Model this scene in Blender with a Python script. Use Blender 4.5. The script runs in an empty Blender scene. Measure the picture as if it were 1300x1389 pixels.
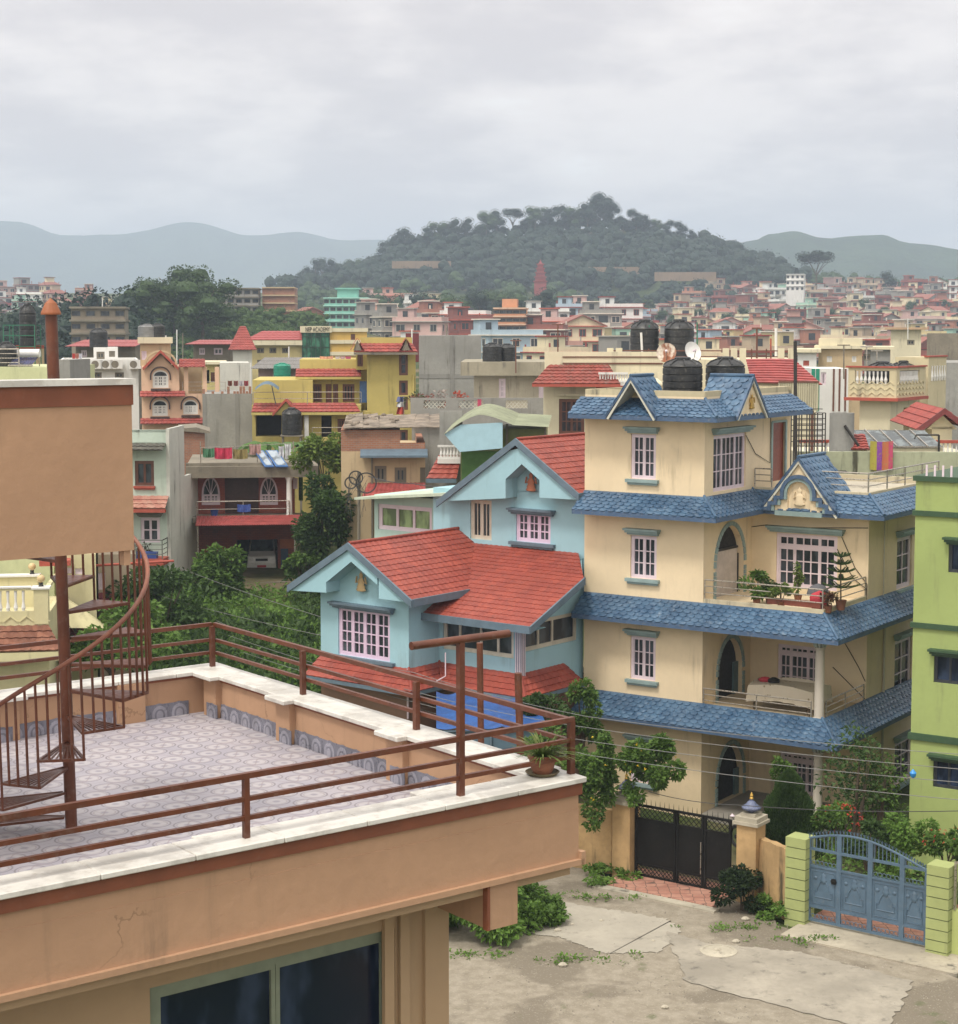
import bpy, math, random
from mathutils import Vector,Matrix
random.seed(7)
S=bpy.context.scene
COL=S.collection
pi=math.pi; R=math.radians

H=14.5; FPX=2400.0; PITCH=math.atan(200/2400.0)
def ray(px,py):
    x=(px-650)/FPX; y=-(py-650)/FPX
    c,s=math.cos(PITCH),math.sin(PITCH)
    return (x, c+y*s, -s+y*c)
def atY(px,py,Y):
    d=ray(px,py); k=Y/d[1]; return (d[0]*k,Y,H+d[2]*k)
def atZ(px,py,z):
    d=ray(px,py); k=(z-H)/d[2]; return (d[0]*k,d[1]*k,z)
class Fr:
    def __init__(s,x,y,az):
        a=math.radians(az); s.x=x;s.y=y;s.az=az
        s.U=(math.cos(a),-math.sin(a)); s.V=(math.sin(a),math.cos(a))
    def w(s,u,v,z): return (s.x+u*s.U[0]+v*s.V[0], s.y+u*s.U[1]+v*s.V[1], z)
    def fu(s,px,py,v=0):
        d=ray(px,py); n=s.V
        k=(s.x*n[0]+s.y*n[1]+v)/(d[0]*n[0]+d[1]*n[1])
        X,Y=d[0]*k,d[1]*k
        return ((X-s.x)*s.U[0]+(Y-s.y)*s.U[1], H+d[2]*k)
    def fv(s,px,py,u=0):
        d=ray(px,py); n=s.U
        k=(s.x*n[0]+s.y*n[1]+u)/(d[0]*n[0]+d[1]*n[1])
        X,Y=d[0]*k,d[1]*k
        return ((X-s.x)*s.V[0]+(Y-s.y)*s.V[1], H+d[2]*k)
def frame_at(px,Y,az,py=650):
    p=atY(px,py,Y); return Fr(p[0],p[1],az)
EXPO=0.0; HAZE_D=.00038; HAZE_COL=(.59,.70,.86,1); HAZE_TOP=280
# ---------------------------------------------------------------- mesh builder
class MB:
    def __init__(s, fr=None): s.v=[]; s.f=[]; s.m=[]; s.fr=fr; s.cur=0
    def P(s,p): 
        return tuple(p) if s.fr is None else s.fr.w(*p)
    def add(s,pts,faces):
        n=len(s.v); s.v+= [s.P(p) for p in pts]
        for f in faces: s.f.append(tuple(n+i for i in f)); s.m.append(s.cur)
    def box(s,u0,u1,v0,v1,z0,z1):
        if u0>u1:u0,u1=u1,u0
        if v0>v1:v0,v1=v1,v0
        if z0>z1:z0,z1=z1,z0
        s.add([(u0,v0,z0),(u1,v0,z0),(u1,v1,z0),(u0,v1,z0),(u0,v0,z1),(u1,v0,z1),(u1,v1,z1),(u0,v1,z1)],
              [(0,3,2,1),(4,5,6,7),(0,1,5,4),(1,2,6,5),(2,3,7,6),(3,0,4,7)])
    def poly(s,pts): s.add(pts,[tuple(range(len(pts)))])
    def prism(s,pts,d):
        """pts: planar loop (u,v,z); d: offset vector"""
        n=len(pts); q=[(p[0]+d[0],p[1]+d[1],p[2]+d[2]) for p in pts]
        s.add(list(pts)+q,[tuple(range(n))[::-1],tuple(range(n,2*n))]+[(i,(i+1)%n,n+(i+1)%n,n+i) for i in range(n)])
    def tube(s,path,r,n=6,closed=False,caps=True,r2=None):
        """path in local coords; done in world space"""
        pts=[Vector(s.P(p)) for p in path]; base=len(s.v); m=len(pts)
        up=Vector((0,0,1)); prev=None
        for i,p in enumerate(pts):
            a=pts[max(i-1,0)]; b=pts[min(i+1,m-1)]
            if closed: a=pts[(i-1)%m]; b=pts[(i+1)%m]
            t=(b-a); t=t.normalized() if t.length>1e-9 else Vector((0,0,1))
            if prev is None:
                x=t.cross(up) if abs(t.dot(up))<.95 else t.cross(Vector((1,0,0)))
            else: x=prev-t*prev.dot(t)
            x.normalize(); prev=x; y=t.cross(x)
            rr=r if r2 is None else r+(r2-r)*i/(m-1)
            if isinstance(r,(list,tuple)): rr=r[i]
            for k in range(n):
                an=2*pi*k/n+pi/n
                s.v.append(tuple(p+x*(math.cos(an)*rr)+y*(math.sin(an)*rr)))
        L=m if closed else m-1
        for i in range(L):
            for k in range(n):
                j=(i+1)%m
                s.f.append((base+i*n+k,base+i*n+(k+1)%n,base+j*n+(k+1)%n,base+j*n+k)); s.m.append(s.cur)
        if caps and not closed:
            s.f.append(tuple(base+k for k in range(n))[::-1]); s.m.append(s.cur)
            s.f.append(tuple(base+(m-1)*n+k for k in range(n))); s.m.append(s.cur)
    def bar(s,a,b,r=.02,n=4): s.tube([a,b],r,n)
    def lathe(s,cu,cv,cz,prof,n=20,sx=1,sy=1):
        base=len(s.v)
        for (r,z) in prof:
            for k in range(n):
                a=2*pi*k/n
                s.v.append(s.P((cu+r*sx*math.cos(a),cv+r*sy*math.sin(a),cz+z)))
        for i in range(len(prof)-1):
            for k in range(n):
                s.f.append((base+i*n+k,base+i*n+(k+1)%n,base+(i+1)*n+(k+1)%n,base+(i+1)*n+k)); s.m.append(s.cur)
        for i,rev in ((0,True),(len(prof)-1,False)):
            if prof[i][0]>1e-4:
                t=tuple(base+i*n+k for k in range(n)); s.f.append(t[::-1] if rev else t); s.m.append(s.cur)
    def grid(s,fn,nu,nv):
        pts=[fn(i/nu,j/nv) for j in range(nv+1) for i in range(nu+1)]
        w=nu+1
        s.add(pts,[(j*w+i,j*w+i+1,(j+1)*w+i+1,(j+1)*w+i) for j in range(nv) for i in range(nu)])
    def build(s,name,mats,parent=None,smooth=False,loc=None,label=None):
        me=bpy.data.meshes.new(name)
        off=Vector((0,0,0))
        if parent is not None: off=OFF[parent.name]
        elif loc is not None: off=Vector(loc)
        me.from_pydata([(a-off.x,b-off.y,c-off.z) for a,b,c in s.v],[],s.f)
        if not isinstance(mats,(list,tuple)): mats=[mats]
        for m in mats: me.materials.append(m)
        if len(mats)>1: me.polygons.foreach_set('material_index',s.m)
        if smooth:
            me.polygons.foreach_set('use_smooth',[True]*len(me.polygons))
            try: me.set_sharp_from_angle(angle=R(38))
            except Exception: pass
        me.update()
        o=bpy.data.objects.new(name,me); COL.objects.link(o)
        if parent is not None: o.parent=parent
        elif loc is not None: o.location=loc
        OFF[o.name]=off
        if label: o['label']=label
        return o
OFF={}
def tag(o,label=None,cat=None,group=None,kind=None):
    if label: o['label']=label
    if cat: o['category']=cat
    if group: o['group']=group
    if kind: o['kind']=kind
    return o
def thing(name,label,cat,loc=(0,0,0),group=None):
    o=bpy.data.objects.new(name,None); COL.objects.link(o); o.location=loc
    o.empty_display_size=.2
    OFF[o.name]=Vector(loc)
    return tag(o,label,cat,group)
def copy_tree(o,parent=None):
    c=o.copy(); COL.objects.link(c); c.parent=parent
    for ch in o.children: copy_tree(ch,c)
    return c
def dup(root,loc,rotz=0,label=None,scale=None,group=None):
    c=copy_tree(root); c.location=loc; c.rotation_euler=(0,0,rotz)
    if scale: c.scale=(scale,)*3 if not isinstance(scale,(tuple,list)) else scale
    if label: c['label']=label
    if group: c['group']=group
    return c
# ---------------------------------------------------------------- materials
def lin(c):
    c=c/255.0
    return c/12.92 if c<=.04045 else ((c+.055)/1.055)**2.4
KA=.9
def A(r,g,b,k=None):
    k=KA if k is None else k
    return tuple(min(.86,lin(x)*k) for x in (r,g,b))
_mc={}
def nt(name):
    m=bpy.data.materials.new(name); m.use_nodes=True
    t=m.node_tree; b=t.nodes['Principled BSDF']
    return m,t,b
def N(t,typ,**kw):
    n=t.nodes.new(typ)
    for k,v in kw.items():
        if k.startswith('i_'): n.inputs[k[2:].replace('_',' ')].default_value=v
        else: setattr(n,k,v)
    return n
def mixc(t,fac,a,b,mode='MIX'):
    n=t.nodes.new('ShaderNodeMix'); n.data_type='RGBA'; n.blend_type=mode
    for s,v in ((0,fac),(6,a),(7,b)):
        if hasattr(v,'links') or isinstance(v,bpy.types.NodeSocket): t.links.new(v,n.inputs[s])
        else: n.inputs[s].default_value=(v if not isinstance(v,tuple) else (v+(1,))[:4]) if s else v
    return n.outputs[2]
def ramp(t,src,p0,p1,c0=0.0,c1=1.0):
    n=t.nodes.new('ShaderNodeMapRange'); n.interpolation_type='SMOOTHSTEP'
    t.links.new(src,n.inputs[0]); n.inputs[1].default_value=p0; n.inputs[2].default_value=p1
    n.inputs[3].default_value=c0; n.inputs[4].default_value=c1
    return n.outputs[0]
def noise(t,scale,vec,detail=4,stretch=None,rough=.55):
    n=t.nodes.new('ShaderNodeTexNoise'); n.inputs['Scale'].default_value=scale; n.inputs['Detail'].default_value=detail
    n.inputs['Roughness'].default_value=rough
    if stretch:
        m=t.nodes.new('ShaderNodeMapping'); m.inputs['Scale'].default_value=stretch
        t.links.new(vec,m.inputs['Vector']); vec=m.outputs[0]
    t.links.new(vec,n.inputs['Vector']); return n.outputs['Fac']
def bump(t,b,h,strength=.3,dist=.02):
    n=t.nodes.new('ShaderNodeBump'); n.inputs['Strength'].default_value=strength; n.inputs['Distance'].default_value=dist
    t.links.new(h,n.inputs['Height']); t.links.new(n.outputs[0],b.inputs['Normal'])
def plaster(name,col,dirt=.25,rough=.85,var=.10,dark=(.10,.09,.075),sc=1.0,fine=.25,spec=.3):
    if name in _mc: return _mc[name]
    m,t,b=nt(name)
    g=t.nodes.new('ShaderNodeTexCoord').outputs['Object']
    n1=noise(t,.55*sc,g,5); n2=noise(t,7*sc,g,5)
    c=mixc(t,ramp(t,n1,.3,.7),tuple(x*(1-var) for x in col),tuple(min(.9,x*(1+var)) for x in col))
    c=mixc(t,ramp(t,n2,.35,.75,0,.35),c,tuple(x*(1-var*1.6) for x in col))
    if dirt>0:
        n3=noise(t,1.6*sc,g,6,(1.6,1.6,.16),.65)
        n4=noise(t,.8*sc,g,3)
        mu=t.nodes.new('ShaderNodeMath'); mu.operation='MULTIPLY'
        t.links.new(ramp(t,n3,.52,.78),mu.inputs[0]); t.links.new(ramp(t,n4,.35,.6),mu.inputs[1])
        ml=t.nodes.new('ShaderNodeMath'); ml.operation='MULTIPLY'; t.links.new(mu.outputs[0],ml.inputs[0]); ml.inputs[1].default_value=dirt*2.2
        ml.use_clamp=True
        c=mixc(t,ml.outputs[0],c,dark)
    t.links.new(c,b.inputs['Base Color']); b.inputs['Roughness'].default_value=rough
    b.inputs['Specular IOR Level'].default_value=spec
    if fine: bump(t,b,n2,fine,.015)
    _mc[name]=m; return m
def cracks(m,col,scale=.55,amt=.8):
    t=m.node_tree; b=t.nodes['Principled BSDF']; g=t.nodes.new('ShaderNodeTexCoord').outputs['Object']
    nz=t.nodes.new('ShaderNodeTexNoise'); nz.inputs['Scale'].default_value=2.2; nz.inputs['Detail'].default_value=5; t.links.new(g,nz.inputs['Vector'])
    ad=t.nodes.new('ShaderNodeVectorMath'); ad.operation='MULTIPLY_ADD'; t.links.new(nz.outputs['Color'],ad.inputs[0]); ad.inputs[1].default_value=(.9,.9,.9); t.links.new(g,ad.inputs[2])
    v=t.nodes.new('ShaderNodeTexVoronoi'); v.feature='DISTANCE_TO_EDGE'; v.inputs['Scale'].default_value=scale; t.links.new(ad.outputs[0],v.inputs['Vector'])
    ms=noise(t,.45,g,3); mu=t.nodes.new('ShaderNodeMath'); mu.operation='MULTIPLY'
    t.links.new(ramp(t,v.outputs['Distance'],.002,.006,1,0),mu.inputs[0]); t.links.new(ramp(t,ms,.52,.60,0,amt),mu.inputs[1])
    l=b.inputs['Base Color'].links[0]; src=l.from_socket
    t.links.new(mixc(t,mu.outputs[0],src,col),b.inputs['Base Color']); return m
def paint(name,col,rough=.45,metal=0,var=.12,spec=.5,dust=.12):
    if name in _mc: return _mc[name]
    m,t,b=nt(name)
    g=t.nodes.new('ShaderNodeTexCoord').outputs['Object']
    n=noise(t,3.0,g,5); n2=noise(t,14,g,4)
    c=mixc(t,ramp(t,n,.3,.7),tuple(x*(1-var) for x in col),tuple(min(.95,x*(1+var)) for x in col))
    if dust: c=mixc(t,ramp(t,n2,.5,.8,0,dust),c,(.30,.27,.22))
    t.links.new(c,b.inputs['Base Color'])
    t.links.new(ramp(t,n2,.2,.8,max(rough-.1,.02),min(1,rough+.15)),b.inputs['Roughness'])
    b.inputs['Metallic'].default_value=metal; b.inputs['Specular IOR Level'].default_value=spec
    _mc[name]=m; return m
def tilemat(name,c1,c2,rough=.4,dirt=(.18,.17,.15),amt=.4,streak=.5):
    if name in _mc: return _mc[name]
    m,t,b=nt(name)
    g=t.nodes.new('ShaderNodeTexCoord').outputs['Object']
    v=t.nodes.new('ShaderNodeTexVoronoi'); v.inputs['Scale'].default_value=3.2; t.links.new(g,v.inputs['Vector'])
    s=t.nodes.new('ShaderNodeSeparateColor'); t.links.new(v.outputs['Color'],s.inputs[0])
    n=noise(t,1.2,g,5); n2=noise(t,9,g,6,rough=.7); n3=noise(t,2.2,g,6,rough=.7)
    c=mixc(t,ramp(t,s.outputs[0],.1,.9),c1,c2)
    c=mixc(t,ramp(t,n,.35,.7,0,.5),c,tuple(x*.7 for x in c1))
    mu=t.nodes.new('ShaderNodeMath'); mu.operation='MULTIPLY'
    t.links.new(ramp(t,n2,.45,.7),mu.inputs[0]); t.links.new(ramp(t,n3,.45,.7,0,amt*1.6),mu.inputs[1]); mu.use_clamp=True
    c=mixc(t,mu.outputs[0],c,dirt)
    t.links.new(c,b.inputs['Base Color'])
    t.links.new(ramp(t,n2,.3,.7,rough,min(1,rough+.35)),b.inputs['Roughness'])
    bump(t,b,n2,.15,.01)
    _mc[name]=m; return m
def brick(name,c1,c2,mortar,scale=1.0,vec='wall'):
    if name in _mc: return _mc[name]
    m,t,b=nt(name)
    g=t.nodes.new('ShaderNodeTexCoord').outputs['Object']
    s=t.nodes.new('ShaderNodeSeparateXYZ'); t.links.new(g,s.inputs[0])
    ad=t.nodes.new('ShaderNodeMath'); ad.operation='ADD'; t.links.new(s.outputs[0],ad.inputs[0]); t.links.new(s.outputs[1],ad.inputs[1])
    cb=t.nodes.new('ShaderNodeCombineXYZ'); t.links.new(ad.outputs[0],cb.inputs[0]); t.links.new(s.outputs[2],cb.inputs[1])
    br=t.nodes.new('ShaderNodeTexBrick'); t.links.new(cb.outputs[0],br.inputs['Vector'])
    br.inputs['Scale'].default_value=1.0/scale; br.inputs['Brick Width'].default_value=.24; br.inputs['Row Height'].default_value=.085
    br.inputs['Mortar Size'].default_value=.01
    br.inputs['Color1'].default_value=c1+(1,); br.inputs['Color2'].default_value=c2+(1,); br.inputs['Mortar'].default_value=mortar+(1,)
    n=noise(t,1.3,g,6)
    c=mixc(t,ramp(t,n,.45,.75,0,.5),br.outputs['Color'],(.10,.08,.07))
    t.links.new(c,b.inputs['Base Color']); b.inputs['Roughness'].default_value=.9
    bump(t,b,br.outputs['Fac'],-.4,.01)
    _mc[name]=m; return m
def leafmat(name,c1,c2,c3=None,trans=.35):
    if name in _mc: return _mc[name]
    m,t,b=nt(name)
    g=t.nodes.new('ShaderNodeTexCoord').outputs['Object']
    n=noise(t,1.1,g,3); n2=noise(t,11,g,2)
    c=mixc(t,ramp(t,n,.35,.65),c1,c2)
    c=mixc(t,ramp(t,n2,.35,.75,0,.8),c,c3 or tuple(x*1.6 for x in c2))
    t.links.new(c,b.inputs['Base Color']); b.inputs['Roughness'].default_value=.6
    b.inputs['Specular IOR Level'].default_value=.25
    tr=t.nodes.new('ShaderNodeBsdfTranslucent'); t.links.new(c,tr.inputs['Color'])
    mx=t.nodes.new('ShaderNodeMixShader'); mx.inputs[0].default_value=trans
    t.links.new(b.outputs[0],mx.inputs[1]); t.links.new(tr.outputs[0],mx.inputs[2])
    t.links.new(mx.outputs[0],t.nodes['Material Output'].inputs['Surface'])
    _mc[name]=m; return m
def glass(name,col=(.02,.025,.03),rough=.06):
    if name in _mc: return _mc[name]
    m,t,b=nt(name)
    g=t.nodes.new('ShaderNodeTexCoord').outputs['Object']
    n=noise(t,2.2,g,3,(1,1,.4))
    c=mixc(t,ramp(t,n,.42,.62),col,tuple(x*2.6+.012 for x in col))
    t.links.new(c,b.inputs['Base Color'])
    b.inputs['Roughness'].default_value=rough; b.inputs['Specular IOR Level'].default_value=.45
    _mc[name]=m; return m
# ---------------------------------------------------------------- tiles
def lerp3(a,b,t): return tuple(a[i]+(b[i]-a[i])*t for i in range(3))
def bil(p,s,t): return lerp3(lerp3(p[0],p[1],s),lerp3(p[3],p[2],s),t)
def _norm(p):
    a=Vector(p[1])-Vector(p[0]); b=Vector(p[3])-Vector(p[0]); 
    n=a.cross(b)
    if n.length<1e-9: n=a.cross(Vector(p[2])-Vector(p[0]))
    n.normalize(); 
    return n if n.z>0 else -n
def dist(a,b): return (Vector(a)-Vector(b)).length
def fish(mb,p,w=.27,course=.24,thick=.024):
    """p: eave-left, eave-right, top-right, top-left. hexagon tiles laid in overlapping courses"""
    fr=mb.fr; p=[mb.P(q) for q in p]; mb.fr=None
    n=_norm(p); slope=max(dist(p[0],p[3]),dist(p[1],p[2]))
    rows=max(2,round(slope/course)); L=dist(p[0],p[1]); nu=max(1,round(L/w))
    mb.poly(p)
    def pt(s,t,h): q=bil(p,min(max(s,0),1),min(max(t,0),1)); return (q[0]+n.x*h,q[1]+n.y*h,q[2]+n.z*h)
    for r in range(rows):
        t0=r/rows; dt=1/rows
        for k in range(nu+1):
            c=(k+(.5 if r%2 else 0))/nu; hw=.5/nu
            if c-hw>1.0-1e-6: continue
            j=random.uniform(.8,1.25)
            lo=t0-dt*.12; hi=t0+dt*1.1
            pts=[(c-hw*.46,lo),(c+hw*.46,lo),(c+hw*.97,t0+dt*.42),(c+hw*.97,hi),(c-hw*.97,hi),(c-hw*.97,t0+dt*.42)]
            hs=[thick*j+.012,thick*j+.012,thick*.8*j+.006,.01,.01,thick*.8*j+.006]
            top=[pt(a,b,h) for (a,b),h in zip(pts,hs)]
            bot=[pt(a,b,-.004) for (a,b) in pts]
            # domed middle
            cen=pt(c,t0+dt*.42,thick*1.25*j+.016)
            base=len(mb.v); mb.v+=top+bot+[cen]
            for i in range(6):
                mb.f.append((base+i,base+(i+1)%6,base+12)); mb.m.append(mb.cur)
                if i in (0,1,5,4)or True:
                    mb.f.append((base+6+i,base+6+(i+1)%6,base+(i+1)%6,base+i)); mb.m.append(mb.cur)
    mb.fr=fr
def coursed(mb,p,course=.33,wave=.22,thick=.03,amp=.018,seg=4):
    fr=mb.fr; p=[mb.P(q) for q in p]; mb.fr=None
    n=_norm(p); slope=max(dist(p[0],p[3]),dist(p[1],p[2])); rows=max(1,round(slope/course))
    L=max(dist(p[0],p[1]),dist(p[3],p[2])); nw=max(1,round(L/wave)); nu=nw*seg
    def pt(s,t,h): q=bil(p,s,t); return (q[0]+n.x*h,q[1]+n.y*h,q[2]+n.z*h)
    for r in range(rows):
        t0=r/rows; t1=(r+1)/rows
        base=len(mb.v)
        for (t,h) in ((t0,-.002),(t0,thick),(t1+.0*t0,.004)):
            for i in range(nu+1):
                s=i/nu; ph=2*pi*i/seg
                a=amp*(.5-.5*math.cos(ph)) if h>0 else 0
                mb.v.append(pt(s,t,h+a))
        for j in range(2):
            for i in range(nu):
                a=base+j*(nu+1)+i
                mb.f.append((a,a+1,a+nu+2,a+nu+1)); mb.m.append(mb.cur)
    mb.fr=fr
# ---------------------------------------------------------------- walls & windows
def fmap(face,c):
    if face=='f': return lambda a,z,d=0:(a,c+d,z)
    if face=='b': return lambda a,z,d=0:(a,c-d,z)
    if face=='r': return lambda a,z,d=0:(c-d,a,z)
    return lambda a,z,d=0:(c+d,a,z)
def fbox(mb,fm,a0,a1,z0,z1,d0,d1):
    p=fm(a0,z0,d0); q=fm(a1,z1,d1); mb.box(p[0],q[0],p[1],q[1],p[2],q[2])
def wall_face(mb,face,c,a0,a1,z0,z1,holes=(),rev=.16):
    fm=fmap(face,c)
    holes=[h for h in holes if h['z1']>z0+.02 and h['z0']<z1-.02 and h['a1']>a0+.02 and h['a0']<a1-.02]
    As=sorted(set([a0,a1]+[min(max(h[k],a0),a1) for h in holes for k in('a0','a1')])); Zs=sorted(set([z0,z1]+[min(max(h[k],z0),z1) for h in holes for k in('z0','z1')]))
    for i in range(len(As)-1):
        for j in range(len(Zs)-1):
            am=(As[i]+As[i+1])/2; zm=(Zs[j]+Zs[j+1])/2
            if any(h['a0']<am<h['a1'] and h['z0']<zm<h['z1'] for h in holes): continue
            mb.poly([fm(As[i],Zs[j]),fm(As[i+1],Zs[j]),fm(As[i+1],Zs[j+1]),fm(As[i],Zs[j+1])])
    for h in holes:
        b0,b1,y0,y1=h['a0'],h['a1'],max(h['z0'],z0),min(h['z1'],z1); r=h.get('rev',rev)
        mb.poly([fm(b0,y0),fm(b0,y1),fm(b0,y1,r),fm(b0,y0,r)]); mb.poly([fm(b1,y0),fm(b1,y1),fm(b1,y1,r),fm(b1,y0,r)])
        mb.poly([fm(b0,y0),fm(b1,y0),fm(b1,y0,r),fm(b0,y0,r)]); mb.poly([fm(b0,y1),fm(b1,y1),fm(b1,y1,r),fm(b0,y1,r)])
        if h.get('arch'):   # spandrels
            ac=(b0+b1)/2; rw=(b1-b0)/2; rh=h['arch']; zs=y1-rh
            n=10
            arc=[(ac-rw*math.cos(pi*k/(2*n)),zs+rh*math.sin(pi*k/(2*n))) for k in range(n+1)]
            for k in range(n):
                for sgn in (1,-1):
                    x0,q0=arc[k]; x1,q1=arc[k+1]
                    if sgn<0: x0=2*ac-x0; x1=2*ac-x1
                    mb.poly([fm(x0,q0),fm(x1,q1),fm(x1,y1),fm(x0,y1)])
                    mb.poly([fm(x0,q0),fm(x1,q1),fm(x1,q1,r),fm(x0,q0,r)])
def window(root,fr,face,c,h,name='window'):
    """h: a0,a1,z0,z1, mat, glass, panels=[(width,nx,ny)], transom (fraction), sill, lintel, arch"""
    if h.get('skip'): return None
    fm=fmap(face,c); a0,a1,z0,z1=h['a0'],h['a1'],h['z0'],h['z1']; fw=h.get('fw',.05); d0,d1=h.get('d',(.05,.10))
    mb=MB(fr)
    if h.get('arch'):
        ac=(a0+a1)/2; rw=(a1-a0)/2; rh=h['arch']; zs=z1-rh; n=14
        arc=[(ac-rw*math.cos(pi*k/n),zs+rh*math.sin(pi*k/n)) for k in range(n+1)]
        arc2=[(ac-(rw-fw)*math.cos(pi*k/n),zs+(rh-fw)*math.sin(pi*k/n)) for k in range(n+1)]
        for k in range(n):
            A_=[fm(*arc[k],d0),fm(*arc[k+1],d0),fm(*arc2[k+1],d0),fm(*arc2[k],d0)]
            q=fm(0,0,d1-d0); o=fm(0,0,0); mb.prism(A_,(q[0]-o[0],q[1]-o[1],0))
        top=zs
        if h.get('fan',True):
            fbox(mb,fm,a0+.01,a1-.01,zs-fw*.5,zs+fw*.5,d0,d1)
            for an in h.get('rays',(45,90,135)):
                e=(ac+rw*.96*math.cos(R(an)),zs+rh*.96*math.sin(R(an))); mb.bar(fm(ac,zs,(d0+d1)/2),fm(*e,(d0+d1)/2),.02)
    else:
        top=z1; fbox(mb,fm,a0,a1,z1-fw,z1,d0,d1)
    fbox(mb,fm,a0,a1,z0,z0+fw,d0,d1)
    fbox(mb,fm,a0,a0+fw,z0+fw,top-(0 if h.get('arch') else fw),d0,d1); fbox(mb,fm,a1-fw,a1,z0+fw,top-(0 if h.get('arch') else fw),d0,d1)
    pn=h.get('panels',[(1,2,3)]); tot=sum(p[0] for p in pn); x=a0+fw; W=(a1-a0-2*fw); mw=h.get('mw',.022)
    ztop=top-(0 if h.get('arch') else fw); zt=ztop
    if h.get('transom'):
        zt=z0+fw+(ztop-z0-fw)*(1-h['transom']); fbox(mb,fm,a0+fw,a1-fw,zt-fw*.5,zt+fw*.5,d0+.003,d1)
    for i,(pw,nx,ny) in enumerate(pn):
        w=W*pw/tot; sf=h.get('sf',.045)
        secs=[(z0+fw,zt-(fw*.5 if h.get('transom') else 0),ny)]
        if h.get('transom'): secs.append((zt+fw*.5,ztop,1))
        for (q0,q1,yy) in secs:
            fbox(mb,fm,x+.003,x+sf,q0,q1,d0+.006,d1-.004); fbox(mb,fm,x+w-sf,x+w-.003,q0,q1,d0+.006,d1-.004)
            fbox(mb,fm,x+sf,x+w-sf,q0+.002,q0+sf,d0+.006,d1-.004); fbox(mb,fm,x+sf,x+w-sf,q1-sf,q1-.002,d0+.006,d1-.004)
            for k in range(1,nx):
                xx=x+sf+(w-2*sf)*k/nx; fbox(mb,fm,xx-mw/2,xx+mw/2,q0+sf,q1-sf,d0+.012,d1-.01)
            for k in range(1,yy):
                zz=q0+sf+(q1-q0-2*sf)*k/yy; fbox(mb,fm,x+sf,x+w-sf,zz-mw/2,zz+mw/2,d0+.014,d1-.012)
        x+=w
    wo=mb.build(name,h['mat'],root,label=h.get('label'))
    g=MB(fr); dg=d1-.006 if not h.get('glassd') else h['glassd']
    dg=d1-.02 if False else d1
    g.poly([fm(a0+.01,z0+.01,dg+.004),fm(a1-.01,z0+.01,dg+.004),fm(a1-.01,z1-.005,dg+.004),fm(a0+.01,z1-.005,dg+.004)])
    g.build('pane',h.get('glass') or GLASS,wo)
    if h.get('sill'):
        s=MB(fr); e=h.get('sille',.12)
        fbox(s,fm,a0-e,a1+e,z0-.10,z0-.003,-.14,-.002); fbox(s,fm,a0-e*.6,a1+e*.6,z0-.17,z0-.10,-.08,-.002)
        s.build('sill',h['sill'],wo)
    if h.get('lintel'):
        s=MB(fr); e=h.get('linte',.14); zl=z1+h.get('lup',.16)
        fbox(s,fm,a0-e,a1+e,zl,zl+.06,-.26,-.002); fbox(s,fm,a0-e+.03,a1+e-.03,zl-.07,zl,-.19,-.002); fbox(s,fm,a0-e+.07,a1+e-.07,zl-.13,zl-.07,-.11,-.002)
        s.build('lintel',h['lintel'],wo)
    return wo
def hole(fr,face,c,px0,px1,py0,py1,**kw):
    """window rectangle measured on the facade plane"""
    pm=(px0+px1)/2; ym=(py0+py1)/2
    g=(lambda x,y:fr.fu(x,y,c)) if face in 'fb' else (lambda x,y:fr.fv(x,y,c))
    a0=g(px0,ym)[0]; a1=g(px1,ym)[0]
    if a0>a1:a0,a1=a1,a0
    d=dict(a0=a0,a1=a1,z1=g(pm,py0)[1],z0=g(pm,py1)[1]); d.update(kw); return d
def block(root,fr,u0,u1,v0,v1,z0,z1,mat,front=(),right=(),left=(),name='wall',top=True,windows=True,label=None,back=()):
    mb=MB(fr)
    wall_face(mb,'f',v0,u0,u1,z0,z1,front); wall_face(mb,'r',u1,v0,v1,z0,z1,right)
    wall_face(mb,'l',u0,v0,v1,z0,z1,left); wall_face(mb,'b',v1,u0,u1,z0,z1,back)
    if top: mb.poly([(u0,v0,z1),(u1,v0,z1),(u1,v1,z1),(u0,v1,z1)])
    o=mb.build(name,mat,root,label=label)
    if windows:
        for fc,c,hs in (('f',v0,front),('r',u1,right),('l',u0,left),('b',v1,back)):
            for h in hs: window(root,fr,fc,c,h,h.get('name','window'))
    return o
def slab(root,fr,u0,u1,v0,v1,z0,z1,mat,name='floor_slab',label=None):
    mb=MB(fr); mb.box(u0,u1,v0,v1,z0,z1); return mb.build(name,mat,root,label=label)
def railing(root,fr,path,h,nr,mat,post=1.2,r=.022,rr=.016,name='railing',z=None,square=False):
    """path [(u,v,z)...] ; posts at corners and every `post` metres, nr horizontal rails"""
    mb=MB(fr); n=4 if square else 8
    for i in range(len(path)-1):
        a,b=path[i],path[i+1]; L=dist(a,b); k=max(1,round(L/post))
        for j in range(k+(1 if i==len(path)-2 else 0)):
            p=lerp3(a,b,j/k); mb.tube([p,(p[0],p[1],p[2]+h)],r,n)
        for q in range(nr):
            zz=h*(q+1)/nr if q==nr-1 else h*(q+1)/nr
            mb.tube([(a[0],a[1],a[2]+zz),(b[0],b[1],b[2]+zz)],rr if q<nr-1 else r,n)
    return mb.build(name,mat,root,smooth=not square)
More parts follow.
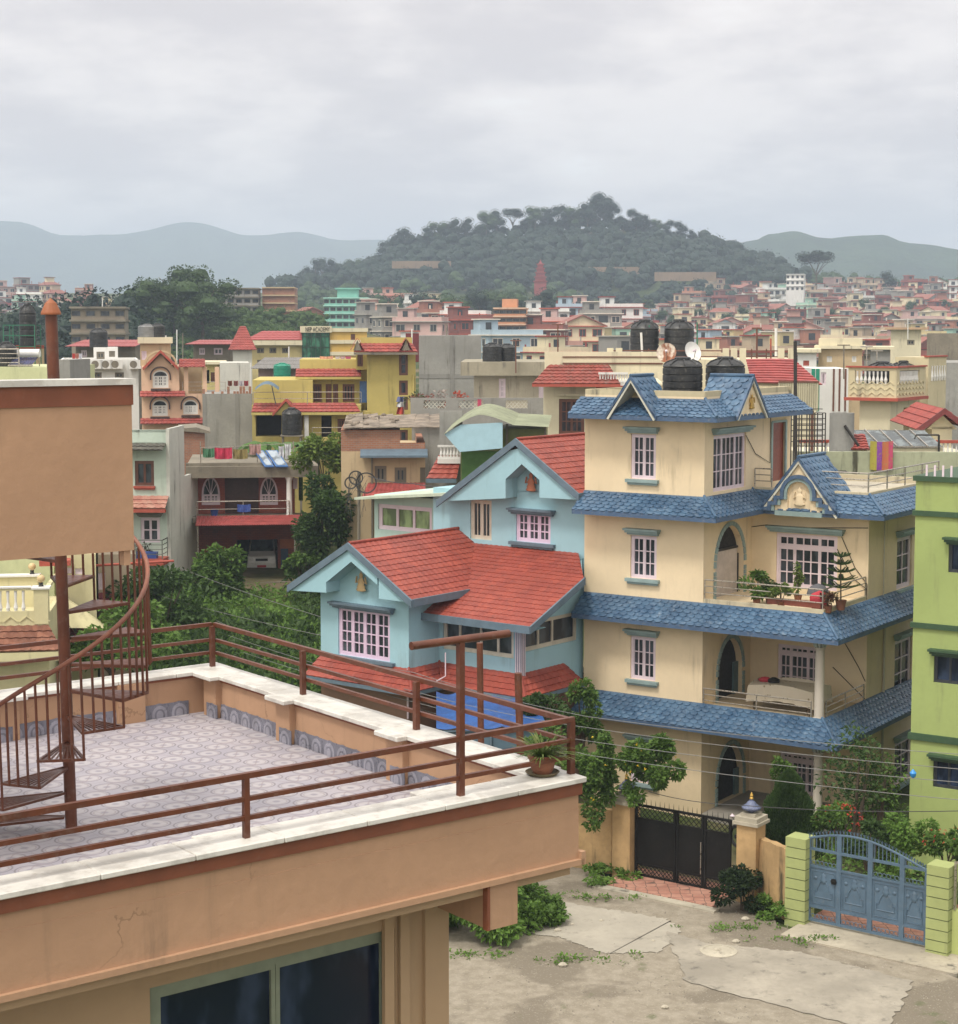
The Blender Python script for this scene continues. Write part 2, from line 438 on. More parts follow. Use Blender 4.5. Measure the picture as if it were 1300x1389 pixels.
# ---------------------------------------------------------------- leaves
def leaf(mb,p,d,w,up,rnd):
    """small bent leaf made of two quads; mb in world space"""
    s=d.cross(up)
    if s.length<1e-4: s=d.cross(Vector((1,0,0)))
    s.normalize(); L=d.length; n=s.cross(d).normalized()*(L*.18)
    b=len(mb.v)
    q=p+d*.5+n
    mb.v+= [tuple(p),tuple(q+s*w*.5),tuple(p+d),tuple(q-s*w*.5)]
    mb.f.append((b,b+1,b+2,b+3)); mb.m.append(mb.cur)
def core(mb,c,r,rng,rz=.85):
    b=len(mb.v); n,m=8,5; j=[[rng.uniform(.78,1.12) for _ in range(n)] for _ in range(m+1)]
    for i in range(m+1):
        th=pi*i/m
        for k in range(n):
            a=2*pi*k/n; q=j[i][k]; mb.v.append((c[0]+r*q*math.sin(th)*math.cos(a),c[1]+r*q*math.sin(th)*math.sin(a),c[2]+r*rz*q*math.cos(th)))
    for i in range(m):
        for k in range(n): mb.f.append((b+i*n+k,b+i*n+(k+1)%n,b+(i+1)*n+(k+1)%n,b+(i+1)*n+k)); mb.m.append(mb.cur)
def leaf_cloud(mb,c,rad,n,size,rng=None,hollow=.55,clumps=0,elong=1.6,droop=.2,ground=None):
    rng=rng or random
    c=Vector(c); cl=[]
    for i in range(clumps):
        a=rng.uniform(0,2*pi); z=rng.uniform(-.75,.95); r=math.sqrt(1-z*z)*rng.uniform(.55,.95)
        cl.append((Vector((math.cos(a)*r*rad[0],math.sin(a)*r*rad[1],z*rad[2]*.85)),rng.uniform(.22,.42)))
    for i in range(n):
        while True:
            v=Vector((rng.uniform(-1,1),rng.uniform(-1,1),rng.uniform(-1,1)))
            if .05<v.length<=1: break
        l=v.length; v=v/l*(hollow+(1-hollow)*l)
        if cl:
            o,s=rng.choice(cl); p=c+o+Vector((v.x*rad[0],v.y*rad[1],v.z*rad[2]))*s
        else: p=c+Vector((v.x*rad[0],v.y*rad[1],v.z*rad[2]))
        if ground is not None and p.z<ground: p.z=ground+rng.uniform(0,.1)
        d=Vector((v.x,v.y,v.z*.6-droop))+Vector((rng.gauss(0,.6),rng.gauss(0,.6),rng.gauss(0,.5)))
        d=d.normalized()*size*elong*rng.uniform(.6,1.3)
        up=Vector((rng.gauss(0,.5),rng.gauss(0,.5),1))
        leaf(mb,p,d,size*rng.uniform(.7,1.2),up,rng)
# ---------------------------------------------------------------- camera, world, light
cam=bpy.data.cameras.new('camera'); co=bpy.data.objects.new('camera',cam); COL.objects.link(co); S.camera=co
co.location=(0,0,H); co.rotation_euler=(pi/2-PITCH,0,0)
cam.sensor_fit='HORIZONTAL'; cam.sensor_width=36; cam.lens=36*FPX/1300; cam.shift_y=-44.5/1300; cam.clip_start=.1; cam.clip_end=30000
S.view_settings.view_transform='Standard'; S.view_settings.look='None'; S.view_settings.gamma=1; S.view_settings.exposure=EXPO
S.view_settings.use_curve_mapping=False
W=bpy.data.worlds.new("World"); S.world=W; W.use_nodes=True
t=W.node_tree; bg=t.nodes['Background']; bg.inputs['Strength'].default_value=.1
g=t.nodes.new('ShaderNodeTexCoord').outputs['Generated']
sky=t.nodes.new('ShaderNodeTexSky'); sky.sky_type='NISHITA'; sky.sun_disc=False
SUN_EL=R(60); SUN_AZ=R(214)   # azimuth clockwise from +Y (north): behind the camera, a little to the left
sky.sun_elevation=SUN_EL; sky.sun_rotation=SUN_AZ; sky.dust_density=4; sky.air_density=1.5
sp=t.nodes.new('ShaderNodeSeparateXYZ'); t.links.new(g,sp.inputs[0])
# cloud deck: project the direction on a plane overhead so that clouds flatten towards the horizon
def M(op,a,b=None,c=None):
    n=t.nodes.new('ShaderNodeMath'); n.operation=op
    for i,x in enumerate((a,b,c)):
        if x is None: continue
        if isinstance(x,(int,float)): n.inputs[i].default_value=x
        else: t.links.new(x,n.inputs[i])
    return n.outputs[0]
zz=M('ADD',M('MAXIMUM',sp.outputs[2],0.0),.26)
cx=M('DIVIDE',sp.outputs[0],zz); cy=M('DIVIDE',sp.outputs[1],zz)
cb=t.nodes.new('ShaderNodeCombineXYZ'); t.links.new(cx,cb.inputs[0]); t.links.new(cy,cb.inputs[1]); cb.inputs[2].default_value=3.7
n1=noise(t,1.9,cb.outputs[0],7,rough=.5); n2=noise(t,5.0,cb.outputs[0],7,rough=.55)
wf=t.nodes.new('ShaderNodeTexNoise')
cm=M('ADD',M('MULTIPLY',n1,.65),M('MULTIPLY',n2,.35))
cl=ramp(t,cm,.42,.60)
cloud=mixc(t,cl,(8.3,7.6,7.5),(11.2,10.3,9.8))
# lit tops
hi=ramp(t,n2,.60,.74)
cloud=mixc(t,M('MULTIPLY',hi,ramp(t,n1,.5,.6,0,.8)),cloud,(12.2,11.7,11.2))
# horizon veil and brighter zenith
up=ramp(t,sp.outputs[2],.22,.95)
cloud=mixc(t,up,cloud,(17.0,16.4,15.8))
veil=ramp(t,sp.outputs[2],-.02,.085,1,0)
cloud=mixc(t,M('MULTIPLY',veil,.8),cloud,(7.4,7.0,7.0))
# the cloud is thinner round the sun, behind the camera
nd=t.nodes.new('ShaderNodeVectorMath'); nd.operation='DOT_PRODUCT'; t.links.new(g,nd.inputs[0])
sd=Vector((math.sin(SUN_AZ)*math.cos(SUN_EL),math.cos(SUN_AZ)*math.cos(SUN_EL),math.sin(SUN_EL))); nd.inputs[1].default_value=sd
cloud=mixc(t,ramp(t,nd.outputs['Value'],.2,1.0),cloud,(22.0,20.8,19.0))
fin=mixc(t,.97,sky.outputs[0],cloud)
t.links.new(fin,bg.inputs['Color'])
sl=bpy.data.lights.new('sun','SUN'); sl.energy=2.6; sl.angle=R(11); sl.color=(1,.95,.87)
so=bpy.data.objects.new('sun',sl); COL.objects.link(so); so.rotation_euler=sd.to_track_quat('Z','Y').to_euler()
S.cycles.volume_bounces=1; S.cycles.max_bounces=6; S.cycles.diffuse_bounces=3; S.cycles.glossy_bounces=2; S.cycles.transmission_bounces=3
S.cycles.transparent_max_bounces=8
try:
    S.cycles.use_denoising=True
    S.cycles.volume_step_rate=4
except Exception: pass
# ---------------------------------------------------------------- terrain
_prof=[(-80,-.6),(20,-.1),(40,-.02),(47,.0),(58,.5),(70,1.2),(86,2.9),(100,3.6),(130,4.6),(200,6.5),(300,7.5),(400,8.3),(520,12),(610,17),(700,23),(785,29.5),(900,34),(1300,36),(2200,26),(4600,14)]
def prof(Y):
    for (a,za),(b,zb) in zip(_prof,_prof[1:]):
        if Y<=b:
            k=(Y-a)/(b-a); k=max(0,k); return za+(zb-za)*k
    return _prof[-1][1]
def gz(x,Y):
    z=prof(Y)
    if Y>150:
        # mound with the grass bank on the left, wooded knoll left of it
        z+=8.5*math.exp(-((x+40)/36)**2-((Y-335)/36)**2)
        z+=4.5*math.exp(-((x+56)/22)**2-((Y-300)/30)**2)
        z+=-9*math.exp(-((x+135)/60)**2-((Y-380)/130)**2)
        # the big hill
        z+=33*math.exp(-((x-60)/75)**2-((Y-900)/85)**2)+11*math.exp(-((x+17)/38)**2-((Y-890)/70)**2)
    return z
mb=MB()
ys=[-80,-40,0,20,30]+[36+2*i for i in range(42)]+[122+8*i for i in range(30)]+[366+18*i for i in range(50)]+[1300,1500,1900,2600,4600]
NX=90
rows=[]
for Y in ys:
    hw=max(60,abs(Y)*.55+60)
    for i in range(NX+1):
        x=-hw+2*hw*i/NX
        zz_=gz(x,Y)+ (0 if Y<70 else .15*math.sin(x*.9+Y*.6)*min(1,(Y-70)/30))
        mb.v.append((x,Y,zz_))
for j in range(len(ys)-1):
    for i in range(NX):
        a=j*(NX+1)+i; mb.f.append((a,a+1,a+NX+2,a+NX+1)); mb.m.append(0)
def groundmat():
    m,t,b=nt('ground_soil_grass')
    g=t.nodes.new('ShaderNodeTexCoord').outputs['Object']
    n=noise(t,.12,g,5); n2=noise(t,1.4,g,6); n3=noise(t,9,g,5)
    c=mixc(t,ramp(t,n2,.35,.65),(.030,.048,.014),(.065,.085,.026))
    c=mixc(t,ramp(t,n3,.4,.7,0,.6),c,(.04,.06,.02))
    c=mixc(t,ramp(t,n,.5,.68),c,(.17,.13,.085))
    t.links.new(c,b.inputs['Base Color']); b.inputs['Roughness'].default_value=1; b.inputs['Specular IOR Level'].default_value=.1
    bump(t,b,n3,.6,.06); return m
go=mb.build('ground',groundmat(),smooth=True); tag(go,kind='structure')
# distant ranges
def ridge(name,pts,Y,depth,base,col,seed,amp=1.0,rock=0,spec=None):
    """pts: [(px,py)] skyline read at distance Y -> a solid ridge with slopes on both sides"""
    rng=random.Random(seed); mb=MB(); n=170
    xs=[p[0] for p in pts]
    tops=[]
    for i in range(n+1):
        px=xs[0]+(xs[-1]-xs[0])*i/n
        for (a,ya),(b,yb) in zip(pts,pts[1:]):
            if a<=px<=b: py=ya+(yb-ya)*(.5-.5*math.cos(pi*(px-a)/(b-a))); break
        p=atY(px,py,Y); tops.append((p[0],p[2]))
    def nz(x,y):
        v=0
        for k in range(4):
            f=2**k/(Y*.04); v+=math.sin(x*f+seed*1.7+k*2.1+1.3*math.sin(y*f*.8+k))*math.cos(y*f*1.1+k+seed)/2**k
        return v
    nr=22
    for j in range(nr+1):
        q=j/nr; yy=Y-depth+2*depth*q; prf=math.cos((q-.5)*pi)**1.0
        for (x,z) in tops:
            s=1+(yy-Y)/Y*.25
            zz=base+(z-base)*prf+nz(x,yy)*amp*(1 if 0<j<nr else 0)*math.sin(pi*q)
            if j==nr//2: zz=z+nz(x*3,yy)*amp*.12
            mb.v.append((x*s,yy,zz))
    for j in range(nr):
        for i in range(n):
            a=j*(n+1)+i; mb.f.append((a,a+1,a+n+2,a+n+1)); mb.m.append(0)
    m,t,b=nt(name+'_forest')
    g=t.nodes.new('ShaderNodeTexCoord').outputs['Object']
    n1=noise(t,.012*(3000/Y),g,7,rough=.65); n2=noise(t,.09*(3000/Y),g,5,rough=.7)
    c=mixc(t,ramp(t,n1,.35,.65),tuple(x*.75 for x in col),tuple(x*1.35 for x in col))
    c=mixc(t,ramp(t,n2,.45,.7,0,.6),c,tuple(x*.5 for x in col))
    t.links.new(c,b.inputs['Base Color']); b.inputs['Roughness'].default_value=1; b.inputs['Specular IOR Level'].default_value=0
    bump(t,b,n2,.8,6)
    o=mb.build(name,m,smooth=True); tag(o,kind='structure'); return o
ridge('mountain_range',[(-500,330),(-200,300),(-60,296),(20,300),(90,320),(170,322),(270,306),(340,320),(400,314),(470,326),(560,326),(700,332),(900,345),(1250,350),(1800,360)],4000,450,10,(.045,.06,.035),3,amp=14)
ridge('hills',[(700,395),(850,372),(960,345),(1020,330),(1040,322),(1072,318),(1110,327),(1150,326),(1185,327),(1215,335),(1252,337),(1300,338),(1360,330),(1500,340),(1900,360)],2050,300,22,(.035,.055,.022),5,amp=7)
# haze: one closed box of even air round everything
mb=MB(); mb.box(-5200,5200,-150,4700,-3.0,HAZE_TOP)
m=bpy.data.materials.new('haze_air'); m.use_nodes=True; t=m.node_tree; t.nodes.clear()
vo=t.nodes.new('ShaderNodeVolumePrincipled'); vo.inputs['Color'].default_value=HAZE_COL; vo.inputs['Density'].default_value=HAZE_D; vo.inputs['Anisotropy'].default_value=0.0
ou=t.nodes.new('ShaderNodeOutputMaterial'); t.links.new(vo.outputs[0],ou.inputs['Volume'])
hz=mb.build('haze',m); tag(hz,kind='stuff')
try: m.cycles.homogeneous_volume=True
except Exception: pass
# ---------------------------------------------------------------- shared materials
GLASS=glass('window_glass')
GLASSB=glass('window_glass_blue',(.008,.014,.03))
M_peach=plaster('peach_render',(.42,.255,.156),dirt=.32,var=.08,fine=.45,dark=(.17,.12,.08))
cracks(M_peach,(.16,.10,.06),.45,.45)
M_peach2=plaster('peach_render_smooth',(.42,.29,.175),dirt=.1,var=.06,fine=.2)
M_brownband=paint('brown_band_paint',(.20,.062,.028),rough=.6,dust=.1)
M_rail=paint('brown_rail_paint',(.105,.030,.012),rough=.42,dust=.18,var=.2)
def marble():
    m,t,b=nt('white_marble'); g=t.nodes.new('ShaderNodeTexCoord').outputs['Object']
    n=noise(t,1.6,g,8,rough=.65); n2=noise(t,6,g,6,rough=.7)
    c=mixc(t,ramp(t,n,.45,.58),(.62,.60,.55),(.46,.44,.40)); c=mixc(t,ramp(t,n2,.5,.8,0,.7),c,(.33,.28,.22))
    t.links.new(c,b.inputs['Base Color']); b.inputs['Roughness'].default_value=.4; return m
M_marble=marble()
def ringtile():
    """terrace tile: staggered ringed medallions joined by a winding line"""
    m,t,b=nt('ring_pattern_tile'); g=t.nodes.new('ShaderNodeTexCoord').outputs['Object']
    def M(op,a,b_=None):
        n=t.nodes.new('ShaderNodeMath'); n.operation=op
        for i,x in enumerate((a,b_)):
            if x is None: continue
            if isinstance(x,(int,float)): n.inputs[i].default_value=x
            else: t.links.new(x,n.inputs[i])
        return n.outputs[0]
    mp=t.nodes.new('ShaderNodeMapping'); mp.inputs['Rotation'].default_value=(0,0,R(-37.2)); t.links.new(g,mp.inputs['Vector'])
    s=t.nodes.new('ShaderNodeSeparateXYZ'); t.links.new(mp.outputs[0],s.inputs[0])
    x=M('DIVIDE',s.outputs[0],.50); y=M('DIVIDE',s.outputs[1],.50)
    def cell(ox,oy):
        fx=M('SUBTRACT',M('FRACT',M('ADD',x,ox)),.5); fy=M('SUBTRACT',M('FRACT',M('ADD',y,oy)),.5)
        fx=M('MULTIPLY',fx,.50); fy=M('MULTIPLY',fy,.50)
        return M('SQRT',M('ADD',M('MULTIPLY',fx,fx),M('MULTIPLY',fy,fy)))
    d1=cell(0,0); d2=cell(.5,.5); d=M('MINIMUM',d1,d2)
    def ring(dd,r,w): return ramp(t,M('ABSOLUTE',M('SUBTRACT',dd,r)),w*.4,w,1,0)
    n=noise(t,1.2,g,5); n2=noise(t,20,g,4)
    base=mixc(t,ramp(t,n,.35,.65),(.37,.345,.375),(.30,.285,.325))
    c=mixc(t,ramp(t,d,.115,.135,.45,0),base,(.46,.43,.43))
    c=mixc(t,M('MULTIPLY',ring(d,.152,.014),.85),c,(.19,.17,.185))
    c=mixc(t,M('MULTIPLY',ring(d,.118,.010),.7),c,(.27,.235,.24))
    c=mixc(t,ramp(t,d,.025,.06,.7,0),c,(.21,.20,.24))
    wv=M('ABSOLUTE',M('SUBTRACT',M('FRACT',M('ADD',y,M('MULTIPLY',M('SINE',M('MULTIPLY',x,6.2832)),.25))),.5))
    c=mixc(t,ramp(t,wv,.022,.04,.5,0),c,(.24,.19,.20))
    # joints
    jx=M('ABSOLUTE',M('SUBTRACT',M('FRACT',M('DIVIDE',s.outputs[0],.40)),.5)); jy=M('ABSOLUTE',M('SUBTRACT',M('FRACT',M('DIVIDE',s.outputs[1],.40)),.5))
    j=M('MAXIMUM',jx,jy); c=mixc(t,ramp(t,j,.487,.495,0,.5),c,(.22,.19,.18))
    c=mixc(t,ramp(t,n2,.5,.8,0,.25),c,(.2,.17,.15))
    t.links.new(c,b.inputs['Base Color']); b.inputs['Roughness'].default_value=.5; b.inputs['Specular IOR Level'].default_value=.35
    return m
M_ring=ringtile()
M_skirt1=paint('skirting_tile_blue',(.155,.155,.19),rough=.3,var=.25)
M_skirt2=paint('skirting_tile_pale',(.26,.255,.30),rough=.3,var=.2)
# ---------------------------------------------------------------- own building
T=Fr(1.112,18.476,-37.2)
ZC=9.80; ZF=9.20; DV=8.1
tb=thing('terrace_building','peach rendered building with a marble-edged tiled roof terrace and brown handrails','building',T.w(-3,3,0))
bu=T  # frame
PT=.26
# parapets (one wall mesh), open L to the left beyond the frame
mb=MB(T); UL=-13
mb.box(UL,-.10,.10,.10+PT,8.86,ZC-.06)
mb.box(-.10-PT,-.10,.10+PT,DV-.1,8.86,ZC-.06)
mb.box(UL,-.10-PT,DV-.1-PT,DV-.1,8.86,ZC-.06)
# inner pilasters
for v in (2.9,5.45,7.4): mb.box(-.10-PT-.09,-.10-PT+.02,v-.17,v+.17,ZF,ZC-.062)
for u in (-3.3,-6.3,-1.5): mb.box(u-.2,u+.2,DV-.1-PT-.09,DV-.1-PT+.02,ZF,ZC-.062)
mb.box(-1.75,-1.35,.10+PT-.02,.10+PT+.10,ZF,ZC-.062)
mb.build('parapet',M_peach,tb)
# outer fascia with the flared foot at the corner
mb=MB(T)
mb.box(UL,-.04,.03,.098,8.84,ZC-.36); mb.box(-.098,-.04,.10,DV-.05,8.84,ZC-.36)
mb.box(UL,-.0,-.02,.03,8.84,8.90); mb.box(-.04,.02,-.02,DV-.05,8.84,8.98)
mb.box(UL,-.04,.036,.098,ZC-.36,ZC-.20)
mb.build('fascia',M_peach,tb)
mb=MB(T)
mb.box(UL,-.015,.0,.099,ZC-.20,ZC-.062); mb.box(-.099,-.015,.10,DV-.03,ZC-.20,ZC-.062); mb.box(UL,-.1,DV-.1,DV-.03,ZC-.2,ZC-.062)
mb.box(-.10-PT-.015,-.10-PT,.10+PT,DV-.1-PT,ZC-.10,ZC-.062); mb.box(UL,-.10-PT,DV-.1-PT-.015,DV-.1-PT,ZC-.10,ZC-.062)
mb.build('brown_band',M_brownband,tb)
# marble coping with slabs widened at the posts
mb=MB(T)
def coping(a0,a1,face,w0,w1):
    k=max(1,round((a1-a0)/.9))
    for i in range(k):
        x0=a0+(a1-a0)*i/k+.003; x1=a0+(a1-a0)*(i+1)/k-.003; dz=random.uniform(-.003,.003)
        if face=='f': mb.box(x0,x1,w0,w1,ZC-.06,ZC+dz-.004)
        else: mb.box(w0,w1,x0,x1,ZC-.06,ZC+dz-.004)
coping(UL,.0,'f',-.06,.43); coping(.434,DV-.44,'r',-.43,.06); coping(UL,.06,'f',DV-.43,DV+.02)
for v in (2.9,5.45,7.4): mb.box(-.58,-.428,v-.24,v+.24,ZC-.06,ZC-.003)
for u in (-3.3,-6.3): mb.box(u-.27,u+.27,DV-.58,DV-.428,ZC-.06,ZC-.003)
mb.box(-1.85,-1.25,.428,.58,ZC-.06,ZC-.003); mb.box(-4.4,-3.8,.428,.5,ZC-.06,ZC-.003)
o=mb.build('coping',M_marble,tb); bv=o.modifiers.new('bevel','BEVEL'); bv.width=.008; bv.segments=1
mb=MB(T); mb.box(UL,-.36,.36,DV-.36,8.86,ZF); mb.build('terrace_floor',M_ring,tb)
# scalloped skirting tiles along the foot of the inner walls
def skirting(face,a0,a1,c,sg):
    mb=MB(T); mb2=MB(T); n=max(1,int((a1-a0)/.30)); 
    for i in range(n):
        x=a0+.30*(i+.5); fm=(lambda a,z,d:(a,c+sg*d,z)) if face=='f' else (lambda a,z,d:(c+sg*d,a,z))
        for r,d,m_ in ((.145,.012,mb),(.115,.016,mb2),(.075,.020,mb),(.05,.024,mb2)):
            pts=[fm(x-r,ZF+.002,d)]+[fm(x-r*math.cos(pi*k/8),ZF+.05+(r*1.05)*math.sin(pi*k/8),d) for k in range(9)]+[fm(x+r,ZF+.002,d)]
            q=fm(0,0,-.011); o=fm(0,0,0); m_.prism(pts,(q[0]-o[0],q[1]-o[1],0))
        fbb=[fm(x-.15,ZF,.0),fm(x+.15,ZF+.20,.009)]; mb.box(fbb[0][0],fbb[1][0],fbb[0][1],fbb[1][1],fbb[0][2],fbb[1][2]-.01)
    mb.build('skirting_tile',M_skirt1,tb); mb2.build('skirting_ring',M_skirt2,tb)
skirting('f',-9,-.38,DV-.36,-1); skirting('r',.4,DV-.4,-.36,-1)
for v in (2.9,5.45,7.4): skirting('r',v-.22,v+.22,-.45,-1)
for u in (-3.3,-6.3): skirting('f',u-.2,u+.2,DV-.45,-1)
# posts and rails
for a in (-4.01,-6.9,-9.8): mb=MB(T); mb.box(a-.028,a+.028,.12,.176,ZC-.005,10.37); mb.build('rail_post',M_rail,tb)
for (u,v) in ((-.05,.15),(-.15,2.87),(-.15,5.43),(-.15,7.86),(-3.3,7.93),(-6.3,7.93),(-9.3,7.93)):
    mb=MB(T); mb.box(u-.032,u+.032,v-.032,v+.032,ZC-.005,10.37); mb.build('rail_post',M_rail,tb)
for k,z in enumerate((9.985,10.165,10.385)):
    h=.022 if k<2 else .027
    for (u0,u1,v0,v1) in ((UL,-.02,.148-h,.148+h),(-.15-h+.06,-.15+h+.06,.18,7.86),(UL,-.12,7.93-h,7.93+h)):
        mb=MB(T); 
        if k==2 and v0==.18: mb.box(-.09-h,-.09+h,.18,7.9,z-h,z+h)
        else: mb.box(u0,u1,v0,v1,z-h,z+h)
        mb.build('rail',M_rail,tb)
# storey below
wl=[hole(T,'f',1.0,462,536,1268,1420,mat=paint('grey_green_frame',(.22,.25,.18),rough=.5),glass=GLASSB,panels=[(1,1,1),(1,1,1)],fw=.09,sf=.05)]
# left window edge beyond what is seen: widen
wl[0]['a0']=-4.6
mb=MB(T); wall_face(mb,'f',1.0,UL,-1.09,5.2,8.88,wl); wall_face(mb,'r',-1.09,1.0,DV-.3,5.2,8.88,()); wall_face(mb,'b',DV-.3,UL,-1.09,-.5,8.88,())
mb.build('storey_wall',M_peach2,tb); window(tb,T,'f',1.0,wl[0])
mb=MB(T); wall_face(mb,'f',1.01,UL,-1.1,-.6,5.2,()); wall_face(mb,'r',-1.1,1.0,DV-.3,-.6,5.2,()); mb.build('lower_wall',M_peach2,tb)
mb=MB(T); mb.box(UL,-.1,.1,DV-.1,8.72,8.86); mb.box(UL,-.35,.0+.3,DV-.1,5.0,5.25); mb.build('floor_slab',M_peach2,tb)
# stepped plaster piers beside the window
mb=MB(T)
for i,(a,b_) in enumerate(((-1.72,-1.60),(-1.92,-1.80),(-1.40,-1.09))): mb.box(a,b_,.94,1.0,5.2,8.72)
mb.build('pilaster',M_peach2,tb)
# cantilevered bracket with a dark trim
mb=MB(T); mb.box(-1.235,-.87,.03,1.0,8.36,8.84); mb.build('bracket',M_peach,tb)
mb=MB(T); mb.box(-1.27,-1.237,.02,.10,8.36,8.84); mb.build('bracket_trim',M_brownband,tb)
# ---------------------------------------------------------------- upper block, left
ub=thing('stair_head_balcony','peach parapet block with white coping and brown band reached by the spiral stair','balcony',T.w(-6,2.2,12.3))
BV=2.0; BE=-4.20
mb=MB(T); mb.box(-12,BE,BV,BV+.14,12.33,13.78); mb.box(BE-.14,BE,BV+.14,BV+.5,12.5,13.78)
mb.build('parapet_wall',M_peach,ub)
mb=MB(T); mb.box(-12,BE+.012,BV-.014,BV+.16,13.78,13.98); mb.build('brown_band',M_brownband,ub)
mb=MB(T); mb.box(-12,BE+.03,BV-.05,BV+.36,13.98,14.04); mb.build('coping',M_marble,ub)
mb=MB(T); mb.box(-12,-5.6,BV+.14,6,12.45,12.62); mb.build('floor_slab',M_peach2,ub)
# stepped cable trim hanging under the right end
mb=MB(T); mb.box(BE-.10,BE-.03,BV+.02,BV+.12,12.18,12.33); mb.build('plaster_stub',M_peach,ub)
# ---------------------------------------------------------------- spiral staircase
sx,sy=-4.40,18.59; pu=((sx-T.x)*T.U[0]+(sy-T.y)*T.U[1]); pv=((sx-T.x)*T.V[0]+(sy-T.y)*T.V[1])
ss=thing('spiral_staircase','brown steel spiral staircase with open treads and a curved handrail on the terrace','staircase',(sx,sy,ZF))
mb=MB(); mb.tube([(sx+.03,sy,ZF),(sx-.08,sy,14.72)],.063,16); mb.build('pole',M_rail,ss,smooth=True)
mb=MB(); mb.lathe(sx-.08,sy,14.70,[(.105,-.02),(.105,.0),(.06,.10),(.0,.155)],16); mb.build('pole_cap',paint('rust_orange_paint',(.27,.085,.03),rough=.6),ss)
RT=.90; RISE=.275
def tang(k): return R(-170+29.5*k)
def rad(a,r,z,lean=True):
    cxx=sx+.03-.11*(z-ZF)/5.5
    return (cxx+r*math.cos(a),sy+r*math.sin(a),z)
for k in range(0,13):
    z=ZF+.0+RISE*k+.12; a=tang(k); ha=R(15)
    mb=MB()
    c0,c1=rad(a-ha,RT,z),rad(a+ha,RT,z); i0,i1=rad(a-ha*1.2,.075,z),rad(a+ha*1.2,.075,z)
    for p,q in ((i0,c0),(i1,c1),(c0,c1)):
        mb.tube([(p[0],p[1],p[2]),(q[0],q[1],q[2])],.019,4)
    if True:
        for s_ in range(1,8):
            f=s_/8; p=lerp3(i0,i1,f); q=lerp3(c0,c1,f)
            mb.tube([p,q],.011,4)
    if k>=5:   # plate on the upper treads
        mb.prism([(i0[0],i0[1],i0[2]+.012),(c0[0],c0[1],c0[2]+.012),(c1[0],c1[1],c1[2]+.012),(i1[0],i1[1],i1[2]+.012)],(0,0,.006))
    mb.build('tread',M_rail,ss)
    for f in (-1,-.5,0,.5):
        aa=a+ha*f*(.98); zz2=z+.93+RISE*f*.5
        if k==12: continue
        mb=MB(); zb=z if f>-1 else z-RISE
        p=rad(aa,RT,zb); q=rad(aa,RT,zz2); mb.tube([p,q],.014,6); mb.build('baluster',M_rail,ss)
mb=MB(); pth=[]
for i in range(0,85):
    kk=-.6+i*(12.6+.0)/84; z=ZF+.12+RISE*kk+.95; pth.append(rad(tang(kk),RT,z))
mb.tube(pth,.025,10); mb.build('handrail',paint('worn_rail_paint',(.19,.062,.032),rough=.38,var=.25,dust=.3),ss,smooth=True)
# ---------------------------------------------------------------- pipe T post on the parapet
tp=thing('clothesline_post','brown T-shaped pipe post standing on the near parapet of the terrace','post',T.w(-1.517,.15,ZC))
mb=MB(T); mb.box(-1.55,-1.485,.118,.182,ZC-.004,11.39); mb.build('upright',M_rail,tp)
mb=MB(T); mb.tube([(-2.125,.15,11.40),(-.90,.15,11.40)],.042,14); mb.build('crossbar',M_rail,tp,smooth=True)
# posts standing behind the terrace
mb=MB(); mb.tube([atY(651,872,43.2),atY(656,1268,43.2)],.085,8); tag(mb.build('rusty_post',M_rail,loc=atY(656,1268,43.2),smooth=True),'dark rusty post rising behind the terrace rail in front of the blue tarpaulin','post')
mb=MB(); mb.tube([atY(703,913,43.6),atY(713,1252,43.6)],.10,8); tag(mb.build('rusty_pipe_post',M_rail,loc=atY(713,1252,43.6),smooth=True),'tall brown pipe post in the grass whose top reaches the corner of the blue house','post')
# ---------------------------------------------------------------- potted plant on the corner
pc=T.w(-.32,.30,ZC); 
pp=thing('potted_plant','terracotta pot with arching grassy leaves on the marble corner of the terrace','potted plant',pc)
M_terra=paint('terracotta',(.22,.085,.045),rough=.75,var=.2)
mb=MB(); mb.lathe(pc[0],pc[1],pc[2],[(.15,0),(.185,.035),(.175,.04),(.14,.02)],24); mb.build('saucer',paint('mossy_saucer',(.09,.07,.035),rough=.8),pp,smooth=True)
mb=MB(); mb.lathe(pc[0],pc[1],pc[2]+.02,[(.10,0),(.12,.04),(.145,.15),(.16,.16),(.16,.20),(.14,.20),(.12,.16),(.0,.15)],24); mb.build('pot',M_terra,pp,smooth=True)
M_grassleaf=leafmat('strap_leaf',(.06,.12,.02),(.13,.20,.05),(.28,.30,.12))
mb=MB(); rg=random.Random(4)
for i in range(150):
    a=rg.uniform(0,2*pi); L=rg.uniform(.26,.52); up_=rg.uniform(.5,1.3); pts=[]
    for k in range(6):
        q=k/5; rr=.03+L*q*math.cos(up_)*(1)+.05*q; zz2=.18+L*math.sin(up_)*q-.32*L*q*q*1.4
        pts.append(Vector((pc[0]+rr*math.cos(a),pc[1]+rr*math.sin(a),pc[2]+zz2)))
    sd2=Vector((-math.sin(a),math.cos(a),0)); b0=len(mb.v)
    for k,p in enumerate(pts):
        w=.009*(1-(k/5)**2)+.0015; mb.v+=[tuple(p-sd2*w),tuple(p+sd2*w)]
    for k in range(5): mb.f.append((b0+2*k,b0+2*k+1,b0+2*k+3,b0+2*k+2)); mb.m.append(0)
mb.build('leaves',M_grassleaf,pp)
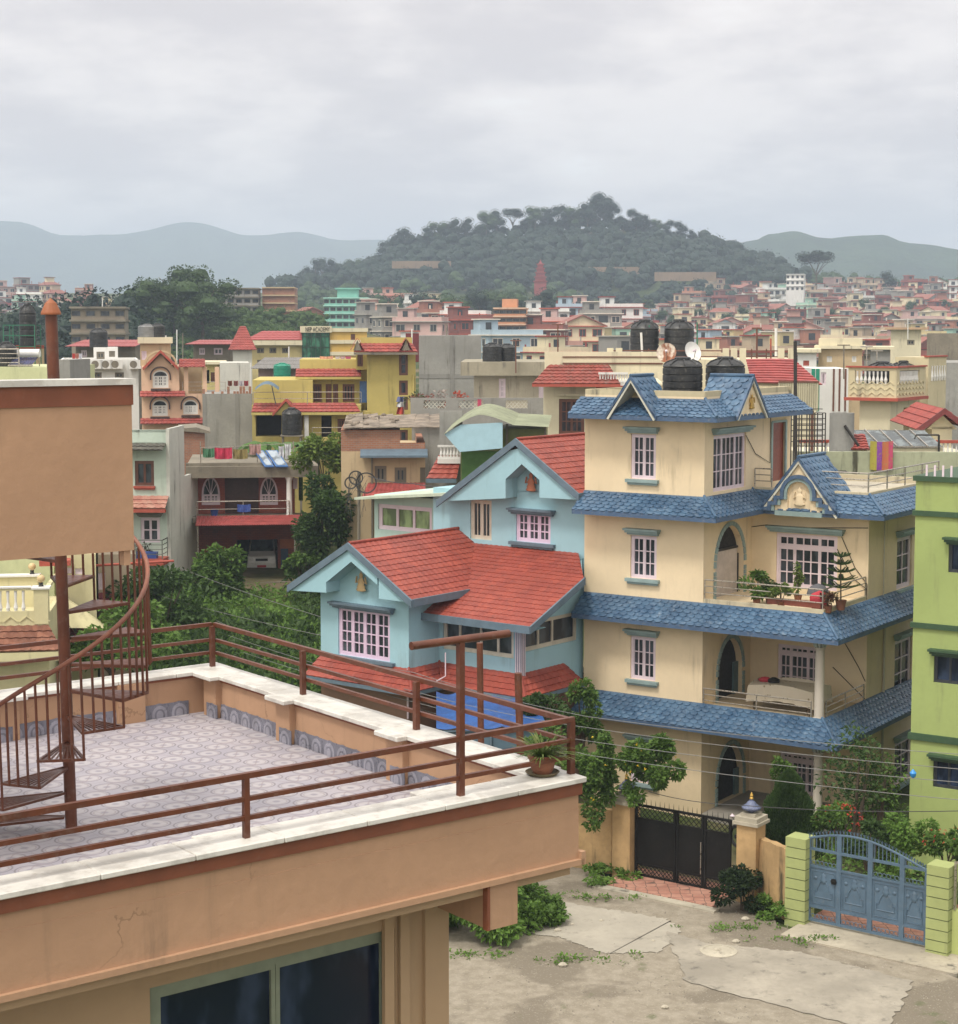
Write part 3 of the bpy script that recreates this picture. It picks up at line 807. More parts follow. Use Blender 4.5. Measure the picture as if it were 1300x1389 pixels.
# ---------------------------------------------------------------- yellow house with blue tile skirts
Y=frame_at(1121,49,34)
M_cream=plaster('cream_wall_paint',(.71,.575,.385),dirt=.32,var=.06,fine=.2,dark=(.24,.19,.12))
M_cream2=plaster('cream_wall_paint_lower',(.66,.53,.345),dirt=.42,var=.08,fine=.2,dark=(.24,.19,.12))
M_btile=tilemat('blue_glazed_tile',(.035,.083,.155),(.065,.13,.215),rough=.28,dirt=(.27,.32,.38),amt=.35)
M_bfas=paint('blue_fascia_paint',(.055,.10,.18),rough=.5,dust=.35)
M_soffit=plaster('white_soffit',(.55,.54,.46),dirt=.5,var=.08)
M_trim=paint('grey_green_trim',(.235,.32,.315),rough=.6,dust=.2)
M_wfrm=paint('pale_lilac_frame',(.66,.55,.60),rough=.5,dust=.12,var=.05)
M_steel=paint('stainless_steel',(.42,.38,.33),rough=.3,metal=.7,dust=.2)
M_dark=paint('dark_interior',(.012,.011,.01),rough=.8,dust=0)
M_concrete=plaster('grey_concrete',(.27,.25,.215),dirt=.45,var=.12,fine=.4)
M_reddoor=paint('red_brown_door',(.20,.05,.03),rough=.4)
uL=-7.78; uA=-3.76; d_=3.25; OV=.75
L4,L3,L2,L1=3.05,6.02,9.17,12.03
yh=thing('tiled_skirt_house','four-storey cream house with blue fish-scale tile skirts between its storeys','house',Y.w(-3.5,3,0))
WK=dict(mat=M_wfrm,panels=[(1,2,3),(1,2,3)],sill=M_trim,lintel=M_trim,fw=.06,mw=.03)
BK=7.2
# ground storey
f4=[dict(hole(Y,'f',0,855.5,890,1007,1062),**WK)]
def bwall(z0,z1,holes,rholes,nm='wall'):
    """recessed wall, side wall and the side of the front block that carries the arched door"""
    mb=MB(Y); wall_face(mb,'f',d_,uA,0,z0,z1,holes); wall_face(mb,'r',0,d_,BK+2.2,z0,z1,rholes); wall_face(mb,'b',BK+2.2,uA,0,z0,z1,())
    mb.build(nm,M_cream,yh)
    for h in holes: window(yh,Y,'f',d_,h)
    for h in rholes: window(yh,Y,'r',0,h)
def archdoor(px0,px1,py0,py1,z0,light):
    h=hole(Y,'r',uA,px0,px1,py0,py1); h['z0']=z0; w=h['a1']-h['a0']; h['arch']=w*.62; h['skip']=True; h['rev']=.25; h['w']=w
    # architrave of small blocks, door leaf
    mb=MB(Y); ac=(h['a0']+h['a1'])/2; rw=w/2; zs=h['z1']-h['arch']; n=18
    for k in range(n):
        a0_,a1_=pi*k/n,pi*(k+.86)/n
        q=[(uA+.002,ac-(rw+e)*math.cos(a),zs+(h['arch']+e)*math.sin(a)) for e,a in ((0,a0_),(.13,a0_),(.13,a1_),(0,a1_))]
        mb.prism(q,(.04,0,0))
    nb=int((zs-z0)/.14)
    for k in range(nb):
        for s in (-1,1):
            mb.box(uA+.002,uA+.042,ac+s*rw,ac+s*(rw+.13),z0+k*.14,z0+k*.14+.12)
    mb.build('door_surround',M_trim,yh)
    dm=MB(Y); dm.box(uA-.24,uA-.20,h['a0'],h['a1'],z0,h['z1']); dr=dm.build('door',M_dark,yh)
    if light:
        dm=MB(Y); dm.box(uA-.19,uA-.16,h['a0']+.13,h['a1']-.12,z0,z0+1.35); dm.build('door_leaf',paint('pale_door_leaf',(.48,.42,.38),rough=.6),dr)
        dm=MB(Y)
        for a in (h['a0']+.06,h['a1']-.06): dm.box(uA-.20,uA-.15,a-.03,a+.03,z0,zs+.25)
        dm.box(uA-.2,uA-.15,h['a0']+.03,h['a1']-.03,z0+1.36,z0+1.42)
        dm.build('door_frame',paint('black_frame',(.02,.02,.02),rough=.4),dr)
    else:
        dm=MB(Y); dm.box(uA-.19,uA-.12,h['a1']-.30,h['a1']-.02,z0,zs+.2); dm.build('door_leaf',paint('teal_door_leaf',(.09,.15,.16),rough=.5),dr)
    return h
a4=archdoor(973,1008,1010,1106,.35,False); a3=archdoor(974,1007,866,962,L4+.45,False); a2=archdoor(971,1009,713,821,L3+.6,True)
for (a,z0,z1) in ((a4,-.3,L4-.05),(a3,L4,L3-.05),(a2,L3,L2-.05)):
    pass
# front block, storeys 2-4; the 'right' face carries the arched doors and the top-floor window
f3=[dict(hole(Y,'f',0,855.5,889.6,864,922.5),**WK)]; f2=[dict(hole(Y,'f',0,855.5,891,727,785),**WK)]; f1=[dict(hole(Y,'f',0,856,890,589,650),**WK)]
block(yh,Y,uL,uA,0,BK,L4-.05,L3-.05,M_cream,front=f3,right=[a3],top=False)
block(yh,Y,uL,uA,0,BK,L3-.05,L2-.05,M_cream,front=f2,right=[a2],top=False)
# replace ground storey right face: build a short return wall with the arch
block(yh,Y,uL,uA,0,BK,-.3,L4-.05,M_cream2,front=f4,right=[a4],top=False)
s1=[dict(hole(Y,'r',uA,968,1012,589,664),**dict(WK,panels=[(2,2,3),(3,3,3),(2,2,3)],sill=None))]
dr1=dict(hole(Y,'r',uA,1047,1066,573,652),skip=True)
block(yh,Y,uL,uA,0,6.0,L2-.05,12.62,M_cream,front=f1,right=s1+[dr1],top=False)
mb=MB(Y); mb.box(uA-.15,uA-.08,dr1['a0'],dr1['a1'],dr1['z0'],dr1['z1']); mb.build('door',M_reddoor,yh)
mb=MB(Y); 
for a in (dr1['a0'],dr1['a1']): mb.box(uA-.02,uA+.03,a-.05,a+.05,dr1['z0'],dr1['z1']+.05)
mb.box(uA-.02,uA+.03,dr1['a0'],dr1['a1'],dr1['z1'],dr1['z1']+.07); mb.build('door_frame',M_trim,yh)
# top slab and stained parapet
mb=MB(Y); mb.box(uL+.02,uA-.02,.02,5.98,12.45,12.58); mb.build('roof_slab',M_concrete,yh)
mb=MB(Y)
for (a,b,c,e) in ((uL,uA,.01,.14),(uL,uA,5.86,5.99)): mb.box(a,b,c,e,12.4,12.78)
for (a,b) in ((uL+.01,uL+.14),(uA-.14,uA-.01)): mb.box(a,b,.14,5.86,12.4,12.782)
mb.build('parapet',plaster('stained_parapet',(.50,.43,.28),dirt=.8,var=.12),yh)
# recessed walls
w3=[dict(hole(Y,'f',d_,1055,1113,876,938),mat=M_wfrm,panels=[(1,2,3),(1.6,3,3),(1,2,3)],transom=.16,fw=.07,mw=.035)]
w2=[dict(hole(Y,'f',d_,1053,1136,725,799),mat=M_wfrm,panels=[(2,2,3),(3.2,3,3),(2,2,3)],transom=.22,fw=.08,mw=.035,lintel=M_trim,linte=.25)]
w4=[dict(hole(Y,'f',d_,1058,1110,1022,1078),mat=M_wfrm,panels=[(1,2,3),(1.6,3,3),(1,2,3)],transom=.16,fw=.07,mw=.035)]
def sidewin(y0,y1,x0=1214,x1=1237): return [dict(hole(Y,'r',0,x0,x1,y0,y1),mat=M_wfrm,panels=[(1,2,3)],fw=.08,mw=.035,sill=M_trim,lintel=M_trim)]
bwall(-.3,L4-.05,w4,sidewin(1003,1060)); bwall(L4-.05,L3-.05,w3,sidewin(866,938)); bwall(L3-.05,L2+.1,w2,sidewin(728,797,1217))
# decks
mb=MB(Y); mb.box(uA,.0,.0,d_,L4+.05,L4+.45); mb.build('balcony_deck',M_cream,yh)
mb=MB(Y); mb.box(uA,.0,.0,d_,L3+.05,L3+.60); mb.build('balcony_deck',M_cream,yh)
mb=MB(Y); mb.box(uA+.003,-.02,.02,.12,L3+.60,L3+.72); mb.box(-.12,-.02,.12,d_,L3+.60,L3+.72); mb.build('balcony_kerb',plaster('stained_kerb',(.50,.44,.31),dirt=.7,var=.1),yh); mb=MB(Y); mb.box(uA+.003,-.02,.02,.10,L4+.45,L4+.52);mb.box(-.1,-.02,.10,d_,L4+.45,L4+.52); mb.build('balcony_kerb',plaster('stained_kerb',(.50,.44,.31),dirt=.7,var=.1),yh)
mb=MB(Y); mb.box(uA,0,0,d_,-.3,.35); mb.build('porch_floor',M_concrete,yh)
mb=MB(Y); mb.box(uA+.003,-.01,d_-.02,BK+2.2,L2+.1,L2+.42); mb.box(uL+.5,uA,6.0,BK+2.2,L2-.1,L2+.42); mb.build('terrace_slab',plaster('stained_terrace',(.42,.38,.30),dirt=.8,var=.15),yh)
mb=MB(Y); mb.box(uA+.01,-.01,d_-.02,d_+.12,L2+.42,L2+.62); mb.box(-.14,-.012,d_+.12,BK+2.2,L2+.42,L2+.62); mb.box(uA,-.14,BK+2.08,BK+2.2,L2+.42,L2+.62); mb.build('terrace_kerb',_mc['stained_kerb'],yh)
# columns at the corner
for z0,z1 in ((.35,L4-.05),(L4+.45,L3-.02)):
    mb=MB(Y); 
    mb.lathe(-.17,.17,z0,[(.19,0),(.19,.12),(.14,.16),(.135,(z1-z0)*.5),(.125,z1-z0-.42),(.15,z1-z0-.40),(.15,z1-z0-.36),(.13,z1-z0-.34)],20)
    mb.build('column',plaster('pale_column',(.50,.45,.38),dirt=.1,var=.05),yh,smooth=True)
    mb=MB(Y); mb.box(-.37,.03,-.03,.37,z1-.10,z1); mb.box(-.34,.0,0,.34,z1-.16,z1-.10)
    for k in range(10):
        a=2*pi*k/10; mb.lathe(-.17+.15*math.cos(a),.17+.15*math.sin(a),z1-.34,[(.02,0),(.05,.06),(.045,.13),(.0,.18)],6)
    mb.build('column_capital',paint('capital_paint',(.34,.38,.33),rough=.7,dust=.3),yh)
# tiled skirts
def mitre(path,ov):
    out=[]
    for i,p in enumerate(path):
        ns=[]
        for a,b in ((i-1,i),(i,i+1)):
            if a<0 or b>=len(path): continue
            du,dv=path[b][0]-path[a][0],path[b][1]-path[a][1]; L=math.hypot(du,dv); ns.append((dv/L,-du/L))
        if len(ns)==1: n=ns[0]
        else: n=(ns[0][0]+ns[1][0],ns[0][1]+ns[1][1])
        out.append((p[0]+n[0]*ov,p[1]+n[1]*ov))
    return out
def skirt(root,fr,path,ov,ze,zt,mats,w=.27,course=.20,inn=.0,skip=(),fn=fish,name='tile_skirt'):
    o=mitre(path,ov); q=mitre(path,inn); mt,mf,ms=mats
    a=MB(fr); b=MB(fr); c=MB(fr)
    o2=mitre(path,ov-.05)
    for i in range(len(path)-1):
        if i in skip: continue
        e0,e1,t1,t0=(*o[i],ze),(*o[i+1],ze),(*q[i+1],zt),(*q[i],zt)
        fn(a,[e0,e1,t1,t0],w,course) if fn is fish else fn(a,[e0,e1,t1,t0],course,w)
        b.add([(*o[i],ze-.12),(*o[i+1],ze-.12),(*o[i+1],ze+.012),(*o[i],ze+.012),(*o2[i],ze-.12),(*o2[i+1],ze-.12),(*o2[i+1],ze-.001),(*o2[i],ze-.001)],[(0,1,2,3),(4,5,6,7),(0,1,5,4),(3,2,6,7),(0,3,7,4),(1,2,6,5)])
        c.poly([(*o2[i],ze-.125),(*o2[i+1],ze-.125),(*path[i+1],ze-.10),(*path[i],ze-.10)])
        # hip ridge roll
        if 0<i: a.tube([(*o[i],ze+.05),(*q[i],zt+.03)],.045,6)
    a.build(name,mt,root); f=b.build('fascia_board',mf,root); c.build('soffit',ms,root)
BT=(M_btile,M_bfas,M_soffit)
for z in (L4,L3): skirt(yh,Y,[(uL,0),(0,0),(0,BK+2.2)],OV,z+.02,z+.60,BT)
skirt(yh,Y,[(uL,0),(uA,0),(uA,d_),(0,d_),(0,BK+2.2)],OV,L2+.02,L2+.55,BT)
skirt(yh,Y,[(uL-.15,0),(uA,0),(uA,6.0)],OV,L1+.02,L1+.52,BT)
def tyc(name,pts,d,mat,root): mb=MB(Y); mb.prism(pts,d); return mb.build(name,mat,root)
# gable over the recessed bay
gA=Y.fu(1079,621,d_-OV-.05); gl=Y.fu(1030,692,d_-OV-.05); gr=Y.fu(1137,699,d_-OV-.05)
vg=d_-OV-.05; uc=gA[0]; hw=(gr[0]-gl[0])/2; uc=(gr[0]+gl[0])/2; zb=L2-.02; za=gA[1]
gb=MB(Y)
# gable wall with arched niche
nr_=.36; nz=zb+.55; 
def gable_wall(mb,uc,hw,zb,za,v,niche_r,niche_z,th=.12):
    zt=lambda u: za-(za-zb)*abs(u-uc)/hw
    n=12
    arc=[(uc-niche_r*math.cos(pi*k/n),niche_z+niche_r*math.sin(pi*k/n)) for k in range(n+1)]
    us=[uc-hw]+[a[0] for a in arc]+[uc+hw]
    lows=[zb]+[a[1] for a in arc]+[zb]
    mb.prism([(uc-hw,v,zb),(uc-niche_r,v,zb),(uc-niche_r,v,zt(uc-niche_r))],(0,th,0))
    mb.prism([(uc+hw,v,zb),(uc+niche_r,v,zb),(uc+niche_r,v,zt(uc+niche_r))],(0,th,0))
    for (a,b) in zip(arc,arc[1:]): mb.prism([(a[0],v,a[1]),(b[0],v,b[1]),(b[0],v,zt(b[0])),(a[0],v,zt(a[0]))],(0,th,0))
gable_wall(gb,uc,hw*.96,zb,za-.08,vg+.06,nr_,nz)
gb.box(uc-nr_,uc+nr_,vg+.13,vg+.17,zb,nz+nr_+.1)
gb.build('gable_wall',M_cream,yh)
# stepped blue and pale mouldings following the niche
def stepmold(off,w,v,mat,nm):
    mb=MB(Y); n=14; R0=nr_+off
    for k in range(n):
        a0_,a1_=pi*k/n,pi*(k+1)/n
        q=[(uc-(R0+e)*math.cos(a),v,nz+.02+(R0+e)*math.sin(a)) for e,a in ((0,a0_),(w,a0_),(w,a1_),(0,a1_))]
        mb.prism(q,(0,.07,0))
    for s in (-1,1):
        x=R0; z=nz+.02
        for (dx,dz) in ((.20,.18),(.20,.18),(.0,.18)):
            mb.box(uc+s*x,uc+s*(x+w),v,v+.07,z-dz,z+.001); 
            if dx: mb.box(uc+s*(x+w*.999),uc+s*(x+dx+w),v+.001,v+.07,z-dz,z-dz+w*.9)
            x+=dx; z-=dz
        mb.box(uc+s*(x+w),uc+s*hw*.98,v,v+.07,z-.001,z+w)
    mb.build(nm,mat,yh)
stepmold(.10,.11,vg-.05,M_bfas,'stepped_moulding'); stepmold(.01,.085,vg-.01,M_trim,'stepped_moulding')
mb=MB(Y); mb.box(uc-.75,uc+.75,vg+.0,vg+.06,zb-.10,zb+.04); mb.build('gable_sill',M_trim,yh)
def dormer(frame,uc,hw,zb,za,v0,v1,axis='v',name='dormer_roof',slopes=(0,1),over=.0):
    """pitched cap: ridge along +v (or towards -u when axis='u': then uc is the v centre and v0,v1 are u values)"""
    a=MB(frame); k=(za-zb)/hw
    def q(c,e,z): return (c,e,z) if axis=='v' else (e,c,z)
    zo=zb-over*k
    for s in (-1,1):
        e0,e1=q(uc+s*(hw+over),v0,zo),q(uc+s*(hw+over),v1,zo); t1,t0=q(uc,v1,za),q(uc,v0,za)
        pts=[e0,e1,t1,t0] if s>0 else [e1,e0,t0,t1]
        fish(a,pts,.27,.22)
    a.tube([q(uc,v0,za+.04),q(uc,v1,za+.04)],.05,6)
    a.build(name,M_btile,yh)
    b=MB(frame)
    for s in (-1,1):
        dv=.06 if axis=='v' else -.06
        pts=[q(uc,v0,za+.05),q(uc+s*(hw+over+.03),v0,zo+.03),q(uc+s*(hw+over+.03),v0,zo-.07),q(uc,v0,za-.08)]
        b.prism(pts,(0,dv,0) if axis=='v' else (dv,0,0))
    b.build('verge_board',M_bfas,yh)
    c=MB(frame)
    for s in (-1,1):
        dv=.05 if axis=='v' else -.05
        pts=[q(uc,v0+dv*.4,za-.08),q(uc+s*(hw+over),v0+dv*.4,zo-.07),q(uc+s*(hw+over-.06),v0+dv*.4,zo-.10),q(uc,v0+dv*.4,za-.17)]
        c.prism(pts,(0,dv,0) if axis=='v' else (dv,0,0))
        c.poly([q(uc,v0+dv,za-.03),q(uc+s*(hw+over),v0+dv,zo-.03),q(uc+s*(hw+over),v1,zo-.03),q(uc,v1,za-.03)])
    c.build('verge_soffit',M_soffit,yh)
dormer(Y,uc,hw,zb+.0,za,vg-.05,d_+1.15)
# top dormers
p1=Y.fu(855.5,511,-OV-.05); l1=Y.fu(821,562,-OV-.05); r1=Y.fu(891,563,-OV-.05)
dormer(Y,(l1[0]+r1[0])/2,(r1[0]-l1[0])/2-.05,L1+.0,p1[1],-OV-.08,.55)
q1=Y.fv(1022.6,511,uA+OV+.05); l2=Y.fv(1000,562,uA+OV+.05); r2=Y.fv(1043,560,uA+OV+.05)
vc=(l2[0]+r2[0])/2; hv=(r2[0]-l2[0])/2
dormer(Y,vc,hv-.05,L1+.0,q1[1],uA+OV+.08,uA-.6,axis='u')
mb=MB(Y); mb.prism([(uA+OV-.02,vc-hv*.93,L1+.02),(uA+OV-.02,vc+hv*.93,L1+.02),(uA+OV-.02,vc,q1[1]-.14)],(-.1,0,0)); mb.build('gable_wall',M_cream,yh)
# gilded gable figure
M_gold=paint('gilt',(.42,.26,.05),rough=.4,metal=.3)
def ornament(fr,root,u,v,z,s,mat,nm='gable_ornament',face='f'):
    mb=MB(fr); sx,sy=(1,.35) if face=='f' else (.35,1)
    mb.lathe(u,v,z,[(.16*s,0),(.20*s,.04*s),(.15*s,.10*s),(.17*s,.14*s),(.12*s,.2*s),(.14*s,.30*s),(.09*s,.38*s),(.05*s,.40*s),(.075*s,.45*s),(.07*s,.52*s),(.03*s,.56*s),(.0,.64*s)],14,sx,sy)
    for q in (-1,1):
        a=(u+q*.10*s,v,z+.30*s) if face=='f' else (u,v+q*.10*s,z+.30*s); b=(u+q*.21*s,v,z+.24*s) if face=='f' else (u,v+q*.21*s,z+.24*s)
        c=(u+q*.17*s,v,z+.44*s) if face=='f' else (u,v+q*.17*s,z+.44*s)
        mb.tube([a,b,c],.03*s,6)
    mb.build(nm,mat,root,smooth=True)
ornament(Y,yh,uA+OV+.02,vc,L1+.22,.75,M_gold,face='r')
ornament(Y,yh,uc,vg+.10,zb+.22,.9,M_cream)
# railings
railing(yh,Y,[(uA+.02,.07,L3+.72),(-.07,.07,L3+.72),(-.07,d_-.03,L3+.72)],.56,3,M_steel,post=4)
railing(yh,Y,[(uA+.02,.06,L4+.52),(-.36,.06,L4+.52)],.52,3,M_steel,post=1.7)
railing(yh,Y,[(-.06,.4,L4+.52),(-.06,d_-.03,L4+.52)],.52,3,M_steel,post=1.5)
railing(yh,Y,[(uA+.05,d_+.06,L2+.62),(Y.fu(1046,660,d_)[0],d_+.06,L2+.62)],.56,3,M_steel,post=1.2)
railing(yh,Y,[(Y.fu(1113,655,d_)[0],d_+.06,L2+.62),(-.07,d_+.06,L2+.62),(-.07,BK+2.1,L2+.62)],.56,3,M_steel,post=1.7)
mb=MB(Y); mb.tube([(.04,d_+1.3,L3-.1),(.04,d_+1.3,0)],.035,8); mb.tube([(.04,d_+1.15,L2-.15),(.04,d_+1.15,L3+.3)],.02,6); mb.build('drainpipe',plaster('pipe_cream',(.5,.46,.38),dirt=.3),yh,smooth=True)
# stray cables on the walls
rg=random.Random(12)
for pts in ([(1142,728),(1160,770),(1182,793),(1192,822)],[(1136,745),(1158,785),(1180,800)],[(1010,716),(1040,712),(1100,716),(1190,717)],[(1012,590),(1025,615),(1045,628),(1046,560)],[(1145,870),(1165,905),(1178,925)],[(1130,905),(1160,935),(1188,950)]):
    face_v=d_-.03 if pts[0][0]>1015 or pts[0][1]>700 else None
    mb=MB(Y); pp_=[]
    for (a,b) in pts:
        if pts[0]==(1012,590): v_,z_=Y.fv(a,b,uA+.03); pp_.append((uA+.03,v_,z_))
        else: u_,z_=Y.fu(a,b,d_-.03); pp_.append((min(u_,-.02),d_-.03,z_))
    mb.tube(pp_,.012,5); mb.build('cable',M_dark,yh)
# ---------------------------------------------------------------- rooftop water tanks (one kind)
M_black=paint('black_polythene',(.014,.015,.016),rough=.42,dust=.25,var=.3)
def make_tank(name,label,r,h,loc,mat,group=None,dome=.22):
    t_=thing(name,label,'water tank',loc,group)
    mb=MB(); prof=[(r*.96,0),(r,.03)]; n=max(4,int(h/.2))
    for k in range(n):
        z0=.05+(h-.1)*k/n; z1=.05+(h-.1)*(k+1)/n
        prof+=[(r,z0),(r,z1-.045),(r*.965,z1-.035),(r*.965,z1-.01)]
    prof+=[(r,h-.03),(r*.97,h),(r*.8,h+dome*.5),(r*.45,h+dome),(r*.44,h+dome)]
    mb.lathe(0,0,0,prof,36)
    for p_ in range(8):   # moulded ribs of the dome
        a=2*pi*p_/8; mb.tube([(r*.95*math.cos(a),r*.95*math.sin(a),h+.01),(r*.78*math.cos(a),r*.78*math.sin(a),h+dome*.5+.02),(r*.46*math.cos(a),r*.46*math.sin(a),h+dome+.01)],.03,5)
    for v_ in range(len(mb.v)): pass
    mb.v=[(a+loc[0],b+loc[1],c+loc[2]) for a,b,c in mb.v]
    mb.build('tank_body',mat,t_,smooth=True)
    mb=MB(); mb.lathe(loc[0],loc[1],loc[2]+h+dome,[(r*.42,0),(r*.42,.06),(r*.36,.09),(0,.10)],20); mb.build('tank_lid',mat,t_,smooth=True)
    return t_
def tank_loc(fr,px,pyb,v): u,z=fr.fu(px,pyb,v); return fr.w(u,v,z),u
ta,_u=tank_loc(Y,926,527,1.6)
la=Y.w(_u,1.6,12.58); tk1=make_tank('water_tank','black ribbed water tank under the white dish, beside the left tiled dormer',.60,.92,la,M_black,'black water tanks on the cream roof',dome=.16)
_,_u2=tank_loc(Y,984,524,3.0)
tk2=dup(tk1,Y.w(_u2,3.0,12.58),1.0,'black ribbed water tank touching the right dormer of the cream house'); 
# dishes
def dish(px,py,fr,v,z0,rad_,az,el,mat,label):
    u,z=fr.fu(px,py,v); base=fr.w(u,v,z0); t_=thing('satellite_dish',label,'satellite dish',base,None)
    mb=MB(); c=Vector(fr.w(u,v,z)); dirv=Vector((math.sin(R(az))*math.cos(R(el)),math.cos(R(az))*math.cos(R(el)),math.sin(R(el))))
    x=dirv.cross(Vector((0,0,1))).normalized(); y=dirv.cross(x)
    n=28; rings=7
    for back in (0,.012):
        b0=len(mb.v)
        for i in range(rings+1):
            rr=rad_*i/rings
            for k in range(n):
                a=2*pi*k/n; mb.v.append(tuple(c+x*rr*math.cos(a)+y*rr*math.sin(a)*1.08+dirv*(rr*rr*.35/rad_-back)))
        for i in range(rings):
            for k in range(n): mb.f.append((b0+i*n+k,b0+i*n+(k+1)%n,b0+(i+1)*n+(k+1)%n,b0+(i+1)*n+k)); mb.m.append(0)
    mb.build('reflector',mat,t_,smooth=True)
    mb=MB(); mb.tube([base,tuple(c-dirv*.05)],.03,8); mb.tube([tuple(c-y*rad_*-1.0),tuple(c+dirv*rad_*.85)],.012,6); mb.build('mast',M_steel,t_)
    mb=MB(); e=c+dirv*rad_*.85; mb.tube([tuple(e),tuple(e-dirv*.12)],.035,8); mb.build('feed_horn',M_wfrm,t_)
def rustdish():
    m,t,b=nt('rusted_white_dish'); g=t.nodes.new('ShaderNodeTexCoord').outputs['Object']
    n=noise(t,3.2,g,6,(1,1,.4)); n2=noise(t,12,g,5)
    c=mixc(t,ramp(t,n,.40,.52),(.24,.08,.03),(.62,.55,.45)); c=mixc(t,ramp(t,n2,.4,.7,0,.5),c,(.16,.06,.03))
    t.links.new(c,b.inputs['Base Color']); b.inputs['Roughness'].default_value=.7; return m
dish(904.5,480,Y,2.2,12.58,.30,190,25,rustdish(),'rust-streaked round satellite dish above the left black tank')
dish(938,478,Y,2.2,12.58,.29,150,20,paint('white_dish',(.72,.71,.68),rough=.4,dust=.1),'clean white satellite dish leaning right above the black tanks')
# ---------------------------------------------------------------- things on the balconies
def leafy(name,label,loc,r,h,n,size,mat,seed,pot=None,cat='potted plant',clumps=5,stem=True):
    t_=thing(name,label,cat,loc); rg=random.Random(seed); mb=MB(); z0=loc[2]
    if pot:
        m2=MB(); m2.lathe(loc[0],loc[1],z0,[(pot*.7,0),(pot,.8*pot*2),(pot*1.08,pot*1.7),(pot*.9,pot*1.7),(0,pot*1.5)],16); m2.build('pot',M_terra,t_,smooth=True); z0+=pot*1.4
    leaf_cloud(mb,(loc[0],loc[1],z0+h*.55),(r,r,h*.5),n,size,rg,clumps=clumps); mb.build('leaves',mat,t_)
    if stem:
        m3=MB()
        for k in range(4): m3.tube([(loc[0],loc[1],z0-.05),(loc[0]+rg.uniform(-.5,.5)*r,loc[1]+rg.uniform(-.5,.5)*r,z0+h*.7)],.012,5)
        m3.build('stem',M_bark,t_)
    return t_
M_bark=plaster('bark',(.10,.075,.05),dirt=.3,var=.25,sc=3,fine=.8)
LG=leafmat('leaf_mid_green',(.050,.105,.018),(.10,.185,.035),(.17,.27,.06))
LD=leafmat('leaf_dark_green',(.028,.058,.015),(.052,.10,.026),(.09,.15,.04))
LY=leafmat('leaf_yellow_green',(.07,.13,.02),(.14,.21,.04),(.24,.30,.07))
zbk=L3+.62
def onb(px,py,v,z): u,_=Y.fu(px,py,v); return Y.w(u,v,z)
leafy('potted_plant','spreading palm-like pot plant beside the arched door on the upper balcony',onb(1027,800,.6,zbk),.42,.7,420,.10,LG,1,pot=.13)
leafy('potted_plant','low bushy pot plant with pale leaves overhanging the upper balcony kerb',onb(1060,815,.25,zbk),.32,.5,600,.06,LY,2,pot=.12)
leafy('potted_plant','tall narrow pot plant against the big balcony window',onb(1083,800,1.6,zbk),.15,.95,260,.07,LY,3,pot=.12)
leafy('potted_plant','small dark pot plant between the palm and the overhanging bush',onb(1044,800,.9,zbk),.24,.5,320,.07,LD,5,pot=.12)
leafy('potted_plant','reddish-leaved pot plant at the corner post of the upper balcony',onb(1124,812,.25,zbk),.24,.4,300,.06,leafmat('leaf_reddish',(.09,.03,.02),(.05,.08,.02),(.2,.1,.06)),6,pot=.12)
# tiered araucaria
ar=onb(1141,822,.9,zbk); at_=thing('araucaria','small tiered Norfolk pine in a brown pot at the balcony corner','potted tree',ar)
mb=MB(); mb.lathe(ar[0],ar[1],ar[2],[(.10,0),(.16,.26),(.17,.28),(.14,.28),(0,.24)],16); mb.build('pot',M_terra,at_,smooth=True)
mb=MB(); mb.tube([(ar[0],ar[1],ar[2]+.2),(ar[0]-.03,ar[1],ar[2]+1.55)],.02,6); mb.build('trunk',M_bark,at_)
mb=MB(); rg=random.Random(2)
for k in range(5):
    zt_=ar[2]+.62+k*.22; rr=.50-.075*k
    for j in range(7):
        a=2*pi*j/7+k*.5
        for q in range(12):
            f=(q+1)/12; p=Vector((ar[0]+rr*f*math.cos(a),ar[1]+rr*f*math.sin(a),zt_+.10*f*f))
            for sgn in (-1,1): leaf(mb,p,Vector((-math.sin(a)*sgn+.7*math.cos(a),math.cos(a)*sgn+.7*math.sin(a),.25)).normalized()*.13*(1.3-f*.5),.05,Vector((0,0,1)),rg)
mb.build('needles',LD,at_)
mb=MB(); c=onb(1112,815,.55,zbk); mb.lathe(c[0],c[1],c[2],[(.20,0),(.26,.15),(.28,.36),(.22,.46),(.0,.56)],18); 
tag(mb.build('laundry_heap',paint('red_cloth',(.42,.035,.05),rough=.9),loc=c,smooth=True),'red cloth bundle on the upper balcony left of the Norfolk pine','laundry')
c=onb(1110,812,1.15,zbk); mb=MB(); mb.lathe(c[0],c[1],c[2]+.35,[(.33,0),(.30,.12),(.20,.24),(0,.32)],16); mb.lathe(c[0],c[1],c[2],[(.05,0),(.05,.36)],8); tag(mb.build('umbrella',paint('grey_cloth',(.09,.09,.10),rough=.8),loc=c,smooth=True),'dark grey domed cover behind the red cloth on the upper balcony','umbrella')
mb=MB(Y); ub0=Y.fu(1043,815,.3)[0]; ub1=Y.fu(1115,825,.3)[0]; mb.box(ub0,ub1,.22,.42,zbk+.1,zbk+.26); tag(mb.build('planter_box',M_reddoor,loc=Y.w(ub0,.3,zbk)),'long red-brown planter box along the upper balcony rail','planter')
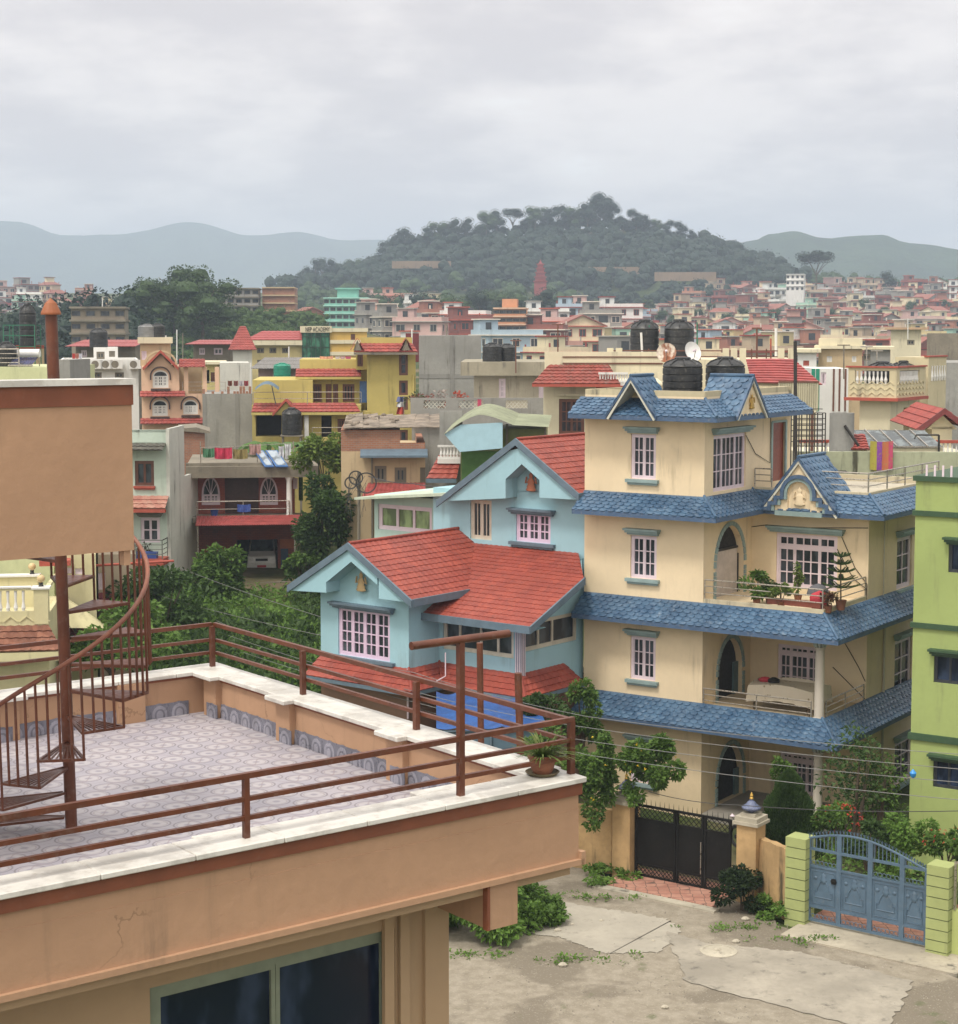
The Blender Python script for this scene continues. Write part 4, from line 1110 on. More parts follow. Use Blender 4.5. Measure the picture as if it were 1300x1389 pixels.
# cloth-covered table on the middle balcony
zb3=L4+.47; tl=thing('balcony_table','table draped with a pale floral cloth on the middle balcony','table',onb(1062,960,1.5,zb3))
uu0=Y.fu(1017,955,.7)[0]; uu1=Y.fu(1106,960,.7)[0]
def cloth(s_,t_):
    u=uu0+(uu1-uu0)*s_; v=.55+1.3*t_
    z=zb3+.72
    return (u,v,z)
mb=MB(Y); mb.box(uu0+.1,uu1-.15,.65,1.8,zb3+.68,zb3+.715); mb.build('tabletop',M_bark,tl)
mb=MB(Y)
for a in (uu0+.15,uu1-.2):
    for b in (.7,1.75): mb.box(a-.025,a+.025,b-.025,b+.025,zb3,zb3+.68)
mb.build('legs_frame',M_bark,tl)
mb=MB(Y); ring=[]
def per(k,n,e,z,wob):
    P4=[(uu0,.58),(uu1,.58),(uu1,1.85),(uu0,1.85)]; q=k/n*4; i=int(q)%4; f=q-int(q); a,b=P4[i],P4[(i+1)%4]
    u=a[0]+(b[0]-a[0])*f; v=a[1]+(b[1]-a[1])*f; cx_,cy_=(uu0+uu1)/2,1.2
    w_=wob*math.sin(k*1.9); u+=(u-cx_)*e+w_*(0 if i in(0,2) else 1); v+=(v-cy_)*e+w_*(1 if i in (0,2) else 0)
    return (u,v,z+(.12*abs(math.sin(k/n*4*pi)) if wob else 0))
n=64
b0=len(mb.v)
for (e,z,w_) in ((-.02,zb3+.722,0),(.0,zb3+.70,.01),(.03,zb3+.45,.03),(.05,zb3+.22,.05)):
    for k in range(n): mb.v.append(mb.P(per(k,n,e,z,w_)))
for i in range(3):
    for k in range(n): mb.f.append((b0+i*n+k,b0+i*n+(k+1)%n,b0+(i+1)*n+(k+1)%n,b0+(i+1)*n+k)); mb.m.append(0)
mb.f.append(tuple(b0+k for k in range(n))); mb.m.append(0)
def floral():
    m,t,b=nt('floral_cloth'); g=t.nodes.new('ShaderNodeTexCoord').outputs['Object']
    v=t.nodes.new('ShaderNodeTexVoronoi'); v.inputs['Scale'].default_value=5; t.links.new(g,v.inputs['Vector'])
    c=mixc(t,ramp(t,v.outputs['Distance'],.12,.22,1,0),(.50,.44,.34),(.22,.17,.10)); t.links.new(c,b.inputs['Base Color']); b.inputs['Roughness'].default_value=.9; return m
tag(mb.build('tablecloth',floral(),loc=onb(1062,960,1.5,zb3),smooth=True),'pale floral cloth hanging over the table on the middle balcony','tablecloth')
c=onb(1038,930,1.3,zb3+.73); mb=MB(); mb.lathe(c[0],c[1],c[2],[(.12,0),(.15,.06),(.08,.12),(0,.14)],12,1.4,1); tag(mb.build('red_cloth',_mc['red_cloth'],loc=c,smooth=True),'crumpled red cloth on the floral balcony table','cloth')
c=onb(1050,932,1.3,zb3+.73); mb=MB(); mb.lathe(c[0],c[1],c[2],[(.14,0),(.15,.08),(.06,.14),(0,.15)],12,1.2,1); tag(mb.build('dark_bag',M_dark,loc=c,smooth=True),'small black bag beside the red cloth on the balcony table','bag')
# ---------------------------------------------------------------- light blue house
B=frame_at(554,52,38.5)
M_aqua=plaster('aqua_wall_paint',(.30,.48,.54),dirt=.35,var=.05,fine=.2,dark=(.18,.25,.25))
M_rtile=tilemat('red_metal_tile',(.25,.046,.030),(.31,.062,.038),rough=.42,dirt=(.10,.04,.035),amt=.5)
M_slate=paint('slate_blue_trim',(.10,.145,.185),rough=.55,dust=.2)
M_pink=paint('pink_frame',(.62,.47,.60),rough=.5,dust=.1,var=.05)
M_crf=paint('cream_frame',(.52,.47,.38),rough=.5,dust=.15)
bh=thing('gabled_blue_house','light blue gabled house with red metal-tile roofs and slate blue verges','house',B.w(0,3,0))
bw=[dict(hole(B,'f',0,459,529,827,893),mat=M_pink,panels=[(1,2,4)]*4,fw=.06,sf=.06,mw=.035,sill=M_slate,lintel=M_slate,lup=.10,sille=.22,linte=.22)]
# lower wing
mb=MB(B); wall_face(mb,'f',0,-3.6,0,3.9,6.62,bw); wall_face(mb,'r',0,0,1.41,3.9,6.9,()); wall_face(mb,'l',-3.6,0,6,3.9,6.9,()); wall_face(mb,'b',6.0,-3.6,0,3.9,6.9,())
ZR=8.15; UR=-1.84; SL=.60
mb.poly([(-3.6,0,6.62),(0,0,6.62),(0,0,ZR-SL*1.84-.03),(UR,0,ZR-.03),(-3.6,0,ZR-SL*1.76-.03)])
# glazed bay
gw=[dict(hole(B,'f',1.41,601,697,846,887),mat=M_crf,panels=[(1,1,1),(1.5,1,1),(1.2,1,1),(1,1,1)],fw=.08,sf=.04)]
gs=[dict(hole(B,'r',3.09,714,779,829,878),mat=M_crf,panels=[(1,1,1),(1,1,1),(1.6,1,1)],fw=.08,sf=.04)]
gs[0]['a0']=1.58; gs[0]['a1']=4.3; gs[0]['z0']=5.12; gs[0]['z1']=6.0
wall_face(mb,'f',1.41,0,3.09,3.9,6.36,gw); wall_face(mb,'r',3.09,1.41,4.6,3.9,6.36,gs)
mb.poly([(3.09,1.41,6.36),(3.09,4.6,6.36),(3.09,4.6,7.62)])
mb.build('wall',M_aqua,bh)
for h in bw: window(bh,B,'f',0,h)
for h in gw: window(bh,B,'f',1.41,h)
for h in gs: window(bh,B,'r',3.09,h)
mb=MB(B); mb.box(2.98,3.20,1.30,1.52,4.3,6.1); mb.build('corner_post',M_slate,bh)
mb=MB(B)
for a in (0,.075,.15): mb.box(3.0+a,3.03+a,1.285,1.299,4.35,5.75); mb.box(3.201,3.215,1.32+a,1.35+a,4.35,5.75)
mb.build('post_stripe',M_wfrm,bh)
# upper block
pu_=[B.fu(*p,4.0) for p in [(701.5,597),(789,672),(597,677)]]
UC=.98; ZA=11.17; HU=2.36; SU=(ZA-9.6)/HU
uw=[dict(hole(B,'f',4.6,700,747,695,736),mat=M_pink,panels=[(1,2,3)]*3,fw=.06,sf=.06,mw=.035,sill=M_slate,lintel=M_slate,lup=.05,sille=.2,linte=.2),
    dict(hole(B,'f',4.6,638,667,678,732),mat=M_crf,panels=[(1,2,1),(1,2,1)],fw=.07,sf=.06,mw=.03)]
U0=B.fu(588,700,4.6)[0]; U1=3.25
mb=MB(B); wall_face(mb,'f',4.6,U0,U1,6.6,9.45,uw); wall_face(mb,'l',U0,4.6,9.5,6.6,9.2,()); wall_face(mb,'r',U1,4.6,9.5,5,9.6,()); wall_face(mb,'b',9.5,U0,U1,5,9.45,())
mb.poly([(-2.1,4.6,9.45),(U1,4.6,9.45),(U1,4.6,ZA-SU*(U1-UC)-.04),(UC,4.6,ZA-.04),(-1.6,4.6,ZA-SU*(UC+1.6)-.04)])
mb.poly([(U0,4.6,9.45),(-2.1,4.6,9.45),(-2.1,9.5,9.45),(U0,9.5,9.45)])
mb.build('upper_wall',M_aqua,bh)
for h in uw: window(bh,B,'f',4.6,h)
# roofs
def slope(pts,course=.25,nm='roof_slope'):
    a=MB(B); coursed(a,pts,course,.24,.022,.016,4); return a.build(nm,M_rtile,bh)
slope([(.64,-.62,ZR-SL*2.48),(.64,4.6,ZR-SL*2.48),(UR,4.6,ZR),(UR,-.62,ZR)])
slope([(-4.33,4.6,ZR-SL*2.49),(-4.33,-.62,ZR-SL*2.49),(UR,-.62,ZR),(UR,4.6,ZR)])
slope([(.03,.6,6.08),(4.02,.6,6.08),(4.02,3.3,7.20),(-.79,3.3,7.20)]); slope([(-.79,3.3,7.20),(4.02,3.3,7.20),(2.9,4.6,7.74),(-1.2,4.6,7.74)])
RB=10.2
slope([(UC+HU+.0,3.98,9.6),(UC+HU,RB,9.6),(UC,RB,ZA),(UC,3.98,ZA)])
slope([(-2.15,RB,ZA-SU*3.13),(-2.15,3.98,ZA-SU*3.13),(UC,3.98,ZA),(UC,RB,ZA)])
mb=MB(B); mb.tube([(UR,-.6,ZR+.04),(UR,4.6,ZR+.04)],.05,8); mb.build('ridge_cap',M_rtile,bh); mb=MB(B); mb.tube([(UC,4.0,ZA+.04),(UC,RB,ZA+.04)],.05,8); mb.build('ridge_cap',M_rtile,bh)
# verges, fascias
def vergeb(p,q,drop=.16,th=.07,dirv=(0,1,0)):
    mb=MB(B); mb.prism([(p[0],p[1],p[2]+.06),(q[0],q[1],q[2]+.06),(q[0],q[1],q[2]-drop),(p[0],p[1],p[2]-drop)],tuple(x*th for x in dirv)); mb.build('verge_board',M_slate,bh)
vergeb((UR,-.68,ZR),(.68,-.68,ZR-SL*2.52)); vergeb((UR,-.68,ZR),(-4.38,-.68,ZR-SL*2.53))
vergeb((UC,3.9,ZA),(UC+HU+.05,3.9,9.58)); vergeb((UC,3.9,ZA),(-2.2,3.9,ZA-SU*3.18))
vergeb((.64,-.6,ZR-SL*2.48),(.64,2.05,ZR-SL*2.48),dirv=(.06,0,0),th=1)
vergeb((.0,.56,6.06),(4.06,.56,6.06),dirv=(0,.05,0),th=1); vergeb((4.03,.6,6.06),(4.03,3.3,7.18),dirv=(.05,0,0),th=1)
vergeb((UC+HU,4,9.6),(UC+HU,RB,9.6),dirv=(.05,0,0),th=1)
# soffits of the lean-to
mb=MB(B); mb.poly([(.0,.62,5.93),(4.0,.62,5.93),(4.0,1.45,5.98),(0,1.45,5.98)]); mb.poly([(3.09,.62,5.95),(4.0,.62,5.95),(4.0,3.3,7.06),(3.09,4.5,7.56)]); mb.build('soffit',M_aqua,bh)
# blue barge panels with stepped cut-out
def panel(pts,v,th=.10,nm='barge_panel'):
    P=[(*(B.fu(a,b,v)),) for a,b in pts]; P=[(u,v,z) for u,z in P]
    n=len(P); apex=P[-1]
    mb=MB(B)
    # split at the apex into left and right concave fans (quads between outer slope and inner cut-out)
    L,a1,a2,a3,a4,a5,Rr,ap=P
    def on(u):  # height of the outer slope at u
        return ap[2]-(ap[2]-L[2])*(ap[0]-u)/(ap[0]-L[0]) if u<ap[0] else ap[2]-(ap[2]-Rr[2])*(u-ap[0])/(Rr[0]-ap[0])
    mb.prism([L,a1,(a1[0],v,on(a1[0]))],(0,th,0))
    mb.prism([(a2[0]+.0,v,a2[2]),a3,(a3[0],v,on(a3[0])),(a2[0],v,on(a2[0]))],(0,th,0))
    mb.prism([a3,a4,(a4[0],v,on(a4[0])),(a3[0],v,on(a3[0]))],(0,th,0))
    mb.prism([a5,Rr,(a5[0],v,on(a5[0]))],(0,th,0))
    mb.build(nm,M_aqua,bh)
    c=MB(B)   # soffit linings back to the wall
    for p,q in ((a1,a2),(a2,a3),(a3,a4),(a4,a5),(L,a1),(a5,Rr)): c.poly([p,q,(q[0],v+.62,q[2]),(p[0],v+.62,p[2])])
    c.build('barge_soffit',M_aqua,bh)
panel([(393.5,801),(442.6,804),(442.6,790),(476.5,762),(512,793.5),(514,812),(559,818),(471,738)],-.6)
panel([(597,680),(686,676),(686,650),(708,629.5),(732,651),(732,675),(784,678),(701.5,601)],4.0)
M_ochre=paint('ochre_figure',(.36,.25,.12),rough=.7); M_orange=paint('terracotta_figure',(.36,.12,.06),rough=.7)
_p=B.fu(490,802,-.12); ornament(B,bh,_p[0],-.12,_p[1],1.0,M_ochre)
_p=B.fu(721,666,4.5); ornament(B,bh,_p[0],4.48,_p[1],1.0,M_orange)
# red skirt roof
skirt(bh,B,[(-3.6,0),(0,0),(0,1.41),(3.09,1.41),(3.09,3.6)],.78,4.0,4.50,(M_rtile,M_slate,M_soffit),w=.28,course=.27,fn=coursed)
M_brownwall=plaster('ground_storey_wall',(.20,.12,.08),dirt=.4)
mb=MB(B); mb.box(-3.6,0,0,6,-.3,3.9); mb.box(0,3.09,1.41,6,-.3,3.9); mb.build('ground_storey_wall',M_brownwall,bh)
mb=MB(B); mb.box(-1.6,-.4,-.01,.03,.2,2.4); mb.build('door',M_bark,bh)
# sunroom on the left
M_pmint=plaster('pale_mint_wall',(.42,.56,.50),dirt=.15,var=.06)
sr0=B.fu(508,683,5.2)[0]; sr=[dict(hole(B,'f',5.2,513,586,686,721),mat=M_wfrm,glass=glass('green_glass',(.10,.14,.06),rough=.15),panels=[(1,1,1)]*3,fw=.09,sf=.05)]
block(bh,B,sr0,U0,5.2,9,6.5,9.0,M_pmint,front=sr,name='sunroom_wall')
mb=MB(B); mb.prism([(-6.3,4.5,8.93),(-1.9,4.2,9.36),(-1.9,4.2,9.26),(-6.3,4.5,8.85)],(0,4.6,0)); mb.build('sunroom_roof',paint('pale_green_sheet',(.42,.48,.38),rough=.6),bh)
mb=MB(B); mb.tube([B.w and (-.02+.0,-.03,4.5),(-.02,-.03,3.0)],.03,6); mb.tube([(.9,.62,5.0),(.9,.62,4.3),(.6,.5,4.1)],.02,6); mb.build('drainpipe',M_wfrm,bh)
# shed with blue tarpaulin between the blue house and the terrace
sh=thing('tarpaulin_shed','lean-to shed covered by a bright blue tarpaulin below the red skirt roof','shed',atY(650,1000,48.5))
M_tarp=paint('blue_tarpaulin',(.025,.085,.27),rough=.38,var=.2,dust=.15)
c0,c1,c2,c3=atY(592,988,47.4),atY(742,985,46.6),atY(726,944,50.6),atY(592,938,51.2)
def tarp(s_,t_):
    p=bil([c0,c1,c2,c3],s_,t_); return (p[0],p[1],p[2]-.06*abs(math.sin(s_*pi*5))+.02*math.sin(t_*9+s_*14))
mb=MB(); mb.grid(tarp,60,20); mb.build('tarpaulin',M_tarp,sh,smooth=True)
mb=MB()
for s_ in (0,.25,.5,.75,1):
    p=tarp(s_,0); mb.tube([(p[0],p[1]+.05,p[2]-.05),(p[0],p[1]+.05,0)],.03,6)
mb.tube([tuple(Vector(tarp(0,0))-Vector((0,-.05,.1))),tuple(Vector(tarp(1,0))-Vector((0,-.05,.1)))],.03,6)
mb.build('frame',M_slate,sh)
mb=MB(); p,q=tarp(0,0),tarp(1,0); mb.add([(p[0],p[1]+.12,p[2]-.1),(q[0],q[1]+.12,q[2]-.1),(q[0],q[1]+.12,0),(p[0],p[1]+.12,0)],[(0,1,2,3)]); mb.build('side_sheet',paint('grey_blue_sheet',(.07,.12,.16),rough=.5),sh)
import math
H=14.5; FPX=2400.0; PITCH=math.atan(200/2400.0)
def ray(px,py):
    x=(px-650)/FPX; y=-(py-650)/FPX
    c,s=math.cos(PITCH),math.sin(PITCH)
    return (x, c+y*s, -s+y*c)
def atY(px,py,Y):
    d=ray(px,py); k=Y/d[1]; return (d[0]*k,Y,H+d[2]*k)
def atZ(px,py,z):
    d=ray(px,py); k=(z-H)/d[2]; return (d[0]*k,d[1]*k,z)
class Fr:
    def __init__(s,x,y,az):
        a=math.radians(az); s.x=x;s.y=y;s.az=az
        s.U=(math.cos(a),-math.sin(a)); s.V=(math.sin(a),math.cos(a))
    def w(s,u,v,z): return (s.x+u*s.U[0]+v*s.V[0], s.y+u*s.U[1]+v*s.V[1], z)
    def fu(s,px,py,v=0):
        d=ray(px,py); n=s.V
        k=(s.x*n[0]+s.y*n[1]+v)/(d[0]*n[0]+d[1]*n[1])
        X,Y=d[0]*k,d[1]*k
        return ((X-s.x)*s.U[0]+(Y-s.y)*s.U[1], H+d[2]*k)
    def fv(s,px,py,u=0):
        d=ray(px,py); n=s.U
        k=(s.x*n[0]+s.y*n[1]+u)/(d[0]*n[0]+d[1]*n[1])
        X,Y=d[0]*k,d[1]*k
        return ((X-s.x)*s.V[0]+(Y-s.y)*s.V[1], H+d[2]*k)
def frame_at(px,Y,az,py=650):
    p=atY(px,py,Y); return Fr(p[0],p[1],az)
# ---------------------------------------------------------------- lane, garden wall, gates
def gpt(px,py,z=0): p=atZ(px,py,z); return (p[0],p[1])
def pathfr(p,q):
    """frame whose u axis runs from p to q, v pointing away from the camera"""
    a=math.degrees(math.atan2(-(q[1]-p[1]),q[0]-p[0])); f=Fr(p[0],p[1],a); return f,math.hypot(q[0]-p[0],q[1]-p[1])
def dirtmat():
    m,t,b=nt('lane_dirt_concrete'); g=t.nodes.new('ShaderNodeTexCoord').outputs['Object']
    n=noise(t,.35,g,6); n2=noise(t,3,g,8,rough=.7); n3=noise(t,22,g,4); n4=noise(t,.9,g,5)
    c=mixc(t,ramp(t,n2,.35,.7),(.205,.175,.13),(.285,.25,.195))
    c=mixc(t,ramp(t,n,.52,.58),c,(.16,.135,.10)); c=mixc(t,ramp(t,n4,.62,.7,0,.7),c,(.09,.10,.045)); c=mixc(t,ramp(t,n3,.55,.75,0,.5),c,(.42,.38,.30))
    t.links.new(c,b.inputs['Base Color']); b.inputs['Roughness'].default_value=.95; bump(t,b,n2,.5,.03); return m
def strip(name,pts,z,mat,kind='structure',jit=.0,sub=1,seed=0):
    rg=random.Random(seed); P=[]
    n=len(pts)
    for i in range(n):
        a,b=pts[i],pts[(i+1)%n]
        for k in range(sub):
            f=k/sub; j=(rg.uniform(-jit,jit) if jit else 0,rg.uniform(-jit,jit) if jit else 0)
            P.append((a[0]+(b[0]-a[0])*f+j[0],a[1]+(b[1]-a[1])*f+j[1],z))
    mb=MB(); mb.poly(P)
    return tag(mb.build(name,mat),kind=kind)
ML=dirtmat()
strip('lane',[(-4,48.6),(1.5,47.6),gpt(858,1197),gpt(993,1224),gpt(1068,1262),gpt(1300,1330),(16,34),(17,20),(2,20),(-4,30)],.06,ML,jit=.15,sub=8,seed=2)
M_conc2=plaster('lane_concrete_slab',(.34,.31,.255),dirt=.35,var=.12,fine=.5)
strip('pavement',[gpt(715,1215,.1),gpt(800,1228,.1),gpt(905,1245,.1),gpt(925,1262,.1),gpt(895,1290,.1),gpt(820,1292,.1),gpt(760,1270,.1),gpt(690,1262,.1)],.075,M_conc2,jit=.055,sub=26,seed=5)
strip('path',[gpt(905,1262,.1),gpt(960,1278,.1),gpt(1085,1290,.1),gpt(1240,1330,.1),gpt(1200,1400,.1),gpt(930,1330,.1)],.078,plaster('lane_concrete_worn',(.30,.27,.22),dirt=.6,var=.2,fine=.6),jit=.055,sub=26,seed=6)
M_och=plaster('ochre_wall',(.47,.31,.15),dirt=1.0,var=.22,fine=.6,dark=(.10,.08,.045))
M_cap=plaster('cracked_cap',(.42,.38,.30),dirt=.6,var=.2,fine=.5)
M_lime=plaster('lime_green_pillar',(.33,.37,.15),dirt=.3,var=.1,fine=.3)
M_blkgate=paint('black_gate_paint',(.006,.0055,.005),rough=.55,dust=.04,var=.3,spec=.25)
g0,g1=gpt(858,1192),gpt(995,1220); G,GL=pathfr(g0,g1)
gw_=gpt(1068,1250)
def zat(px,py,fr,v=0): return fr.fu(px,py,v)
# pillars with lantern finials
def pillar(px,pyt,label,v=0):
    u,z=G.fu(px,pyt,v-.25); base=G.w(u,v,0); t_=thing('gate_pillar',label,'gate pillar',base,'ochre gate pillars')
    mb=MB(G); mb.box(u-.27,u+.27,v-.25,v+.29,-.2,z-.22); mb.build('shaft',M_och,t_)
    mb=MB(G); mb.box(u-.35,u+.35,v-.33,v+.37,z-.22,z-.14); mb.box(u-.31,u+.31,v-.29,v+.33,z-.14,z-.02); mb.box(u-.2,u+.2,v-.18,v+.22,z-.02,z+.06); mb.build('cap',M_cap,t_)
    mb=MB(G); mb.lathe(u,v+.02,z+.06,[(.08,0),(.12,.04),(.23,.08),(.25,.13),(.20,.17),(.13,.22),(.10,.27),(.05,.30),(.05,.33)],12); lf=mb.build('finial',paint('blue_grey_ceramic',(.10,.12,.20),rough=.25,dust=.2),t_,smooth=True)
    mb=MB(G); mb.lathe(u,v+.02,z+.39,[(.04,0),(.055,.03),(.03,.07),(.045,.1),(.0,.2)],8); mb.build('finial_tip',M_gold,lf,smooth=True)
    return z
zp1=pillar(843,1080,'ochre gate pillar with blue finial left of the black gate, by the yellow-flowered creeper')
zp2=pillar(1013,1108,'ochre gate pillar with gold-tipped finial right of the black gate')
# black gate
u0=G.fu(862,1150,0)[0]; u1=G.fu(992,1160,0)[0]; zt=G.fu(925,1098,0)[1]-.05
bg_=thing('black_gate','black double sheet-metal gate with lattice bands and a row of spikes','gate',G.w((u0+u1)/2,0,.1))
ug=u0+(u1-u0)*.43; ug2=u0+(u1-u0)*.72
for a,b in ((u0,ug),(ug+.02,ug2),(ug2+.02,u1)):
    mb=MB(G)
    for (x0,x1,q0,q1) in ((a,a+.06,.12,zt),(b-.06,b,.12,zt),(a+.06,b-.06,.12,.18),(a+.06,b-.06,zt-.06,zt),(a+.06,b-.06,.42,.48),(a+.06,b-.06,zt-.42,zt-.36)): mb.box(x0,x1,-.03,.03,q0,q1)
    for (q0,q1) in ((.18,.42),(zt-.36,zt-.06)):
        h=q1-q0; n=int((b-a-.12)/(h*.5))+2
        for k in range(-1,n):
            x=a+.06+k*h*.5
            for s in (1,-1):
                xs=(x,x+h) if s>0 else (x+h,x)
                p=[xs[0],q0,xs[1],q1]
                # clip to leaf
                lo,hi=a+.06,b-.06
                (x0_,z0_,x1_,z1_)=p
                def cl(x0_,z0_,x1_,z1_):
                    pts=[]
                    for (X,Z,X2,Z2) in ((x0_,z0_,x1_,z1_),(x1_,z1_,x0_,z0_)):
                        if X<lo: Z=Z+(Z2-Z)*(lo-X)/(X2-X) if X2!=X else Z; X=lo
                        if X>hi: Z=Z+(Z2-Z)*(hi-X)/(X2-X) if X2!=X else Z; X=hi
                        pts.append((X,Z))
                    return pts
                if max(x0_,x1_)<=lo or min(x0_,x1_)>=hi: continue
                (A0,A1),(B0,B1)=cl(*p); mb.tube([(A0,0,A1),(B0,0,B1)],.011,4)
    n=int((b-a)/.13)
    for k in range(n): x=a+(k+.5)*(b-a)/n; mb.tube([(x,0,zt),(x,0,zt+.16)],.012,4,r2=.002)
    lf=mb.build('gate_leaf',M_blkgate,bg_)
    mb=MB(G); mb.box(a+.06,b-.06,-.008,.008,.48,zt-.42); mb.build('sheet_panel',M_blkgate,lf)
mb=MB(G); mb.tube([(ug2-.05,-.06,1.35),(ug2-.05,-.06,.5)],.014,6); mb.build('drop_bolt',M_steel,bg_)
# threshold of red pavers and its stepped edge
def paver():
    m,t,b=nt('red_paver'); g=t.nodes.new('ShaderNodeTexCoord').outputs['Object']
    v=t.nodes.new('ShaderNodeTexVoronoi'); v.feature='DISTANCE_TO_EDGE'; v.inputs['Scale'].default_value=3.6; v.inputs['Randomness'].default_value=.25; t.links.new(g,v.inputs['Vector'])
    n=noise(t,3,g,5)
    c=mixc(t,ramp(t,n,.35,.65),(.33,.15,.105),(.42,.22,.16)); c=mixc(t,ramp(t,v.outputs['Distance'],.02,.05,1,0),c,(.13,.08,.06))
    t.links.new(c,b.inputs['Base Color']); b.inputs['Roughness'].default_value=.85; bump(t,b,v.outputs['Distance'],.5,.02); return m
M_pav=paver()
mb=MB(G); mb.box(-.25,GL+.0,-1.15,.6,-.1,.13); th_=tag(mb.build('paving',M_pav),kind='structure')
mb=MB(G); mb.box(-.35,GL+.2,-1.45,-1.153,-.1,.11); tag(mb.build('kerb',M_cap),kind='structure')
# ochre boundary walls
def boundary(p,q,h0,h1,label,mat,th=.2,name='garden_wall'):
    f,L=pathfr(p,q); mb=MB(f); n=max(2,int(L/.25)); rg=random.Random(int(L*100))
    top=[]
    for k in range(n+1): top.append((L*k/n,h0+(h1-h0)*k/n+rg.uniform(-.02,.02)))
    for (a,za),(b,zb_) in zip(top,top[1:]):
        mb.add([(a,0,-.3),(b,0,-.3),(b,0,zb_),(a,0,za),(a,th,-.3),(b,th,-.3),(b,th,zb_),(a,th,za)],[(0,1,2,3),(5,4,7,6),(3,2,6,7)]+([(0,3,7,4)] if a==0 else [])+([(1,5,6,2)] if b==L else []))
    return tag(mb.build(name,mat,loc=(p[0],p[1],0)),label,'wall')
wp=G.w(G.fu(1030,1150,0)[0]-.02,0,0); boundary((wp[0],wp[1]),gw_,1.72,1.80,'ochre weathered garden wall between the gold-tipped pillar and the lime green pillar',M_och)
wp2=G.w(G.fu(829,1150,0)[0]+.02,0,0); far=(wp2[0]-4.5,wp2[1]+2.6); boundary(far,(wp2[0],wp2[1]),1.75,1.75,'ochre garden wall under the creeper, left of the black gate',M_och)
# blue gate with lime pillars
e0,e1=gpt(1095,1256),gpt(1258,1292); E,EL=pathfr(e0,e1)
def lime(px,pyt,label):
    u,z=E.fu(px,pyt,-.2); b=E.w(u,0,0); t_=thing('lime_gate_pillar',label,'gate pillar',b,'lime green gate pillars')
    k=9; hh=(z+.1)/k
    for i in range(k):
        mb=MB(E); mb.box(u-.27,u+.27,-.25,.27,-.1+i*hh+.012,-.1+(i+1)*hh-.012); mb.build('block_course',M_lime,t_)
    mb=MB(E); mb.box(u-.24,u+.24,-.22,.24,-.1,z-.02); mb.build('core',paint('dark_joint',(.10,.11,.05),rough=.9),t_)
    return u,z
la_=lime(1081,1136,'lime green block pillar left of the blue gate, against the ochre wall'); lb_=lime(1274,1174,'lime green block pillar at the right end of the blue gate')
M_bgate=paint('blue_grey_gate_paint',(.075,.125,.180),rough=.42,dust=.15,var=.12)
u0=E.fu(1097,1200,0)[0]; u1=E.fu(1258,1230,0)[0]; zg=E.fu(1180,1195,0)[1]
z_mid=E.fu(1180,1165,0)[1]; z_arch=E.fu(1140,1132,0)[1]; zl=E.fu(1098,1137,0)[1]; zr=E.fu(1256,1180,0)[1]
gt=thing('blue_gate','blue-grey double gate with arched rail, spear tips and embossed panels','gate',E.w((u0+u1)/2,0,.1))
def archz(u):
    f=(u-u0)/(u1-u0); return zl+(zr-zl)*f**1.6+.33*math.sin(pi*min(f*1.02,1))**1.0*(1-.3*f)
zbase=.16; zpan=E.fu(1180,1190,0)[1]-.02; zrail=zpan+.42
div=[u0,u0+(u1-u0)*.265,u0+(u1-u0)*.53,u0+(u1-u0)*.795,u1+.05]
